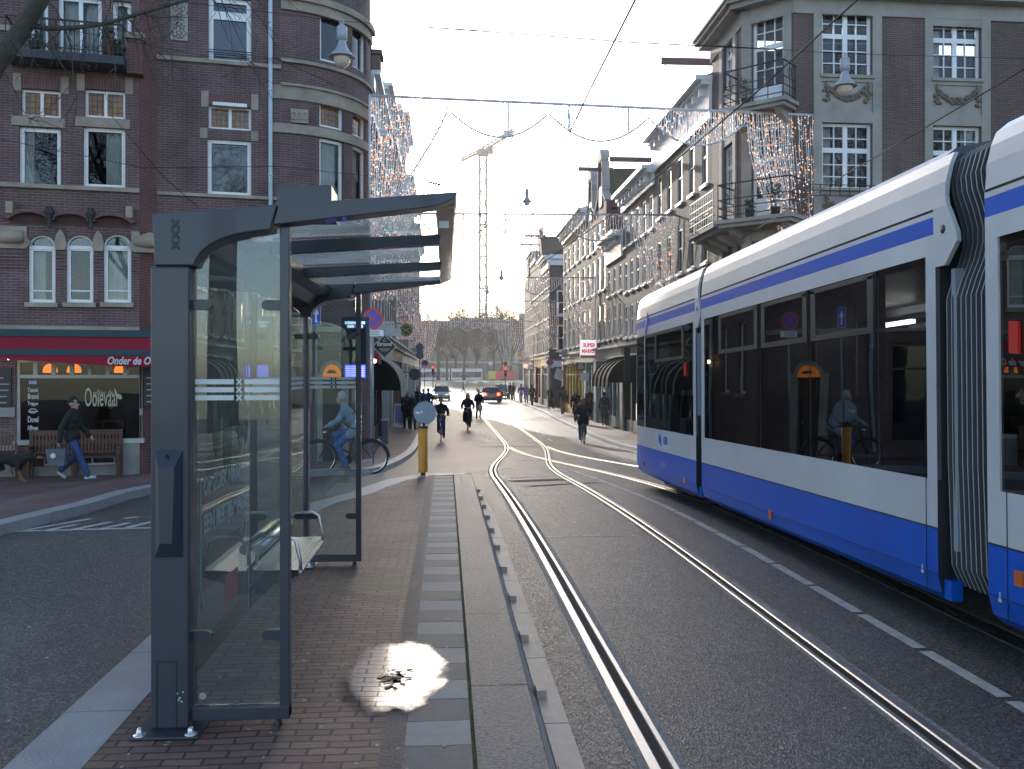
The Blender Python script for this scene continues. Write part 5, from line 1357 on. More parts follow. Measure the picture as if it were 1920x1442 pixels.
def row_house(side, y0, y1, zt, mat, label, cols=3, floors=((4.0, 5.9), (6.7, 8.5)), ww=.95, top='cornice', front=m_sage, shop=True, corn=m_white, ch=1.0, hook=None, arched=False, xw=None, back=12, frame=m_white, shopm=None, pane=m_pane_far):
    X = xw if xw is not None else (XR if side > 0 else -2.8)
    f = Fac((X, y1), (0, -1)) if side > 0 else Fac((X, y0), (0, 1))
    L = y1 - y0; zg = lpave((y0 + y1) / 2)
    h = thing('row_house', label, 'house', (X, (y0 + y1) / 2, zg))
    holes = []
    pitch = L / cols
    for z0, z1 in floors:
        for k in range(cols):
            u = pitch * (k + .5); holes.append((u - ww / 2, u + ww / 2, z0, z1))
    b = MB(); z_s = 2.75
    if shop: shr = (.35, L - .35, zg + .05, z_s - .25); wall(b, f, 0, L, ZB - .6, zt, holes + [shr], .2)
    else: wall(b, f, 0, L, ZB - .6, zt, holes, .2)
    for u in (0, L):
        P = [f.P(u, ZB - .6, 0), f.P(u, ZB - .6, -back), f.P(u, zt, -back), f.P(u, zt, 0)]; b.face(P)
    b.face([f.P(0, ZB, -back), f.P(L, ZB, -back), f.P(L, zt, -back), f.P(0, zt, -back)])
    b.build('wall', mat, h)
    for k, r in enumerate(holes):
        a, c, z0, z1 = r; z1_ = z1
        window(f, r, h, rows=[(.55, .06)], cols=[], fw=.085, back=-.085, depth=.07, sill=(.09, .08, corn), pane=pane, frame=frame)
    if shop:
        a, c, z0, z1 = shr; n = max(2, round((c - a) / 1.5)); b = MB()
        for k in range(n + 1):
            u = a + (c - a) * k / n; b.fbox(f, max(a, u - .09), min(c, u + .09), z0, z1, -.18, -.02)
        b.fbox(f, a, c, z0, z0 + .5, -.16, -.04); b.fbox(f, a, c, z1 - .14, z1, -.16, -.03); b.fbox(f, a, c, z1 - .75, z1 - .68, -.16, -.05)
        sf = b.build('shop_front', shopm or front, h)
        b = MB(); b.face([f.P(a, z0, -.12), f.P(c, z0, -.12), f.P(c, z1, -.12), f.P(a, z1, -.12)]); b.build('pane', m_pane, sf)
        b = MB(); b.fbox(f, -.0, L, z_s - .25, z_s + .35, -.02, .10); b.fbox(f, .0, L, z_s + .35, z_s + .47, -.02, .28); b.fbox(f, 0, .34, zg, z_s - .25, -.02, .10); b.fbox(f, L - .34, L, zg, z_s - .25, -.02, .10); b.build('shop_fascia', front, h)
    # tops
    if top == 'cornice':
        b = MB(); b.fbox(f, -.02, L + .02, zt - ch, zt - .25, -.02, .10); b.fbox(f, -.05, L + .05, zt - .25, zt - .12, -.02, .35); b.fbox(f, -.08, L + .08, zt - .12, zt + .03, -.02, .55)
        for k in range(int(L / .8)): b.fbox(f, .3 + k * .8, .42 + k * .8, zt - .5, zt - .25, .1, .3)
        b.build('cornice', corn, h)
        b = MB(); b.face([f.P(0, zt + .02, .3), f.P(L, zt + .02, .3), f.P(L, zt + 1.4, -3.5), f.P(0, zt + 1.4, -3.5)]); b.face([f.P(0, zt + 1.4, -3.5), f.P(L, zt + 1.4, -3.5), f.P(L, zt, -back), f.P(0, zt, -back)]); 
        for u in (0, L): b.face([f.P(u, zt, .3), f.P(u, zt + 1.4, -3.5), f.P(u, zt, -back)])
        b.build('roof', m_lead if mat is BR[0] else m_tile_r, h)
    else:
        gh = ch; um = L / 2; e = L / 2
        if top == 'neck': poly = [(0, zt - .01), (0, zt + .5), (um - .8, zt + 1.0), (um - .6, zt + gh - .3), (um + .6, zt + gh - .3), (um + .8, zt + 1.0), (L, zt + .5), (L, zt - .01)]
        else: poly = [(0, zt - .01), (um - .7, zt + gh - .2), (um - .7, zt + gh), (um + .7, zt + gh), (um + .7, zt + gh - .2), (L, zt - .01)]
        b = MB(); b.prism(poly[::-1], f.P, -.3, 0); g = b.build('gable', mat, h)
        b = MB()
        for (p, q) in zip(poly[1:-2], poly[2:-1]): b.beam(f.P(*p, -.12), f.P(*q, -.12), .42, .14)
        if top == 'neck':
            b.prism([(um - .7, zt + gh - .3), (um - .7, zt + gh - .1), (um - .4, zt + gh + .25), (um, zt + gh + .4), (um + .4, zt + gh + .25), (um + .7, zt + gh - .1), (um + .7, zt + gh - .3)][::-1], f.P, -.36, .12)
            b.fbox(f, um - .42, um + .42, zt + .35, zt + 1.5, -.02, .05)
        b.build('gable_coping', m_stone_g if top == 'neck' else corn, g)
        b = MB(); b.fbox(f, um - .3, um + .3, zt + .45, zt + 1.4, -.01, .06); b.build('attic_window', m_pane_far, g)
        b = MB(); rz_ = zt + gh - .6
        b.face([f.P(0, zt + .1, -.3), f.P(um, rz_, -.3), f.P(um, rz_, -back), f.P(0, zt + .1, -back)]); b.face([f.P(L, zt + .1, -.3), f.P(L, zt + .1, -back), f.P(um, rz_, -back), f.P(um, rz_, -.3)])
        b.build('roof', m_tile_r, h)
    if hook:
        u = L * hook; b = MB(); z = zt + (.9 if top == 'cornice' else ch * .75)
        b.fbox(f, u - .08, u + .08, z, z + .2, -.6, 1.25); b.tube([f.P(u, z, 1.1), f.P(u, z - .35, 1.1)], .02, 5); b.tube([f.P(u + .08 * sin(t), z - .43 + .08 * cos(t), 1.1) for t in (0, 1, 2, 3, 4)], .018, 5); b.build('hoist_beam', m_hook, h)
    return h, f
m_gfr = pm('grey_frame', (.24, .26, .27), .5)
F3 = ((3.7, 5.4), (6.15, 7.7), (8.3, 9.6)); 
hA, fHA = row_house(1, 28.79, 36.8, 11.15, BR[0], 'dark grey brick house with wide white cornice next to the stone-trimmed corner building', 5, ((3.3, 4.85), (5.4, 7.0), (7.9, 9.55)), .64, ch=1.3, hook=.8, frame=m_gfr)
hB, fHB = row_house(1, 36.82, 43.5, 10.15, BR[0], 'dark grey brick house with lead dormer and white cornice behind the street cafe awning', 5, ((3.5, 5.0), (5.6, 7.0), (7.7, 9.1)), .66, ch=.75, hook=.5, front=m_stone_g, shopm=m_shopd)
hC, fHC = row_house(1, 43.52, 48.1, 8.6, BR[4], 'low brown brick house with white bell cornice left of the dark grey house', 3, ((3.6, 5.3), (5.8, 7.1)), .62, ch=1.2)
hD, fHD = row_house(1, 48.12, 51.3, 10.4, BR[3], 'red brick house with tall stone-capped neck gable, right of its twin gable', 2, ((3.6, 5.6), (6.3, 8.2), (8.8, 10.1)), .9, 'neck', ch=3.1, hook=.5)
hE, fHE = row_house(1, 51.32, 55.0, 10.2, BR[1], 'brown brick house with neck gable, left of its taller red twin', 2, ((3.6, 5.6), (6.3, 8.2), (8.7, 9.8)), .9, 'neck', ch=3.0)
hF, fHF = row_house(1, 55.02, 66.0, 11.7, BR[2], 'dark brick house with long rows of tall white windows over a yellow shop front', 5, ((3.6, 5.7), (6.4, 8.3), (8.9, 10.4)), 1.0, ch=.7, front=m_cream, shopm=m_yel)
hG, fHG = row_house(1, 75.0, 80.5, 11.4, BR[2], 'dark house with white cornice turning a bare side wall to the tram stop', 3, ((3.6, 5.7), (6.4, 8.3), (8.9, 10.2)), 1.0, ch=1.0, front=m_cream)
hH, fHH = row_house(1, 80.52, 86.0, 12.0, BR[3], 'red brick house with spout gable far along the shopping street', 3, ((3.6, 5.7), (6.4, 8.3), (8.9, 10.6)), .9, 'spout', ch=2.8, front=m_oxb, hook=.5)
hI, fHI = row_house(1, 86.02, 92.0, 13.2, BR[5], 'tall ochre brick house near the far end of the right row', 3, ((3.6, 5.7), (6.4, 8.3), (8.9, 10.6)), .9, ch=.9, hook=.5)
hJ, fHJ = row_house(1, 92.02, 99.0, 11.0, BR[4], 'end house of the right row, pale shop front facing the square', 3, ((3.6, 5.7), (6.4, 8.3)), .9, 'spout', ch=2.6, front=m_cream)
# side wall windows of the dark corner house over the alley
fsd = Fac((XR + .01, 74.998), (1, 0))
for z0, z1 in ((3.7, 5.8), (6.6, 8.6)):
    window(fsd, (.6, 2.2, z0, z1), hG, rows=[(.5, .08)], fw=.12, back=-.02, sill=(.12, .1, m_white))
b = MB(); b.fbox(fsd, 0, 5, 10.6, 11.1, -.01, .3); b.fbox(fsd, 0, 5, 11.1, 11.45, -.01, .5); b.build('cornice', m_white, hG)
b = MB(); b.fbox(fsd, 0, 4, 2.4, 2.9, -.01, .15); b.build('shop_fascia', m_white, hG)
row_house(-1, 32.3, 40.0, 12.2, BR[3], 'red brick house next to the cafe building, behind the light curtain', 4, F3, .9, ch=.8, front=m_shopd)
row_house(-1, 40.02, 48.0, 14.2, BR[4], 'brown house with chimney stack rising beside the cafe turret', 4, ((3.7, 5.4), (6.15, 7.9), (8.7, 10.3), (11, 12.6)), .9, ch=.8, front=m_sage)
row_house(-1, 48.02, 58.0, 15.6, BR[1], 'brown house with deep overhanging cornice just past the chimney stack', 5, ((3.7, 5.4), (6.15, 7.9), (8.7, 10.3), (11, 12.6)), .9, ch=1.1, front=m_shopd)
row_house(-1, 58.02, 66.0, 18.0, BR[3], 'tallest red brick house of the row beyond the chimney stack', 4, F3, .9, ch=.9, front=m_cream)
row_house(-1, 66.02, 82.0, 15.8, BR[5], 'ochre house on the cafe side, beyond the tallest red one', 6, F3, .9, ch=.9, front=m_sage)
row_house(-1, 82.02, 102.0, 15, BR[4], 'last brown house on the cafe side before the square', 7, F3, .9, ch=.9, front=m_cream)
b = MB(); b.box((-3.5, 41.2, 14.4), (1.3, 1.0, 2.6)); b.box((-3.5, 41.2, 15.75), (1.5, 1.2, .2))
b.build('chimney', BR[4], [o for o in COL.objects if o.get('label', '').startswith('brown house with chimney')][0])
# awnings on the shops
def round_awning(house, f, u0, u1, zt, d, drop, mat, ribm, label=None):
    b = MB(); N = 9
    S = lambda t: (zt - drop * (1 - cos(t * pi / 2)), d * sin(t * pi / 2))
    for k in range(N):
        (za, wa), (zb_, wb) = S(k / N), S((k + 1) / N)
        b.face([f.P(u0, zb_, wb), f.P(u1, zb_, wb), f.P(u1, za, wa), f.P(u0, za, wa)], sm=True)
    for u in (u0, u1): b.face([f.P(u, zt - drop, 0)] + [f.P(u, *S(k / N)) for k in range(N + 1)])
    b.fbox(f, u0, u1, zt - drop - .2, zt - drop, d - .01, d + .01)
    o = b.build('awning', mat, house)
    n = 4
    for j in range(n + 1):
        b = MB()
        u = u0 + (u1 - u0) * j / n
        b.tube([f.P(u, S(k / N)[0] + .02, S(k / N)[1] + .01) for k in range(N + 1)] + [f.P(u, zt - drop - .2, d + .02)], .035, 5); b.build('awning_rib', ribm, o)
m_canv = pm('dark_canvas', (.022, .021, .02), .95, spec=.05, var=(4, .2)); m_canr = pm('canvas_edge', (.55, .5, .4), .7)
round_awning(hB, fHB, .5, 4.6, 2.6, 1.5, 1.15, m_canv, m_canv)
lefth = [o for o in COL.objects if o.get('label', '').startswith('red brick house next to the cafe')][0]
fL1 = Fac((-2.8, 32.3), (0, 1))
round_awning(lefth, fL1, 2.6, 6.8, 2.45, 1.15, 1.25, m_canv, m_canr)
# ================================================================ signs, lamps, lights, wires
m_pole = pm('grey_pole', (.22, .25, .28), .45, .3); m_blue = pm('sign_blue', (.015, .05, .42), .35); m_sred = pm('sign_red', (.5, .015, .025), .35); m_swhite = pm('sign_white', (.72, .73, .74), .4); m_sback = pm('sign_back', (.24, .28, .33), .45, .2)
def disc(mb, c, r, y, d=.004, m=0, n=28): mb.prism([(c[0] + r * cos(a), c[1] + r * sin(a)) for a in [2 * pi * k / n for k in range(n)]], lambda a, b_, w: V((a, y + w, b_)), -d, 0, m)
def pole(mb, x, y, z0, z1, r=.03, n=10): mb.tube([(x, y, z0), (x, y, z1)], r, n)
# yellow island bollard
p = gpt(793, 891, 0, PL)
t = thing('island_bollard', 'yellow traffic island bollard with the grey back of a round sign on top', 'bollard', (p.x, p.y, PL(p.y)))
zt_ = at(793, 800, p.y).z - PL(p.y); r_ = 8.8 * p.y / F
b = MB(); b.lathe([(r_ * .55, 0), (r_ * .5, .05)], (0, 0, 0), 14); b.build('base', m_black, t, local=True)
b = MB(); b.lathe([(r_, .05), (r_, zt_), (r_ * .4, zt_ + .004), (.001, zt_ + .005)], (0, 0, 0), 20); b.build('post', pm('bollard_yellow', (.55, .22, .01), .42, var=(5, .15)), t, local=True)
b = MB(); b.lathe([(r_ * 1.03, zt_ - .03), (r_ * 1.03, zt_ + .012), (.001, zt_ + .013)], (0, 0, 0), 20); b.box((.02, 0, zt_ + .04), (.05, .05, .08)); b.build('collar', m_black, t, local=True)
rs_ = 20.5 * p.y / F; cz = at(797, 774, p.y).z - PL(p.y)
b = MB(); disc(b, (.035, cz), rs_, 0, .012); b.tube([(.035 + rs_ * cos(a), -.008, cz + rs_ * sin(a)) for a in [2 * pi * k / 30 for k in range(30)]], .011, 6, closed=True); b.box((.035, -.02, cz), (.045, .02, rs_ * 1.9)); sd = b.build('sign_disc', m_sback, t, local=True)
b = MB(); b.box((-.09, -.0155, cz + .0), (.075, .004, .035)); b.box((0 - .02, -.0155, cz + .02), (.03, .004, .03)); b.build('sticker', m_swhite, sd, local=True)
# one-way sign by the door
def put_sign(name, label, px, py, y, group=None, top=None):
    c = at(px, py, y); t = thing(name, label, 'sign', (c.x, y, lpave(y)), 0, group); return t, c.z - lpave(y)
t, cz = put_sign('one_way_sign', 'blue rectangular sign with white upward arrow beside the arched door', 592.5, 589.5, 22.4)
b = MB(); pole(b, 0, .03, 0, cz + .25, .025); b.build('post', m_pole, t, local=True)
b = MB(); b.box((0, 0, cz), (.23, .006, .52)); pl = b.build('plate', m_blue, t, local=True)
b = MB(); b.prism([(-.02, cz - .19), (.02, cz - .19), (.02, cz + .0), (.07, cz + .0), (0, cz + .18), (-.07, cz + .0), (-.02, cz + .0)], lambda a, c, w: V((a, -.004 + w, c)), -.002, 0)
for q in ((-.108, 0, .008, .5), (.108, 0, .008, .5), (0, .252, .22, .008), (0, -.252, .22, .008)): b.box((q[0], -.004, cz + q[1]), (q[2], .002, q[3]))
b.build('arrow', m_swhite, pl, local=True)
def no_stop(label, px, py, rp, y, zlow=0, sub=True):
    t, cz = put_sign('no_stopping_sign', label, px, py, y, 'no stopping signs'); r = rp * y / F
    b = MB(); pole(b, 0, .04, zlow, cz + r, .025); b.build('post', m_pole, t, local=True)
    b = MB(); disc(b, (0, cz), r, 0, .01); pl = b.build('plate', m_sred, t, local=True)
    b = MB(); disc(b, (0, cz), r * .78, -.0105, .002); bl = b.build('field', m_blue, pl, local=True)
    b = MB()
    for s in (-1, 1): b.box((0, -.014 - .001 * s, cz), (r * .15, .002, r * 1.52), Matrix.Rotation(s * R(45), 3, 'Y'))
    b.build('cross', m_sred, bl, local=True)
    if sub:
        b = MB(); b.box((.02 * r / .2, 0, cz - r * 1.38), (r * 1.9, .006, r * .62)); sp_ = b.build('sub_plate', m_swhite, t, local=True)
        b = MB()
        for k in range(3): b.box((0, -.005, cz - r * 1.2 - k * r * .17), (r * 1.3, .002, r * .06))
        b.build('small_print', m_black, sp_, local=True)
no_stop('large blue and red no stopping sign just past the shelter, white plate below it', 699, 598, 19, 22.3)
no_stop('small blue and red no stopping sign on the far shop pavement before the yellow shop', 1031, 679, 6.8, 66.0)
no_stop('small no stopping sign hanging low beside the stack of round grey signs', 796, 681, 6, 60.0)
def board(name, label, P0, P1, ht, mat, y, thick=.05, cat='sign', lines=None, arm=None):   # a projecting sign facing the viewer: lower-left and upper-right pixel
    a, c = at(*P0, y), at(*P1, y)
    t = thing(name, label, cat, ((a.x + c.x) / 2, y, min(a.z, c.z)))
    w, h = abs(c.x - a.x), abs(c.z - a.z)
    b = MB(); b.box((0, 0, h / 2), (w, thick, h)); pl = b.build('panel', mat, t, local=True, bevel=.008)
    if arm is not None:
        b = MB(); xw = arm - (a.x + c.x) / 2
        for z in (h * .2, h * .8): b.beam((math.copysign(w / 2 - .02, xw), 0, z), (xw, 0, z), .03, .03)
        b.build('bracket', m_iron, t, local=True)
    return t, pl, w, h
def on(w, x, z, y=-.028): return lambda a, b_, c: V((x + a, y - c, z + b_))
t, pl, w, h = board('restaurant_sign', 'upper white projecting sign with thin spaced capitals behind the no stopping sign', (706, 618), (740, 603), 0, m_swhite, 37.0, arm=-2.8)
text('A N T E', on(w, -.0, h * .5), .11, m_dark, pl, width=.3)
t, pl, w, h = board('restaurant_sign', 'lower white projecting sign hanging behind the green diamond sign', (722, 630), (752, 617), 0, m_swhite, 43.0, arm=-2.8)
text('T E', on(w, w * .12, h * .5), .1, m_dark, pl)
# diamond sign
y = 34.0; c = at(721, 650, y); hd = 21.5 * y / F
t = thing('diamond_sign', 'dark green diamond-shaped projecting sign reading Brand in white', 'sign', tuple(c))
b = MB(); b.prism([(0, -hd), (hd, 0), (0, hd), (-hd, 0)], lambda a, b_, w: V((a, w, b_)), -.05, .05); pl = b.build('panel', pm('sign_green', (.01, .055, .03), .3), t, local=True)
b = MB()
Q = [V((0, -.052, -hd)), V((hd, -.052, 0)), V((0, -.052, hd)), V((-hd, -.052, 0))]
for i in range(4): b.beam(Q[i], Q[(i + 1) % 4], .025, .025)
b.build('border', m_swhite, pl, local=True)
text('Brand', on(0, -.26, .03, -.052), .2, m_swhite, pl, width=.52, bold=.008)
b = MB(); b.box((0, -.053, -.09), (.36, .002, .022)); b.box((0, -.053, -.15), (.26, .002, .014)); b.tube([(.06 * cos(a), -.053, .24 + .06 * sin(a)) for a in [pi + pi * k / 8 for k in range(9)]], .012, 4); b.box((0, -.053, .27), (.03, .002, .05)); b.build('emblem', m_swhite, pl, local=True)
b = MB(); b.beam((-hd + .02, 0, 0), (-2.8 - c.x, 0, 0), .03, .03); b.build('bracket', m_iron, t, local=True)
# green round sign with gilt ring
y = 45.0; c = at(762, 619, y); r = .30
m_gilt = pm('gilt', (.5, .36, .1), .4, .5); m_dgreen = pm('deep_green', (.015, .10, .07), .4)
t = thing('round_shop_sign', 'round green hanging sign with gilt ring and crown above the left pavement', 'sign', tuple(c))
b = MB(); disc(b, (0, 0), r, 0, .06); pl = b.build('panel', m_dgreen, t, local=True)
b = MB(); b.tube([(.24 * cos(a), -.065, .24 * sin(a)) for a in [2 * pi * k / 24 for k in range(24)]], .025, 6, closed=True); b.beam((-.17, -.07, -.1), (.17, -.07, .12), .02, .03); b.beam((-.17, -.07, .1), (.15, -.07, -.12), .02, .03)
b.prism([(-.12, r), (.12, r), (.14, r + .14), (.06, r + .07), (0, r + .16), (-.06, r + .07), (-.14, r + .14)][::-1], lambda a, b_, w: V((a, w, b_)), -.05, .0); b.build('gilding', m_gilt, pl, local=True)
b = MB(); b.beam((-.2, 0, r), (-2.8 - c.x, 0, r + .1), .03, .03); b.build('bracket', m_iron, t, local=True)
y = 44.0; c = at(778, 702, y)
t = thing('round_shop_sign', 'plain dark round projecting sign above the left pavement awnings', 'sign', tuple(c))
b = MB(); disc(b, (0, 0), .28, 0, .08); b.build('panel', pm('sign_navy', (.02, .022, .045), .4), t, local=True)
b = MB(); b.beam((-.2, -.04, .1), (-2.8 - c.x, -.04, .1), .03, .03); b.build('bracket', m_iron, t, local=True)
# pole with backs of two round signs
y = 48.0; c = at(787, 651, y)
t = thing('traffic_sign', 'grey pole with the dark backs of two round traffic signs, one above the other', 'sign', (c.x, y, lpave(y)))
b = MB(); pole(b, 0, 0, 0, c.z - lpave(y) + .25, .03); b.build('post', m_pole, t, local=True)
for dz in (0, -.42):
    b = MB(); disc(b, (0, c.z - lpave(y) + dz), .2, -.03, .006); b.build('sign_disc', pm('sign_back_dark', (.11, .13, .18), .5), t, local=True)
b = MB(); b.box((0, -.035, c.z - lpave(y) - .21), (.4, .006, .07)); b.build('sub_plate', MATS['sign_back_dark'], t, local=True)
# lamp and red blind at the corner, planter boxes, A-board
y = 31.6; c = at(702, 677, y)
t = thing('wall_lamp', 'lit white globe lamp on the corner pier above the pavement', 'lamp', tuple(c))
b = MB(); b.ball((0, 0, 0), .065, 12); b.build('globe', emit('lamp_globe', (1, .72, .42), 7), t, local=True)
b = MB(); b.beam((-.06, 0, .02), (-.45, 0, .1), .03, .03); b.build('bracket', m_iron, t, local=True)
y = 33.0; c = at(700, 668, y)
t = thing('rolled_blind', 'small red rolled sun blind beside the lit globe lamp', 'blind', tuple(c))
b = MB(); b.prism([(-.35, -.2), (.18, -.26), (.2, -.05), (.12, .16), (-.05, .26), (-.35, .28)], lambda a, b_, w: V((a, w, b_)), -.02, 1.2); b.build('cloth', pm('blind_red', (.28, .03, .05), .7), t, local=True)
y = 46.5; c = at(753, 800, y)
t = thing('pavement_board', 'white pavement advertising board in front of the dark round awning', 'board', (at(749, 790, y).x, y, lpave(y)))
b = MB(); b.box((0, 0, .62), (.52, .03, 1.1), Matrix.Rotation(R(-8), 3, 'X')); pl = b.build('panel', m_swhite, t, local=True)
b = MB(); b.box((0, -.02, .66), (.44, .03, .9), Matrix.Rotation(R(-8), 3, 'X')); b.build('poster', pm('board_violet', (.25, .25, .5), .6), pl, local=True)
b = MB()
for x in (-.23, .23): b.beam((x, .3, 0), (x, .05, 1.1), .03, .03)
b.build('leg', m_dark, t, local=True)
y = 35.5
t = thing('planter_box', 'slim dark planter box with pale edges standing on the pavement by the pier', 'planter', (at(722, 800, y).x, y, lpave(y)))
b = MB(); b.box((0, 0, .45), (.22, .6, .9)); b.build('box', pm('planter_slate', (.08, .1, .15), .5), t, local=True, bevel=.01)
b = MB(); b.box((0, 0, .9), (.26, .64, .04)); b.build('rim', m_zinc, t, local=True)
# ---- signs along the other pavement
m_swglow = emit('sign_white_glow', (.7, .68, .72), .28); m_srglow = emit('sign_red_glow', (.6, .012, .03), .22)  # white and red sign paint with glow added to brighten it in shade
y = 51.3; t, pl, w, h = board('shop_sign', 'white hanging sign with red words SUPER MARKET and an orange strip', (1087.5, 672), (1122.5, 637.5), 0, m_swglow, y, .12, arm=XR)
text('SUPER', on(w, -w * .34, h * .62, -.062), .29, m_srglow, pl, width=w * .66, bold=.012); text('MARKET', on(w, -w * .41, h * .30, -.062), .29, m_srglow, pl, width=w * .80, bold=.012)
b = MB(); b.box((0, -.063, h * .09), (w * .98, .004, h * .16)); b.build('orange_strip', pm('sign_orange', (.65, .25, .02), .4), pl, local=True)
y = 52.0; t, pl, w, h = board('shop_sign', 'small black hanging sign with grey lines under the SUPER MARKET sign', (1080, 695), (1097, 679.5), 0, m_black, y, .08, arm=XR)
b = MB()
for k in range(5): b.box((0, -.043, h * (.2 + .15 * k)), (w * (.75 - .1 * abs(k - 1)), .003, h * .05))
b.build('print_lines', pm('pale_print', (.4, .42, .45), .6), pl, local=True)
y = 51.0; t, pl, w, h = board('shop_sign', 'blank white square hanging sign below the black one', (1089, 714), (1104, 699), 0, m_swhite, y, .08, arm=XR)
y = 47.5; t, pl, w, h = board('shop_sign', 'blue-grey lit box sign over the dark round awning', (1122, 700), (1141, 689), 0, pm('sign_steelblue', (.1, .14, .25), .4), y, .12, arm=XR)
y = 60.0; c = at(1048, 702, y)
t = thing('banner_flag', 'white square cloth banner hung by one corner in front of the yellow shop', 'banner', tuple(c))
b = MB()
for i in range(6):
    for j in range(6):
        f_ = lambda i, j: V(((i - 3) * .08 + (j - 3) * .03, .06 * sin(i * .9 + j * .4), (j - 3) * .11 - (i - 3) * .035))
        b.face([f_(i, j), f_(i + 1, j), f_(i + 1, j + 1), f_(i, j + 1)], 0, sm=True)
b.build('cloth', pm('banner_cloth', (.62, .64, .68), .8), t, local=True)
b = MB(); b.beam((-.1, .03, .42), (XR - c.x, .03, .75), .03, .03); b.build('pole', m_iron, t, local=True)
y = 62.5; c = at(1057, 663, y)
t = thing('traffic_sign', 'grey pole with the back of one round traffic sign beside the yellow shop', 'sign', (c.x, y, lpave(y)))
b = MB(); pole(b, 0, 0, 0, c.z - lpave(y) + 1.2, .035); b.build('post', m_pole, t, local=True)
b = MB(); disc(b, (0, c.z - lpave(y)), .22, -.04, .006); b.build('sign_disc', m_sback, t, local=True)
b = MB(); b.box((0, -.04, c.z - lpave(y) - .45), (.32, .006, .2)); b.build('sub_plate', m_sback, t, local=True)
y = 90.0; t, pl, w, h = board('shop_sign', 'pale lozenge-shaped light box far along the shops', (968, 682), (992, 669), 0, m_swhite, y, .2, arm=XR)
b = MB(); b.box((.05, -.105, h * .45), (w * .6, .004, h * .3)); b.build('print_lines', pm('pale_print_blue', (.2, .22, .4), .6), pl, local=True)
y = 82.0; c = at(1018, 681, y)
t = thing('round_shop_sign', 'green oval bar sign hanging beside the red painted front', 'sign', tuple(c))
b = MB(); disc(b, (0, 0), .24, 0, .1); b.build('panel', m_dgreen, t, local=True); b = MB(); b.beam((.2, -.05, .1), (XR - c.x, -.05, .1), .03, .03); b.build('bracket', m_iron, t, local=True)
y = 88.0; c = at(995, 689, y)
t = thing('round_shop_sign', 'white round clock-like sign with a black rim over the far shops', 'sign', tuple(c))
b = MB(); disc(b, (0, 0), .25, 0, .1); b.build('panel', m_swhite, t, local=True); b = MB(); b.tube([(.25 * cos(a), -.1, .25 * sin(a)) for a in [2 * pi * k / 20 for k in range(20)]], .03, 5, closed=True); b.build('rim', m_black, t, local=True)
b = MB(); b.beam((.2, -.05, .1), (XR - c.x, -.05, .1), .03, .03); b.build('bracket', m_iron, t, local=True)
y = 76.0; c = at(1018, 698, y)
t = thing('round_shop_sign', 'white oval sign on the yellow shop side of the alley', 'sign', tuple(c))
b = MB(); b.prism([(.13 * cos(a), .2 * sin(a)) for a in [2 * pi * k / 20 for k in range(20)]], lambda a, b_, w: V((a, w, b_)), -.05, 0); b.build('panel', m_swhite, t, local=True); b = MB(); b.beam((.1, -.02, .1), (XR - c.x, -.02, .1), .03, .03); b.build('bracket', m_iron, t, local=True)
# column with a bright green foot
p = gpt(1177, 806, PAVE)
t = thing('shop_column', 'pale sage column with bright green foot by the pavement shops', 'column', (p.x, p.y, lpave(p.y)))
b = MB(); b.box((0, 0, 1.5), (.2, .2, 3.0)); b.build('shaft', m_sage, t, local=True, bevel=.01)
b = MB(); b.lathe([(.22, 0), (.2, .05), (.1, .09), (.075, .45), (.06, .47), (.0001, .47)], (0, -.16, 0), 12); b.build('foot', pm('bright_green', (.01, .33, .09), .4), t, local=True)
# terrace glass
# ---- pendant street lamps on span wires
m_lampg = pm('lamp_grey', (.33, .36, .39), .4, .2); m_globe = glassm('lamp_glass', (.86, .8, .7), .8)
def mk_lamp(label):
    t = thing('street_lamp', label, 'lamp', (0, 0, 0), 0, 'bell-shaped lamps hanging over the street')
    b = MB(); b.lathe([(.001, -.10), (.09, -.11), (.125, -.14), (.125, -.44), (.10, -.46), (.085, -.49), (.10, -.51)], (0, 0, 0), 20); b.build('gear_housing', m_lampg, t, local=True)
    b = MB(); b.lathe([(.10, -.51), (.12, -.60), (.17, -.70), (.24, -.76), (.25, -.80), (.31, -.84), (.31, -.86), (.2, -.85)], (0, 0, 0), 24); b.build('shade', m_lampg, t, local=True)
    b = MB(); b.lathe([(.20, -.855), (.195, -.93), (.16, -1.02), (.09, -1.09), (.0001, -1.12)], (0, 0, 0), 20); gl = b.build('globe', pm('opal_glass', (.62, .52, .42), .25, spec=.6), t, local=True)
    b = MB(); b.tube([(0, 0, .0), (0, 0, -.11)], .018, 6); b.tube([(.05 * cos(a), 0, -.03 + .05 * sin(a)) for a in [2 * pi * k / 10 for k in range(10)]], .012, 5, closed=True); b.build('hanger', m_zinc, t, local=True)
    return t
L1 = mk_lamp('grey bell-shaped pendant lamp hanging in front of the cafe building turret')
def lamp_at(o, px, ytop, ybot, y):
    z1 = at(px, ybot, y).z; s = (at(px, ytop, y).z - z1) / 1.1; p = at(px, ytop, y); o.location = p + V((0, 0, .0)); o.scale = (s, s, s); return o
lamp_pos = [lamp_at(L1, 641, 40, 127, 19.5).location.copy()]
for px, yt, yb, y, lab in ((1584, 101, 180, 21.5, 'grey bell-shaped pendant lamp hanging before the carved garland of the corner building'), (988, 351, 386, 52, 'pendant lamp high in the open sky between the crane and the roofs'), (940, 504, 527, 80, 'small pendant lamp just above the bare treetops, right of the crane'),
                           (914, 533, 552, 100, 'tiny pendant lamp touching the crane mast in the view'), (891, 588, 600, 118, 'tiny pale pendant lamp far down the street before the brown building')):
    o = dup(L1, (0, 0, 0), 0, lab); lamp_at(o, px, yt, yb, y); lamp_pos.append(o.location.copy())
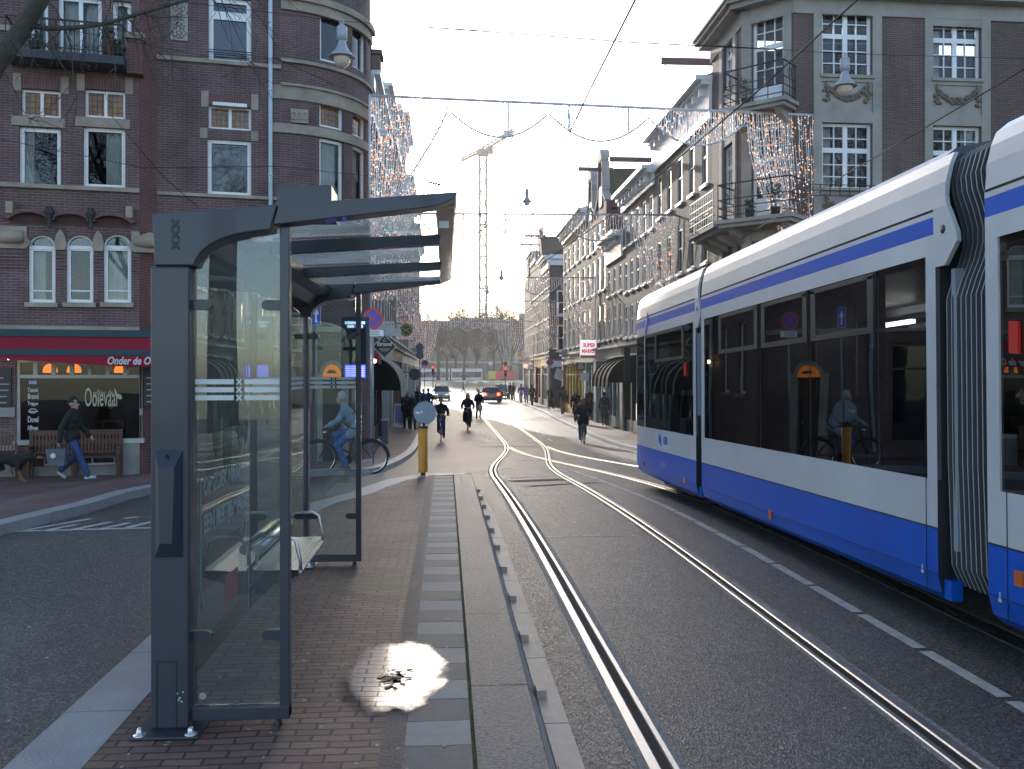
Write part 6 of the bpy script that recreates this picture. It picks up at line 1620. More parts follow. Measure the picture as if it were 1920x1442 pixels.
# ---- overhead wires
m_wire = pm('overhead_wire', (.018, .018, .02), .8, spec=.05)
def wire(label, pts, r, sag=0, grp='overhead wires', n=12):
    P = []
    for p, q in zip(pts, pts[1:]):
        for k in range(n):
            t_ = k / n; v = V(p).lerp(V(q), t_); v.z -= sag * 4 * t_ * (1 - t_); P.append(v)
    P.append(V(pts[-1]))
    b = MB(); b.tube(P, r, 5); return tag(b.build('overhead_wire', m_wire), label, 'wire', grp)
def follow(fx, dx, z, ys): return [(fx(y) + dx, y, z(y)) for y in ys]
zz_ = lambda y: 5.5 - .25 * sstep(8, 50, y) - .25 * sstep(8, 38, y)
Y_ = [-6, 4, 12, 20, 28, 36, 50, 70, 100]
wire('contact wire running over the track beside the platform', follow(xA, .16, zz_, Y_), .011)
wire('contact wire running over the tram and merging far down the street', follow(xB, -.5, zz_, Y_), .011)
P = [at(1990, 88, 8.5), at(1920, 130, 9.3), at(1555, 345, 16), at(1345, 475, 30)]
wire('slanting feeder wire crossing in front of the corner building towards the shops', P, .009)
tl = fT.P(uTe * .8, 10.9); 
wire('span wire from the cafe turret to the stone building top', [at(700, 44, 25), at(1190, 80, 25), at(1540, 97, 25.05)], .018, 0)
for (px, y), (ax, ay), (bx, by), lab in (((0, 19.5), (400, 2), (1900, 175), 'thin span wire carrying the two nearest pendant lamps across the quay'),):
    wire(lab, [fA.P(UA(200), at(200, -60, 21).z), lamp_pos[0], lamp_pos[1], gF.P(9, 10.6)], .006, .0)
for i, y in ((2, 52), (3, 80), (4, 100), (5, 118)):
    L_ = lamp_pos[i]; wire('thin span wire holding a distant pendant lamp over the street', [(-2.8, y, L_.z + .5), tuple(L_), (8.33, y, L_.z + .5)], .008)
wire('thin cable slanting from the bay wall down to the shelter roof line', [fA.P(UA(210), ZA(215), .1), at(305, 330, 20), at(375, 392, 18)], .007)
wire('thin cable crossing the lower cafe windows', [fA.P(UA(-60), ZA(270), .6), at(120, 285, 20.5), at(270, 315, 20.5), at(520, 312, 20.5), at(690, 330, 24)], .006)
wire('thin cable crossing above the cafe balcony windows', [at(-60, 20, 20), at(400, 108, 21), at(520, 110, 22), fT.P(uTe, ZA(95), .1)], .006)
for pts, lab in (([(800, 342), (822, 345), (845, 348)], 'dark rod insulator in the sky above the shelter roof edge'), ([(872, 520), (886, 522), (893, 524)], 'small dark insulator beside the crane mast')):
    y = 40 if pts[0][1] < 400 else 75; b = MB(); b.tube([at(*p, y) for p in pts], .03, 6)
    for k in range(4): b.ball(at(pts[0][0] + 8 + 5 * k, pts[0][1] + 1.2 * k + .5, y), .06, 6)
    tag(b.build('insulator', m_dark), lab, 'insulator')
    wire('thin wire ending in an insulator over the street', [(-2.8, y, at(*pts[0], y).z + .3), at(*pts[0], y)], .007); wire('thin wire leaving an insulator towards the shops', [at(*pts[-1], y), (8.33, y, at(*pts[-1], y).z - .1)], .007)
y = 60; c = at(961, 432, y)
t = thing('wire_bracket', 'small tan wing-shaped wire bracket floating in the bright sky', 'bracket', tuple(c))
b = MB(); b.beam((-.52, 0, .02), (0, 0, -.05), .06, .07); b.beam((0, 0, -.05), (.52, 0, .08), .06, .07); b.tube([(0, 0, .04), (0, 0, -.2)], .035, 6); b.beam((.5, 0, .06), (.53, 0, .16), .04, .04); b.beam((-.5, 0, .02), (-.55, 0, .09), .04, .04); b.build('arm', pm('bracket_tan', (.35, .22, .12), .6), t, local=True)
b = MB(); b.tube([(-6, 0, .5), (-.5, 0, .08)], .006, 4); b.tube([(.5, 0, .1), (XR - c.x, 0, .5)], .006, 4); b.build('stay_wire', m_wire, t, local=True)
# ---- festive light garlands across the street
m_gf = pm('garland_frame', (.55, .58, .62), .45, .2); m_net = pm('garland_net', (.85, .85, .86), .5); m_bulb = emit('garland_bulb', (1, .42, .16), .42); m_bulw = emit('garland_bulb_white', (.95, .88, .8), .4)
def garland(label, y, xl_, xr_, zl, zr, cw, chh, pulls=(.22, .62), val=.95, net=.14, nb=1.0, left=True, r=.038):
    t = thing('light_garland', label, 'light garland', ((xl_ + xr_) / 2, y, 0), 0, 'festive light garlands over the street')
    T = lambda x: zl + (zr - zl) * (x - xl_) / (xr_ - xl_)
    W = xr_ - xl_
    # lower edge of the garland as depth below the top bar
    def edge(x):
        d = 0
        for s, on_ in ((0, left), (1, True)):
            e = (x - xl_) if s == 0 else (xr_ - x)
            if on_ and e < cw:
                k = e / cw
                return val * .28 + (chh - val * .28) * (1 - k) ** .85 if k > .22 else chh
        a, c = (xl_ + cw if left else xl_), xr_ - cw
        n = 3; k = ((x - a) / (c - a) * n) % 1
        return val * (.28 + .72 * 4 * k * (1 - k))
    fr = MB()
    fr.tube([(xl_, y, T(xl_)), (xr_, y, T(xr_))], r, 6)
    for x in ([xl_] if left else []) + [xr_]: fr.tube([(x, y, T(x)), (x, y, T(x) - chh)], r * .9, 6)
    N = 90; E = [(xl_ + W * k / N, y, T(xl_ + W * k / N) - edge(xl_ + W * k / N)) for k in range(N + 1)]
    fr.tube(E, r * .7, 5)
    a, c = (xl_ + cw if left else xl_), xr_ - cw
    for k in range(6):
        x = a + (c - a) * k / 5; fr.tube([(x, y, T(x)), (x, y, T(x) - edge(x))], r * .7, 5)
    fr.build('frame', m_gf, t)
    nt_ = MB(); bl_ = MB(); x = xl_ + net / 2
    while x < xr_:
        e = edge(x); inc = (x - xl_ < cw and left) or (xr_ - x < cw)
        z = T(x); px_ = x; gather = 0
        cx = xr_ if xr_ - x < cw else xl_
        pts = []
        for k in range(8):
            q = k / 7; xx = x + (cx - x) * (.55 * q * q if inc else 0) + random.uniform(-.02, .02); pts.append(V((xx, y + random.uniform(-.03, .03), z - (chh if inc else e) * q)))
        nt_.tube(pts, (.0135 * max(1, y / 85)), 3, caps=False)
        for k in range(int((chh if inc else e) * 7 * nb)):
            q = random.random(); i = min(6, int(q * 7)); p = pts[i].lerp(pts[i + 1], q * 7 - i) + V((random.uniform(-.03, .03), random.uniform(-.03, .03), 0))
            bl_.ball(p, (.016 * max(1, y / 60)), 4, 0 if random.random() < .62 else 1)
        x += net
    z = .25
    while z < chh:
        for s in ((0, 1) if left else (1,)):
            x0_, x1_ = (xl_, xl_ + cw * (1 - z / chh * .75)) if s == 0 else (xr_ - cw * (1 - z / chh * .75), xr_)
            nt_.tube([(x0_ + (x1_ - x0_) * k / 5, y, T(x0_) - z + random.uniform(-.03, .03)) for k in range(6)], .008 * max(1, y / 85), 3, caps=False)
        z += .2
    nt_.build('net', m_net, t); o = bl_.build('fairy_lights', [m_bulb, m_bulw], t); o['kind'] = 'stuff'
def gx(px, y): return at(px, 700, y).x
def gz(px, py, y): return at(px, py, y).z
garland('nearest light garland, its curtains hanging by the cafe turret and the stone building', 24.7, gx(693, 24.7), gx(1538, 24.7), gz(693, 179, 24.7), gz(1538, 217, 24.7), 2.05, 3.6, net=.065, nb=1.4)
garland('light garland hanging before the dark grey brick house, second from the tram stop', 33.5, -2.7, gx(1273, 33.5), gz(700, 400, 33.5), gz(1273, 403, 33.5), 1.8, 3.1, net=.10)
garland('light garland with its curtain end above the SUPER MARKET sign', 51.0, -2.7, gx(1116, 51.0), gz(760, 520, 51), gz(1116, 521, 51), 1.9, 3.4, net=.13)
garland('light garland in front of the yellow shop house', 68.0, -2.7, gx(1047, 68), gz(780, 563, 68), gz(1047, 565, 68), 1.9, 3.5, net=.17)
garland('light garland before the last houses of the street', 86.0, -2.75, gx(1001, 86), gz(790, 590, 86), gz(1001, 603, 86), 2.2, 4.4, net=.2, nb=.8)
garland('pale light garland hanging at the mouth of the square', 104.0, -2.4, gx(958, 104), gz(800, 601, 104), gz(958, 608, 104), 1.6, 4.6, net=.4, nb=.15)
# ================================================================ the square far ahead
m_fb = brickm('far_brick', (.12, .085, .06), (.15, .105, .075), (.2, .17, .14), .4, .12, .02, .9, .25, .2)
t = thing('brown_building', 'long brown brick building closing the far end of the street behind bare trees', 'building', (12, 262, .5))
b = MB(); ff = Fac((-45, 262), (1, 0)); hs = []
for zr in (2.0, 6.0, 10.0):
    for k in range(34): hs.append((2 + 3.4 * k, 3.7 + 3.4 * k, zr, zr + 2.4))
wall(b, ff, 0, 118, -1.5, 16.6, hs, .25)
for u in (0, 118): b.face([ff.P(u, -1.5), ff.P(u, -1.5, -14), ff.P(u, 16.6, -14), ff.P(u, 16.6)])
b.face([ff.P(0, 16.6), ff.P(118, 16.6), ff.P(118, 16.6, -14), ff.P(0, 16.6, -14)]); b.build('wall', m_fb, t)
b = MB()
for h_ in hs: b.face([ff.P(h_[0], h_[2], -.2), ff.P(h_[1], h_[2], -.2), ff.P(h_[1], h_[3], -.2), ff.P(h_[0], h_[3], -.2)])
o = b.build('window_panes', m_pane_far, t); o['kind'] = 'stuff'
b = MB(); b.fbox(ff, 0, 118, 5.0, 5.4, -.05, .2); b.fbox(ff, 0, 118, 16.2, 16.8, -.05, .5); b.build('stone_band', m_stone_g, t)
b = MB()
for u, w, h_ in ((30, 8, 2.2), (46, 14, 1.2), (66, 5, 2.6)): b.fbox(ff, u, u + w, 16.6, 16.6 + h_, -7, -3)
b.build('roof_house', m_fb, t)
# second tram crossing
m_ftb = MATS['tram_blue']; yT = 214.0
t = thing('tram', 'distant white and blue tram crossing the square behind the trees', 'tram', (gx(904, yT), yT, G(yT)))
b = MB()
for k in range(4):
    x1 = -7.4 * k; x0_ = x1 - 7.1
    b.box(((x0_ + x1) / 2, 0, 2.95), (7.1, 2.3, .75), m=0); b.box(((x0_ + x1) / 2, 0, 1.0), (7.1, 2.3, .55), m=0); b.box(((x0_ + x1) / 2, 0, .5), (7.1, 2.3, .45), m=1)
    for q in range(5): b.box((x0_ + .12 + q * 1.715, 0, 1.95), (.16, 2.3, 1.3), m=0 if q in (0, 4) else 1)
b.build('body', [m_tw, m_ftb], t, local=True)
b = MB()
for k in range(4): b.box((-7.4 * k - 3.55, 0, 1.95), (6.95, 2.2, 1.3))
b.build('window_band', m_pane_far, t, local=True)
b = MB()
for k in range(3): b.box((-7.4 * k - 7.25, 0, 1.8), (.5, 2.0, 2.8))
b.build('bellows', m_trub, t, local=True)
# hoarding, orange posts, traffic lights, round sign
for x0_, x1_, m_, lab in ((915.5, 929, m_yel, 'yellow site hoarding panel at the far square'), (929.6, 944, m_sred, 'bright red hoarding panel next to the yellow one'), (948, 966, m_sred, 'red hoarding panel with pale edge behind the traffic light')):
    y = 206.0; a, c = gx(x0_, y), gx(x1_, y); t = thing('hoarding', lab, 'hoarding', ((a + c) / 2, y, G(y) + .75), 0, 'hoardings at the square')
    b = MB(); b.box((0, 0, 1.1), (c - a, .08, 1.8)); b.build('panel', m_, t, local=True)
    b = MB()
    for s in (-1, 1): b.box((s * (c - a) * .4, .1, .6), (.1, .1, 1.2))
    b.build('leg', m_dark, t, local=True)
for px, lab in ((817, 'orange bollard by the grass on the far left of the crossing'), (894, 'orange bollard in the middle of the far crossing')):
    y = 150.0; t = thing('traffic_bollard', lab, 'bollard', (gx(px, y), y, G(y)), 0, 'orange bollards at the crossing')
    b = MB(); b.lathe([(.16, 0), (.16, .9), (.1, 1.1), (.0001, 1.12)], (0, 0, 0), 8); b.build('post', pm('bollard_orange', (.6, .2, .02), .5), t, local=True)
def traffic_light(px, py, y, lab, lit=True):
    c = at(px, py, y); t = thing('traffic_light', lab, 'traffic light', (c.x, y, lpave(y)), 0, 'traffic lights at the crossing'); z = c.z - lpave(y)
    b = MB(); pole(b, 0, 0, 0, z + .6, .05); b.build('post', m_dark, t, local=True)
    b = MB(); b.box((0, -.08, z), (.3, .2, 1.0)); hd_ = b.build('signal_head', m_black, t, local=True)
    b = MB(); b.ball((0, -.2, z + .32), .1, 10); b.build('red_lamp', emit('signal_red', (1, .02, .02), 3.5), hd_, local=True)
    for dz in (0, -.32): b = MB(); b.ball((0, -.18, z + dz), .09, 8); b.build('dark_lamp', m_pane, hd_, local=True)
    return t, z
t, z = traffic_light(947.5, 697, 97.0, 'traffic light showing red beside the cyclist in turquoise')
b = MB(); disc(b, (0, z + .85), .22, -.05, .02); b.build('round_sign', m_sred, t, local=True)
t, z = traffic_light(812, 694, 103.0, 'traffic light at the end of the left pavement above the grey car')
c = at(920, 682, 120); t = thing('traffic_sign', 'white round sign on a thin pole before the yellow hoarding', 'sign', (c.x, 120, G(120)))
b = MB(); pole(b, 0, .03, 0, c.z - G(120) + .2, .03); b.build('post', m_pole, t, local=True); b = MB(); disc(b, (0, c.z - G(120)), .27, 0, .01); pl = b.build('plate', m_swhite, t, local=True)
b = MB(); b.box((.02, -.013, c.z - G(120)), (.1, .002, .14)); b.build('symbol', m_blue, pl, local=True)
# tower crane
yC = 250.0; c = at(905, 590, yC); t = thing('tower_crane', 'pale lattice tower crane standing behind the far brown building', 'crane', (c.x, yC + 30, 0))
yC = 280.0; xc = gx(905.5, yC); hw = 1.0; zt = at(905, 290, yC).z
b = MB()
for sx_ in (-1, 1):
    for sy in (-1, 1): b.beam((xc + sx_ * hw, yC + sy * hw, 0), (xc + sx_ * hw, yC + sy * hw, zt), .62, .62)
z = 2; k = 0
while z < zt - 3:
    for a_ in (-1, 1):
        b.beam((xc - hw, yC + a_ * hw, z), (xc + hw, yC + a_ * hw, z), .28, .28)
        s = 1 if k % 2 else -1; b.beam((xc - s * hw, yC + a_ * hw, z), (xc + s * hw, yC + a_ * hw, z + 3.2), .2, .2)
        b.beam((xc + a_ * hw, yC - s * hw, z), (xc + a_ * hw, yC + s * hw, z + 3.2), .2, .2)
    z += 3.2; k += 1
m_crane = pm('crane_grey', (.05, .05, .05), .8, spec=.1); b.build('mast', m_crane, t)
A, B_ = at(865, 302, yC), at(961, 250, yC); b = MB(); piv = at(906, 283, yC)
def lat(p, q, w, n):
    d = (q - p); up = V((0, 0, w))
    for o_ in (V((0, -w * .6, 0)), V((0, w * .6, 0))): b.beam(p + o_, q + o_, .42, .42)
    b.beam(p + up, q + up, .42, .42)
    for k in range(n):
        x, y_ = p.lerp(q, k / n), p.lerp(q, (k + .5) / n); z_ = p.lerp(q, (k + 1) / n)
        for o_ in (V((0, -w * .6, 0)), V((0, w * .6, 0))): b.beam(x + o_, y_ + up, .22, .22); b.beam(y_ + up, z_ + o_, .22, .22)
lat(A, piv, .9, 6); lat(piv, B_, 1.2, 8); b.build('jib', m_crane, t)
b = MB(); b.box(piv + V((0, 0, -.6)), (3.4, 2.2, 2.0)); b.box(piv + V((2.2, 0, .3)), (1.6, 1.8, 2.2)); b.build('cab', m_crane, t)
b = MB(); b.box(B_ + V((-1.2, 0, -.2)), (3.0, 1.6, 1.8)); b.build('counterweight', m_crane, t)
b = MB(); tp = piv + V((0, 0, 4.2)); b.beam(piv, tp, .3, .3); b.tube([A, tp, B_], .07, 4); b.build('tie_rods', m_crane, t)
# ---- cars
m_tyre = pm('tyre', (.015, .015, .016), .8); m_rim = pm('wheel_rim', (.4, .41, .42), .35, .8); m_tail = emit('tail_lamp_lit', (1, .06, .02), 4); m_head = emit('head_lamp', (.8, .82, .85), .3)
def car(label, x, y, rz, paint, hatch=True, L=4.1, W=1.76, H=1.5, lights=True):
    t = thing('parked_car' if False else 'car', label, 'car', (x, y, G(y)), rz)
    def stn(prof, hwf, mb, m=0):
        for (y0, z0), (y1, z1) in zip(prof, prof[1:]): pass
    hl = L / 2
    low = [(-hl, .55), (-hl + .05, .95), (-hl + .5, 1.0 if hatch else .98), (hl - 1.25, .95), (hl - .35, .80), (hl - .03, .62), (hl, .4), (hl - .05, .22), (-hl + .05, .24)]
    b = MB(); w = W / 2
    def sect(yy_, z): return w * (1 - .10 * max(0, (abs(yy_) - hl + .7)) / .7 * 1.6) * (1 if z > .5 else .97)
    P = [(a, z) for a, z in low]
    lft = [V((-sect(a, z), a, z)) for a, z in P]; rgt = [V((sect(a, z), a, z)) for a, z in P]
    b.face(lft, 0); b.face(rgt[::-1], 0)
    for i in range(len(P)):
        j = (i + 1) % len(P); b.face([lft[i], rgt[i], rgt[j], lft[j]], 0)
    body = b.build('body', paint, t, local=True, bevel=.05)
    yb, yr, yf, yw = (-hl + .12, -hl + .5, .35, hl - 1.3) if hatch else (-hl + .75, -hl + 1.35, .3, hl - 1.3)
    cw = w * .94; rw = w * .74
    b = MB()
    B = [V((-cw, yb, .97)), V((cw, yb, .97)), V((cw, yw, .94)), V((-cw, yw, .94))]; T_ = [V((-rw, yr, H - .02)), V((rw, yr, H - .02)), V((rw, yf, H)), V((-rw, yf, H))]
    for i, nm in ((0, 'rear_window'), (1, 'side_window'), (2, 'windscreen'), (3, 'side_window')):
        j = (i + 1) % 4; q = MB(); q.face([B[i], B[j], T_[j], T_[i]]); q.build(nm, m_pane, t, local=True)
    b.face([x_ + V((0, 0, .0)) for x_ in T_])
    for i in range(4): b.beam(B[i], T_[i], .07, .07)
    for i in range(4): b.beam(T_[i], T_[(i + 1) % 4], .09, .05)
    for s in (-1, 1): b.beam(V((s * cw, (yb + yw) / 2 - .1, .95)), V((s * rw, (yr + yf) / 2 - .1, H)), .06, .06)
    b.box((0, (yr + yf) / 2, H), (rw * 2, yf - yr, .04)); b.build('roof', paint, t, local=True)
    for sx_ in (-1, 1):
        for yy_ in (hl - .78, -hl + .75):
            q = MB(); q.lathe([(.0001, -.1), (.29, -.1), (.315, -.06), (.315, .06), (.29, .1), (.0001, .1)], (sx_ * (w - .09), yy_, .315), 16, axis='x'); wh = q.build('wheel', m_tyre, t, local=True)
            q = MB(); q.lathe([(.0001, 0), (.2, .0), (.21, .02), (.19, .03)], (sx_ * (w + .015), yy_, .315), 12, axis='x'); q.build('rim', m_rim, wh, local=True)
        q = MB(); q.box((sx_ * (w - .22), -hl + .04, .86), (.26, .12, .24)); q.build('tail_light', m_tail if lights else m_sred, t, local=True, bevel=.02)
        q = MB(); q.box((sx_ * (w - .34), hl - .10, .66), (.36, .16, .13)); q.build('headlight', m_head, t, local=True, bevel=.02)
        q = MB(); q.box((sx_ * (w + .08), .62, .98), (.2, .12, .13)); q.build('wing_mirror', paint, t, local=True, bevel=.02)
    q = MB(); q.box((0, -hl - .005, .68), (.52, .02, .11)); q.box((0, hl + .005, .42), (.52, .02, .11)); q.build('number_plate', m_yel, t, local=True)
    q = MB(); q.box((0, -hl + .02, .36), (W * .9, .1, .2)); q.box((0, hl - .03, .3), (W * .8, .08, .2)); q.build('bumper', m_trub, t, local=True, bevel=.03)
    return t
m_cred = pm('car_red', (.23, .008, .018), .25, coat=.8); m_cwh = pm('car_white', (.6, .62, .64), .3, coat=.6); m_cgr = pm('car_grey', (.18, .185, .19), .28, .4, coat=.8)
car('dark red hatchback with brake lights on, seen from behind', gx(920, 91), 91, 0, m_cred)
car('white car ahead of the red hatchback near the crossing', gx(940, 108), 108, -.1, m_cwh, lights=False, H=1.6)
car('grey car driving towards the tram stop past the left pavement', gx(828, 99), 99, pi, m_cgr, hatch=False, L=4.5, lights=False)
# ================================================================ people, bicycles, animals, trees
import numpy as np
def blob(prims, mats, vox, name, parent, seed=0):
    # one continuous skin: tapered limbs fused by remeshing, then each face takes the cloth or skin of the limb it came from
    b = MB()
    for (p, q, r0, r1, m) in prims:
        p, q = V(p), V(q); d = q - p; L = max(d.length, 1e-4); d = d / L if d.length > 1e-6 else V((0, 0, 1))
        pts, rs = [], []
        for k in range(5): a = -pi / 2 + pi / 2 * k / 4; pts.append(p + d * (r0 * sin(a))); rs.append(max(1e-4, r0 * cos(a)))
        for k in range(5): a = pi / 2 * k / 4; pts.append(q + d * (r1 * sin(a))); rs.append(max(1e-4, r1 * cos(a)))
        b.tube(pts, rs, 12)
    me = bpy.data.meshes.new('tmp'); me.from_pydata([tuple(v) for v in b.v], [], b.f)
    o = bpy.data.objects.new('tmp', me); COL.objects.link(o)
    rm = o.modifiers.new('r', 'REMESH'); rm.mode = 'VOXEL'; rm.voxel_size = vox
    sm = o.modifiers.new('s', 'SMOOTH'); sm.factor = .5; sm.iterations = 3
    dg = bpy.context.evaluated_depsgraph_get(); dg.update()
    nm = bpy.data.meshes.new_from_object(o.evaluated_get(dg)); bpy.data.objects.remove(o); bpy.data.meshes.remove(me)
    n = len(nm.polygons); C_ = np.empty(n * 3); nm.polygons.foreach_get('center', C_); C_ = C_.reshape(-1, 3)
    best = np.full(n, 1e9); idx = np.zeros(n, dtype=np.int32)
    for (p, q, r0, r1, m) in prims:
        p_, q_ = np.array(p, float), np.array(q, float); d = q_ - p_; L2 = max(1e-8, d @ d)
        t = np.clip(((C_ - p_) @ d) / L2, 0, 1); D = np.linalg.norm(C_ - (p_ + t[:, None] * d), axis=1) - (r0 + (r1 - r0) * t)
        k = D < best - 1e-4; best[k] = D[k]; idx[k] = m
    nm.materials.clear()
    for mt in mats: nm.materials.append(mt)
    nm.polygons.foreach_set('material_index', idx); nm.polygons.foreach_set('use_smooth', np.ones(n, dtype=bool)); nm.update()
    ob = bpy.data.objects.new(name, nm); COL.objects.link(ob)
    if parent is not None: ob.parent = parent
    return ob
CLOTH = {}
def cl(c, rough=.85):
    k = tuple(c)
    if k not in CLOTH: CLOTH[k] = pm('cloth_%d' % len(CLOTH), c, rough, var=(9, .3), bump=(14, .6))
    return CLOTH[k]
SK = (.42, .25, .18)
def figure(pose, coat=0, hat=False, hair=0, bulk=1.0, hood=False):
    # material slots: 0 skin 1 hair 2 top 3 trousers 4 shoes 5 hat
    P = []; a = lambda p, q, r0, r1, m: P.append((p, q, r0, r1, m))
    def limb(pts, rs, m):
        for i in range(len(pts) - 1): a(pts[i], pts[i + 1], rs[i], rs[i + 1], m)
    def hand(w, d, side):                              # palm, four unequal fingers, a thumb from the side of the palm
        w = V(w); d = V(d).normalized(); s = V((side, 0, 0)); c = w + d * .07; u = d.cross(s).normalized()
        a(w, w + d * .08, .026, .030, 0)
        for k, l in enumerate((.055, .065, .062, .048)):
            o = u * (.026 - .017 * k); a(w + d * .085 + o, w + d * (.085 + l * .6) + o - s * .004, .0095, .009, 0); a(w + d * (.085 + l * .6) + o - s * .004, w + d * (.085 + l) + o - s * .018, .009, .008, 0)
        a(w + d * .03 + u * .03, w + d * .075 + u * .05, .011, .009, 0)
    bk = bulk
    if pose == 'cycle':
        pel, nk, hd, sh_, lean = V((0, -.2, 1.0)), V((0, .06, 1.5)), V((0, .12, 1.68)), 1.44, .05
    else:
        pel, nk, hd, sh_, lean = V((0, 0, .95)), V((0, .02, 1.47)), V((0, .035, 1.63)), 1.41, .0
    mid = pel.lerp(nk, .45); che = pel.lerp(nk, .72); shc = pel.lerp(nk, .93)
    a(pel + V((-.075, 0, -.02)), pel + V((.075, 0, -.02)), .115 * bk, .115 * bk, 3 if not coat else 2)
    a(pel + V((0, 0, .03)), mid, .135 * bk, .13 * bk, 2); a(mid + V((-.06, 0, 0)), mid + V((.06, 0, 0)), .12 * bk, .12 * bk, 2)
    a(che + V((-.085, 0, 0)), che + V((.085, 0, 0)), .13 * bk, .13 * bk, 2); a(shc + V((-.15, 0, -.01)), shc + V((.15, 0, -.01)), .072 * bk, .072 * bk, 2); a(mid, shc, .12 * bk, .10 * bk, 2)
    a(shc, nk + (hd - nk) * .3, .062, .055, 2); a(nk, hd, .05, .05, 0)
    # head: skull, jaw, nose, ears, brow
    a(hd + V((0, -.015, .03)), hd + V((0, .0, .055)), .092, .088, 0); a(hd + V((0, .035, -.03)), hd + V((0, .055, -.075)), .062, .042, 0); a(hd + V((0, .088, .02)), hd + V((0, .108, -.015)), .012, .016, 0)
    for s in (-1, 1): a(hd + V((s * .088, -.005, .02)), hd + V((s * .09, -.01, -.02)), .016, .012, 0)
    if hat: a(hd + V((0, -.02, .075)), hd + V((0, -.012, .10)), .102, .088, 5); a(hd + V((0, .0, .062)), hd + V((0, .11, .05)), .085, .03, 5) if hat == 'cap' else a(hd + V((0, -.02, .045)), hd + V((0, -.02, .13)), .102, .05, 5)
    else: a(hd + V((0, -.03, .05)), hd + V((0, -.012, .085)), .093, .086, 1)
    if hair: 
        a(hd + V((0, -.055, .04)), hd + V((0, -.10, -.05 - hair)), .085, .06, 1)
        for s in (-1, 1): a(hd + V((s * .06, -.03, .04)), hd + V((s * .08, -.04, -.05 - hair * .8)), .05, .035, 1)
    if hood: a(hd + V((0, -.035, .03)), hd + V((0, -.06, -.1)), .108, .12, 2)
    S = [shc + V((-.185, 0, -.02)), shc + V((.185, 0, -.02))]
    ar = [.07 * bk, .061 * bk, .052 * bk]; lr = [.097, .074, .062]
    a(shc + V((-.03, .02, .03)), shc + V((.03, .03, .045)), .072, .072, 2); a(shc, nk + (hd - nk) * .22, .075, .072, 2)
    if pose == 'cycle':
        for s in (0, 1):
            k = -1 if s == 0 else 1; e = V((k * .29, .16, 1.22)); w = V((k * .28, .35, 1.10)); limb([S[s], e, w], ar, 2); hand(w, (0, .8, -.25), k)
        for k, kn, an in ((1, V((.10, .27, .88)), V((.11, .12, .45))), (-1, V((-.10, .20, .66)), V((-.11, .0, .22)))):
            limb([pel + V((k * .085, .02, -.03)), kn, an], [.103, .078, .062], 3); a(an + V((0, -.04, -.06)), an + V((0, .13, -.075)), .042, .036, 4); a(an, an + V((0, -.02, -.05)), .046, .044, 4)
        if coat: 
            for k in (-1, 1): a(pel + V((k * .08, 0, .02)), pel + V((k * .13, .12, -.05 - coat * .3)), .12, .11, 2)
    elif pose == 'walk':
        for k, e, w in ((-1, V((-.235, .10, 1.14)), V((-.225, .27, .95))), (1, V((.24, -.13, 1.13)), V((.235, -.16, .87)))):
            limb([S[0 if k < 0 else 1], e, w], ar, 2); hand(w, w - e, k)
        kn, an = V((.095, .20, .52)), V((.095, .36, .13)); limb([pel + V((.085, 0, -.04)), kn, an], lr, 3); a(an + V((0, -.03, -.06)), an + V((0, .15, -.05)), .043, .037, 4); a(an, an + V((0, -.02, -.05)), .047, .044, 4)
        kn, an = V((-.095, .06, .50)), V((-.095, -.27, .22)); limb([pel + V((-.085, 0, -.04)), kn, an], lr, 3); a(an + V((0, -.04, -.05)), an + V((0, .08, -.16)), .043, .037, 4); a(an, an + V((0, -.02, -.04)), .047, .044, 4)
    else:
        for k, e, w in ((-1, V((-.235, -.03, 1.13)), V((-.225, .07, .88))), (1, V((.235, -.03, 1.13)), V((.225, .07, .88)))):
            if pose == 'front_hands': w = V((k * .06, .2, .98)); e = V((k * .26, .02, 1.13))
            limb([S[0 if k < 0 else 1], e, w], ar, 2); hand(w, w - e, k)
        for k in (-1, 1):
            kn, an = V((k * .105, .02, .50)), V((k * .12, -.01, .10)); limb([pel + V((k * .085, 0, -.04)), kn, an], lr, 3); a(an + V((0, -.03, -.055)), an + V((k * .02, .15, -.065)), .043, .036, 4); a(an, an + V((0, -.02, -.05)), .047, .044, 4)
    if coat and pose != 'cycle':
        z1 = .95 - coat; a(V((0, 0, .95)), V((0, .0, z1 + .1)), .155 * bk, .15, 2)
        for k in (-1, 1): a(V((k * .06, 0, .95)), V((k * .09, .0, z1 + .08)), .13, .12, 2)
    return P
def person(label, x, y, rz, pose, top, legs, hairc=(.03, .02, .015), shoe=(.03, .03, .032), hatc=(.02, .02, .02), h=1.75, vox=.022, z=None, group=None, skin=SK, cat='person', **kw):
    if z is None: z = G(y)
    t = thing('person', label, cat, (x, y, z), rz, group)
    s = h / 1.75; t.scale = (s, s, s)
    o = blob(figure(pose, **kw), [pm('skin_%d' % int(skin[0] * 100), skin, .55), cl(hairc, .6), cl(top), cl(legs), cl(shoe, .6), cl(hatc)], vox, 'body', t)
    return t
m_bf = pm('bike_frame', (.02, .02, .022), .35); m_chrome = pm('chrome', (.6, .6, .6), .2, 1.0)
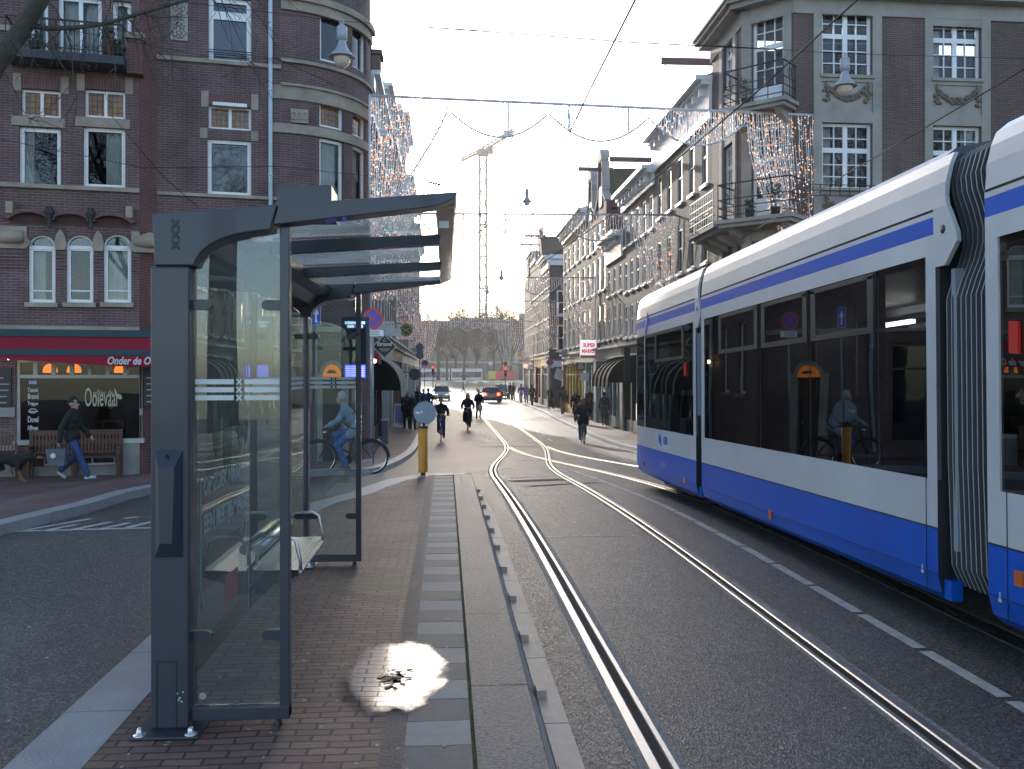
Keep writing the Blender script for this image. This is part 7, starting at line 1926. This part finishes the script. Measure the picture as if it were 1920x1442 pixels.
def bicycle(label, x, y, rz, frame=None, z=None, pannier=None, lamp=True, group='ridden bicycles'):
    frame = frame or m_bf
    t = thing('bicycle', label, 'bicycle', (x, y, G(y) if z is None else z), rz, group)
    rw = .345
    for yy_, nm in ((.57, 'front'), (-.53, 'rear')):
        b = MB(); b.tube([(0, yy_ + rw * cos(a), .36 + rw * sin(a)) for a in [2 * pi * k / 32 for k in range(32)]], .02, 7, closed=True); wh = b.build('wheel', m_tyre, t, local=True)
        b = MB(); b.tube([(0, yy_ + (rw - .025) * cos(a), .36 + (rw - .025) * sin(a)) for a in [2 * pi * k / 32 for k in range(32)]], .010, 5, closed=True); b.lathe([(.0001, -.03), (.025, -.03), (.025, .03), (.0001, .03)], (0, yy_, .36), 8, axis='x'); b.build('rim', m_chrome, wh, local=True)
        b = MB()
        for k in range(18): a = 2 * pi * k / 18; b.tube([(.02 if k % 2 else -.02, yy_, .36), (0, yy_ + (rw - .03) * cos(a), .36 + (rw - .03) * sin(a))], .0016, 3)
        b.build('spokes', m_chrome, wh, local=True)
        b = MB(); b.tube([(0, yy_ + (rw + .04) * cos(a), .36 + (rw + .04) * sin(a)) for a in [(pi * .1 if nm == 'front' else pi * .15) + pi * (.75 if nm == 'front' else .85) * k / 14 for k in range(15)]], .022, 6); b.build('mudguard', frame, t, local=True)
    b = MB(); bb_, hd, st, ax = V((0, -.03, .30)), V((0, .36, .98)), V((0, -.17, .88)), V((0, -.53, .36))
    b.tube([hd, V((0, .40, .72)), V((0, .25, .48)), bb_ + V((0, .02, 0))], .019, 7); b.tube([V((0, .39, .80)), V((0, .2, .6)), V((0, -.06, .46))], .016, 7); b.tube([bb_, st], .018, 7)
    for s in (-.05, .05): b.tube([bb_ + V((s * .5, 0, 0)), ax + V((s, 0, 0))], .011, 6); b.tube([V((0, -.15, .80)), ax + V((s, 0, 0))], .010, 6); b.tube([V((s * .8, .41, .70)), V((s, .47, .55)), V((s, .57, .36))], .012, 6)
    b.tube([hd, V((0, .41, .70))], .022, 7); b.build('frame', frame, t, local=True)
    b = MB(); b.tube([V((-.31, .24, 1.07)), V((-.27, .32, 1.09)), V((-.12, .37, 1.12)), V((0, .36, 1.1)), V((.12, .37, 1.12)), V((.27, .32, 1.09)), V((.31, .24, 1.07))], .012, 7); b.tube([V((0, .36, 1.1)), hd], .014, 6); hb = b.build('handlebar', m_chrome, t, local=True)
    for s in (-1, 1): b = MB(); b.tube([V((s * .27, .32, 1.09)), V((s * .32, .20, 1.06))], .017, 7); b.build('grip', m_trub, hb, local=True)
    b = MB(); b.tube([V((0, -.04, .94)), V((0, -.16, .95)), V((0, -.3, .965))], [.03, .06, .085], 10); b.tube([st, V((0, -.19, .94))], .013, 6); b.build('saddle', m_trub, t, local=True)
    b = MB(); b.tube([bb_ + V((-.06, 0, 0)), bb_ + V((.06, 0, 0))], .02, 8)
    for s, o_ in ((1, V((.08, .12, .10))), (-1, V((-.08, -.03, -.15)))): b.tube([bb_ + V((s * .06, 0, 0)), bb_ + o_], .010, 5); b.box(bb_ + o_ + V((s * .05, 0, 0)), (.09, .08, .02))
    b.lathe([(.0001, -.004), (.09, -.004), (.09, .004), (.0001, .004)], bb_ + V((.05, 0, 0)), 16, axis='x'); b.build('crank', m_black, t, local=True)
    b = MB()
    for s in (-.06, .06): b.tube([V((s, -.2, .76)), V((s, -.75, .76)), ax + V((s, -.02, 0))], .007, 5)
    for k in range(4): b.tube([V((-.06, -.3 - .13 * k, .76)), V((.06, -.3 - .13 * k, .76))], .006, 4)
    b.build('rack', m_black, t, local=True)
    if lamp: b = MB(); b.lathe([(.0001, -.05), (.03, -.04), (.04, .03), (.0001, .035)], (0, .46, .90), 10, axis='y'); b.build('headlamp', m_chrome, t, local=True)
    if pannier is not None:
        b = MB(); b.box((-.17, -.55, .56), (.14, .36, .34)); b.box((.17, -.55, .56), (.14, .36, .34)); b.build('pannier', cl(pannier), t, local=True, bevel=.03)
    return t
BL, DK, JN = (.010, .011, .014), (.022, .022, .026), (.045, .075, .17)
def gp(px, y): return gx(px, y)
# cyclists
yy_ = 20.3; xx_ = at(627, 800, yy_).x + .38
bicycle('black city bicycle ridden past the shelter, seen side-on', xx_ - .12, yy_, pi / 2)
person('cyclist in pale blue jacket, blue jeans and grey knitted hat, seen through the shelter glass', xx_ - .12, yy_, pi / 2, 'cycle', (.22, .28, .36), (.05, .12, .33), hatc=(.36, .37, .36), hat='beanie', vox=.014, hairc=(.3, .28, .25), coat=.2, bulk=1.12, shoe=(.10, .07, .05), h=1.68)
b = MB(); b.tube([(.17, .05, 1.50), (.10, .20, 1.36), (-.05, .12, 1.20), (-.19, -.08, 1.06), (-.2, -.3, 1.0), (-.05, -.36, 1.15), (.12, -.18, 1.40), (.17, .0, 1.5)], .016, 6)
b.build('shoulder_strap', cl((.03, .03, .035)), [o for o in COL.objects if o.get('label', '').startswith('cyclist in pale blue')][0], local=True)
y = 38.5; bicycle('dark bicycle coming head-on behind the yellow bollard', gp(827, y), y, pi); person('man in black jacket and jeans cycling head-on beside the yellow bollard', gp(827, y), y, pi, 'cycle', BL, (.03, .05, .11), hairc=(.10, .06, .04), bulk=1.08)
y = 46.0; bicycle('bicycle with turquoise pannier coming head-on along the car lane', gp(877, y), y, pi, pannier=(.03, .16, .16)); person('hooded person in black cycling head-on with a turquoise pannier', gp(877, y), y, pi, 'cycle', BL, BL, hood=True, bulk=1.12, coat=.5)
y = 37.0; bicycle('bicycle ridden away along the right track side', gp(1093, y), y, -.05); person('woman with long fair hair, dark coat and blue jeans cycling away', gp(1093, y), y, -.05, 'cycle', (.014, .014, .022), (.06, .10, .2), hairc=(.22, .13, .07), hair=.18, bulk=1.1, coat=.4)
y = 93.0; bicycle('bicycle beside the dark red car', gp(940, y), y, 0); person('cyclist in turquoise jacket riding away next to the dark red car', gp(940, y), y, 0, 'cycle', (.02, .27, .33), BL)
# people on foot
def walker(label, px, y, rz, pose, top, legs, pav=None, **kw): return person(label, gp(px, y), y, rz, pose, top, legs, z=(G(y) if pav is None else lpave(y)), **kw)
walker('man in black standing on the track holding a white carrier bag', 897, 58.0, pi + .4, 'front_hands', BL, BL, h=1.78)
y = 57.8; t = thing('carrier_bag', 'white plastic carrier bag held by the man on the track', 'bag', (gp(900, y), y - .22, G(y) + .48))
b = MB(); b.lathe([(.0001, 0), (.13, .02), (.16, .2), (.13, .36), (.06, .42)], (0, 0, 0), 10); b.build('bag_body', cl((.55, .57, .6), .5), t, local=True); b = MB(); b.tube([(-.05, 0, .4), (0, 0, .5), (.05, 0, .4)], .008, 5); b.build('handle', cl((.55, .57, .6), .5), t, local=True)
walker('dark figure walking far ahead where the street meets the square', 868, 132.0, -1.2, 'walk', DK, BL, h=1.75)
walker('person in black standing at the kerb beside the turquoise cyclist', 957, 97.0, .5, 'stand', BL, BL, 1)
walker('person in dark red jacket standing at the far kerb', 962.5, 93.0, .6, 'stand', (.12, .015, .03), BL, 1)
walker('person in lilac jacket and pale trousers walking on the far pavement', 977, 84.0, .1, 'walk', (.30, .24, .42), (.36, .33, .42), 1)
walker('person in white and purple jacket and white hat next to the one in lilac', 987, 82.0, -.1, 'walk', (.36, .32, .55), (.38, .38, .45), 1, hat='beanie', hatc=(.6, .6, .62))
walker('person in dark clothes carrying a red bag on the far pavement', 998, 78.0, .1, 'walk', DK, BL, 1)
y = 77.6; t = thing('carrier_bag', 'dark red shopping bag hanging beside the person in dark clothes', 'bag', (gp(1005, y), y, lpave(y) + .3)); b = MB(); b.box((0, 0, .22), (.34, .14, .44)); b.build('bag_body', cl((.25, .01, .02)), t, local=True, bevel=.02); b = MB(); b.tube([(-.08, 0, .44), (0, 0, .62), (.08, 0, .44)], .008, 5); b.build('handle', BLm := cl((.25, .01, .02)), t, local=True)
walker('woman with long dark hair in a long black coat walking on the pavement', 1032, 69.0, -.5, 'walk', BL, BL, 1, coat=.42, hair=.2, hairc=(.05, .02, .015), shoe=(.5, .5, .55))
walker('man in blue jacket and beige trousers with a backpack, walking away', 1055, 60.0, .05, 'walk', (.035, .04, .12), (.27, .22, .16), 1, h=1.82, shoe=(.2, .12, .08))
y = 59.7; t = thing('backpack', 'grey backpack worn by the man in the blue jacket', 'backpack', (gp(1057, y), y, lpave(y) + 1.03)); b = MB(); b.ball((0, 0, .22), .2, 12, sx=.85, sy=.5, sz=1.2); b.build('bag_body', cl((.08, .07, .09)), t, local=True); b = MB()
for s in (-1, 1): b.tube([(s * .1, 0, .4), (s * .13, .2, .44), (s * .12, .25, .25)], .018, 5)
b.build('strap', cl((.05, .05, .06)), t, local=True)
walker('woman with long fair hair and black coat walking towards the tram stop', 1080, 50.5, pi, 'walk', BL, BL, 1, coat=.45, hair=.22, hairc=(.20, .12, .06), shoe=(.4, .4, .45))
walker('tall man in dark coat near the black sign on the shop pavement', 1106, 53.0, pi - .3, 'stand', (.03, .028, .026), (.04, .035, .03), 1, coat=.3, h=1.85)
walker('woman in belted grey-blue coat walking away past the dark awning', 1133, 47.0, -.05, 'walk', (.045, .055, .075), BL, 1, coat=.5, h=1.7, hairc=(.02, .015, .012))
walker('person in long dark coat standing with a companion below the left awnings', 763, 45.5, .5, 'stand', (.028, .022, .018), BL, 1, coat=.42, h=1.8, bulk=1.15)
walker('person in grey hat and orange scarf beside the one in the long dark coat', 774, 44.5, -.4, 'stand', DK, BL, 1, hat='beanie', hatc=(.25, .3, .34), coat=.3, h=1.72)
walker('bald man in dark jacket walking on the left pavement behind the pair', 783, 58.0, pi, 'walk', (.05, .03, .03), BL, 1, h=1.85, hairc=(.2, .13, .1))
walker('white-haired person in blue jacket on the left pavement', 794, 56.0, pi, 'walk', (.05, .06, .16), BL, 1, hairc=(.5, .48, .46))
walker('person in dark navy jacket closest to the kerb on the left pavement', 803, 57.0, 0, 'walk', (.018, .02, .06), BL, 1)
# man with cap and bag in front of the cafe
pm_ = gpt(146, 901, PAVE - .22); t = person('man in black jacket, jeans and dark cap walking past the cafe with a cool bag', pm_.x - .12, pm_.y, -pi / 2, 'walk', (.012, .015, .014), (.035, .06, .16), hat='cap', hatc=(.012, .02, .016), shoe=(.42, .44, .45), vox=.013, z=lp2(pm_.x, pm_.y), h=1.74, bulk=1.1, coat=.12)
wr = V((pm_.x - .12 - .235 * .96, pm_.y - .2, lp2(pm_.x, pm_.y) + .78))
t = thing('cool_bag', 'grey cool bag with white round logo carried by the man in the cap', 'bag', (pm_.x - .30, pm_.y - .30, lp2(pm_.x, pm_.y) + .36))
b = MB(); b.face([(-.2, -.1, .34), (.2, -.1, .34), (.2, .1, .34), (-.2, .1, .34)])
for P in ([(-.16, -.08, 0), (.16, -.08, 0), (.2, -.1, .34), (-.2, -.1, .34)], [(.16, .08, 0), (-.16, .08, 0), (-.2, .1, .34), (.2, .1, .34)], [(-.16, .08, 0), (-.16, -.08, 0), (-.2, -.1, .34), (-.2, .1, .34)], [(.16, -.08, 0), (.16, .08, 0), (.2, .1, .34), (.2, -.1, .34)]): b.face(P)
b.build('bag_body', cl((.11, .12, .14)), t, local=True)
b = MB(); b.tube([(-.12, -.09, .34), (-.06, -.03, .47), (.06, -.03, .47), (.12, -.09, .34)], .01, 5); b.build('handle', cl((.03, .03, .03)), t, local=True)
b = MB(); b.prism([(-.05 + .055 * cos(a), .2 + .055 * sin(a)) for a in [2 * pi * k / 16 for k in range(16)]], lambda a, c, w: V((a, -.096 + w - .02 * (c - .17) , c)), -.006, 0); b.build('logo', cl((.6, .6, .62)), t, local=True)
# dog
pd = gpt(22, 903, PAVE - .22); s_ = 1.0
t = thing('dog', 'black and tan shepherd dog walking behind the man in the cap', 'dog', (pd.x, pd.y, lp2(pd.x, pd.y)), -pi / 2)
D = []; a = lambda p, q, r0, r1, m: D.append((p, q, r0, r1, m))
a((0, .18, .44), (0, .0, .46), .125, .12, 0); a((0, 0, .46), (0, -.28, .47), .115, .10, 0); a((0, .16, .40), (0, .02, .38), .10, .085, 0); a((0, -.28, .46), (0, -.38, .43), .10, .09, 0)
a((0, .22, .48), (0, .40, .52), .085, .07, 0); a((0, .42, .53), (0, .48, .53), .068, .062, 0); a((0, .50, .515), (0, .61, .495), .042, .028, 1); a((0, .60, .505), (0, .625, .50), .02, .015, 0)
for s in (-1, 1): a((s * .045, .41, .58), (s * .055, .38, .66), .03, .008, 0)
for s, f_, k_ in ((1, .12, 1), (-1, -.03, -1)):
    a((s * .08, .16, .38), (s * .085, .14 + f_ * .3, .24), .055, .034, 0); a((s * .085, .14 + f_ * .3, .24), (s * .085, .15 + f_, .05), .032, .024, 1); a((s * .085, .15 + f_, .03), (s * .085, .21 + f_, .02), .03, .022, 1)
for s, f_ in ((1, -.12), (-1, .10)):
    a((s * .075, -.33, .42), (s * .085, -.25 + f_ * .3, .27), .085, .05, 0); a((s * .085, -.25 + f_ * .3, .27), (s * .085, -.42 + f_ * .6, .18), .045, .028, 1); a((s * .085, -.42 + f_ * .6, .18), (s * .085, -.38 + f_, .04), .027, .022, 1); a((s * .085, -.38 + f_, .025), (s * .085, -.32 + f_, .02), .028, .022, 1)
a((0, -.42, .46), (0, -.58, .30), .045, .04, 0); a((0, -.58, .30), (0, -.66, .24), .042, .02, 0)
blob(D, [cl((.012, .011, .010)), cl((.20, .10, .045))], .013, 'body', t)
# ================================================================ trees
m_bark = pm('bark', (.055, .052, .04), .9, var=(6, .45), bump=(25, 1)); m_bark_far = pm('far_bark', (.04, .03, .022), .95, var=(2, .25))
def grow(mb, p, d, L, r, depth, rng, nsub=3, up=.25, kinks=4, spread=.7, sides=5, minr=.004, tw=None):
    pts, rs = [p], [r]; q = p.copy(); dd = d.copy()
    for k in range(kinks):
        dd = (dd + V((rng.gauss(0, .16), rng.gauss(0, .16), rng.gauss(0, .12) + up * .12))).normalized()
        q = q + dd * L / kinks; pts.append(q.copy()); rs.append(max(minr, r * (1 - .6 * (k + 1) / kinks)))
    (mb if depth > 0 or tw is None else tw).tube(pts, rs, sides if r > .03 else 4 if r > .01 else 3, caps=False)
    if depth <= 0: return
    for k in range(nsub):
        t = rng.uniform(.35, 1.0) if k else 1.0; i = min(kinks - 1, int(t * kinks)); b_ = pts[i].lerp(pts[i + 1], t * kinks - i)
        ax = V((rng.gauss(0, 1), rng.gauss(0, 1), rng.gauss(0, .5) + up)).normalized()
        nd_ = (dd * (1 - spread * .5) + ax * spread).normalized()
        grow(mb, b_, nd_, L * rng.uniform(.55, .8), rs[i] * .62, depth - 1, rng, nsub, up, kinks, spread, sides, minr, tw)
def bare_tree(label, loc, h, seed, r=.25, depth=4, bark=None, minr=.012, group=None, nsub=4, spread=.75, tl=.34):
    rng = random.Random(seed); t = thing('bare_tree', label, 'tree', loc, 0, group); tm, cm = MB(), MB()
    tm.tube([V((0, 0, -.3)), V((0, 0, h * tl * .5)), V((rng.gauss(0, .1), rng.gauss(0, .1), h * tl))], [r, r * .85, r * .75], 10)
    for k in range(5):
        a_ = 2 * pi * k / 5 + rng.uniform(-.4, .4); d = V((cos(a_) * .55, sin(a_) * .55, .85)).normalized()
        grow(cm, V((0, 0, h * tl * rng.uniform(.85, 1))), d, h * rng.uniform(.28, .36), r * .55, depth - 1, rng, nsub, .35, 4, spread, 5, minr)
    tm.build('trunk', bark or m_bark, t, local=True); cm.build('crown', bark or m_bark, t, local=True)
    return t
protos = [bare_tree('bare tree standing on the square in front of the brown building', (0, 0, 0), 17, s, .36, 5, m_bark_far, .018, 'bare trees on the square') for s in (3, 8, 13)]
spots = [(822, 212), (838, 206), (854, 218), (870, 208), (893, 214), (925, 208), (941, 221), (958, 210), (976, 207), (803, 215)]
for i, (px, y) in enumerate(spots):
    loc = (gx(px, y), y, G(y) + .6); s = random.uniform(.85, 1.25)
    o = protos[i] if i < 3 else dup(protos[i % 3], loc); o.location = loc; o.rotation_euler = (0, 0, random.uniform(0, 6)); o.scale = (s, s, s)
# the near tree: its trunk stands out of view, one limb and hanging twigs come into the picture
tn = gpt(-190, 985, PAVE); Yt = tn.y
t = thing('bare_tree', 'bare tree whose mossy limb and thin twigs reach in above the cafe', 'tree', (tn.x, tn.y, lpave(tn.y)))
b = MB(); w = lambda px, py, y: at(px, py, y)
base = V((tn.x, tn.y, lpave(tn.y) - .1))
b.tube([base, base + V((.02, 0, 1.8)), w(-185, 560, Yt), w(-150, 420, Yt)], [.24, .2, .17, .16], 12); b.build('trunk', m_bark, t)
cm = MB(); rng = random.Random(5)
limb = [w(-150, 420, Yt), w(-70, 230, Yt - .1), w(-8, 122, Yt - .2), w(38, 60, Yt - .2), w(80, -8, Yt - .2), w(125, -90, Yt)]
cm.tube(limb, [.15, .12, .105, .10, .09, .075], 12)
br1 = [w(48, 44, Yt - .2), w(85, 53, Yt - .1), w(140, 52, Yt), w(190, 46, Yt + .1), w(240, 32, Yt + .2), w(295, 16, Yt + .3), w(345, 2, Yt + .4), w(420, -30, Yt + .5)]
cm.tube(br1, [.035, .03, .027, .025, .023, .02, .017, .012], 8)
br2 = [w(-150, 420, Yt), w(-220, 250, Yt + .5), w(-260, 60, Yt + 1), w(-240, -160, Yt + 1.4)]; cm.tube(br2, [.14, .11, .09, .06], 10)
br3 = [w(80, -8, Yt - .2), w(170, -40, Yt), w(300, -60, Yt + .3), w(470, -40, Yt + .8)]; cm.tube(br3, [.05, .04, .028, .015], 7)
tws = MB()
def twig(p, d, L, r, n, dep):
    pts, q, dd = [p], p.copy(), V(d).normalized()
    for k in range(n):
        dd = (dd + V((rng.gauss(0, .22), rng.gauss(0, .2), rng.gauss(-.10, .2)))).normalized(); q = q + dd * L / n; pts.append(q.copy())
    tws.tube(pts, [max(.0028, r * (1 - .75 * k / n)) for k in range(n + 1)], 4, caps=False)
    if dep > 0:
        for k in range(rng.randint(2, 4)): i = rng.randint(1, n - 1); twig(pts[i], dd + V((rng.gauss(0, .8), rng.gauss(0, .5), rng.gauss(-.15, .7))), L * rng.uniform(.35, .6), r * .6, n, dep - 1)
for src, cnt in ((br1, 14), (br3, 14), (limb[2:5], 5)):
    for k in range(cnt):
        i = rng.randint(0, len(src) - 2); p = src[i].lerp(src[i + 1], rng.random()); twig(p, (rng.gauss(.35, .5), rng.gauss(0, .4), rng.gauss(-.35, .5)), rng.uniform(.4, 1.3), .009, 6, 2)
for src, c_ in ((br2, 7),):
    for k in range(c_):
        i = rng.randint(1, len(src) - 2); grow(cm, src[i].lerp(src[i + 1], rng.random()), V((rng.gauss(-.1, .4), rng.gauss(-.3, .4), 1.1)).normalized(), 3.6, .07, 4, rng, 4, .3, 4, .75, 5, .008)
cm.build('crown', m_bark, t); tws.build('twigs', m_bark, t)
# canal-side trees behind the viewer, seen mirrored in the window glass
for i, (x, y) in enumerate(((-4, -8), (0, -14), (17.5, 9), (23, 3), (29, -2))):
    loc = (x, y, 0); lab = 'bare canal-side tree mirrored in the panes of the corner buildings'
    if i == 0: tp_ = bare_tree(lab, loc, 15, 21, .3, 5, m_bark, .014, 'mirrored canal-side trees')
    else: dup(tp_, loc, i * 1.3, lab)
# ================================================================ camera and light
cam = bpy.data.cameras.new('camera'); co = bpy.data.objects.new('camera', cam); COL.objects.link(co)
co.location = (0, 0, EYE); co.rotation_euler = (pi / 2, 0, -YAW)
cam.sensor_width = 36; cam.lens = F / 1920 * 36; cam.shift_y = -(721 - HOR) / 1920; cam.clip_start = .05; cam.clip_end = 3000
SC.camera = co
mt = bpy.data.materials.new('haze_air'); mt.use_nodes = True; nt = mt.node_tree; nt.nodes.clear()
o_ = nd(nt, 'ShaderNodeOutputMaterial'); vo = nd(nt, 'ShaderNodeVolumePrincipled'); vo.inputs['Color'].default_value = (.95, .95, .95, 1); vo.inputs['Density'].default_value = .0003; vo.inputs['Anisotropy'].default_value = .55
lk(nt, vo.outputs[0], o_.inputs['Volume'])
b = MB(); b.box((20, 130, 38.5), (420, 400, 83)); hz = b.build('haze', mt, kind='stuff')
SUN_AZ, SUN_EL = R(-7.0), R(14.5)                             # azimuth from +Y towards +X
w = bpy.data.worlds.new('World'); SC.world = w; w.use_nodes = True; nt = w.node_tree
bg = nt.nodes['Background']; sky = nt.nodes.new('ShaderNodeTexSky'); sky.sky_type = 'NISHITA'; sky.sun_disc = False
sky.sun_elevation = SUN_EL; sky.sun_rotation = SUN_AZ; sky.air_density = .75; sky.dust_density = 1.0; sky.ozone_density = 0.6; sky.altitude = 0
nt.links.new(sky.outputs[0], bg.inputs[0]); bg.inputs[1].default_value = 0.15
sl = bpy.data.lights.new('sun', 'SUN'); sl.energy = 2.0; sl.angle = R(.5); sl.color = (1, .94, .86)
so = bpy.data.objects.new('sun', sl); COL.objects.link(so)
dv = V((sin(SUN_AZ) * cos(SUN_EL), cos(SUN_AZ) * cos(SUN_EL), sin(SUN_EL))); so.rotation_euler = dv.to_track_quat('Z', 'Y').to_euler()
SC.view_settings.view_transform = 'Standard'; SC.view_settings.look = 'None'; SC.view_settings.gamma = 1; SC.view_settings.exposure = 1.78
SC.render.engine = 'CYCLES'; SC.cycles.use_denoising = True; SC.cycles.max_bounces = 8; SC.cycles.transparent_max_bounces = 24; SC.cycles.sample_clamp_indirect = 6
SC.cycles.caustics_reflective = False; SC.cycles.caustics_refractive = False
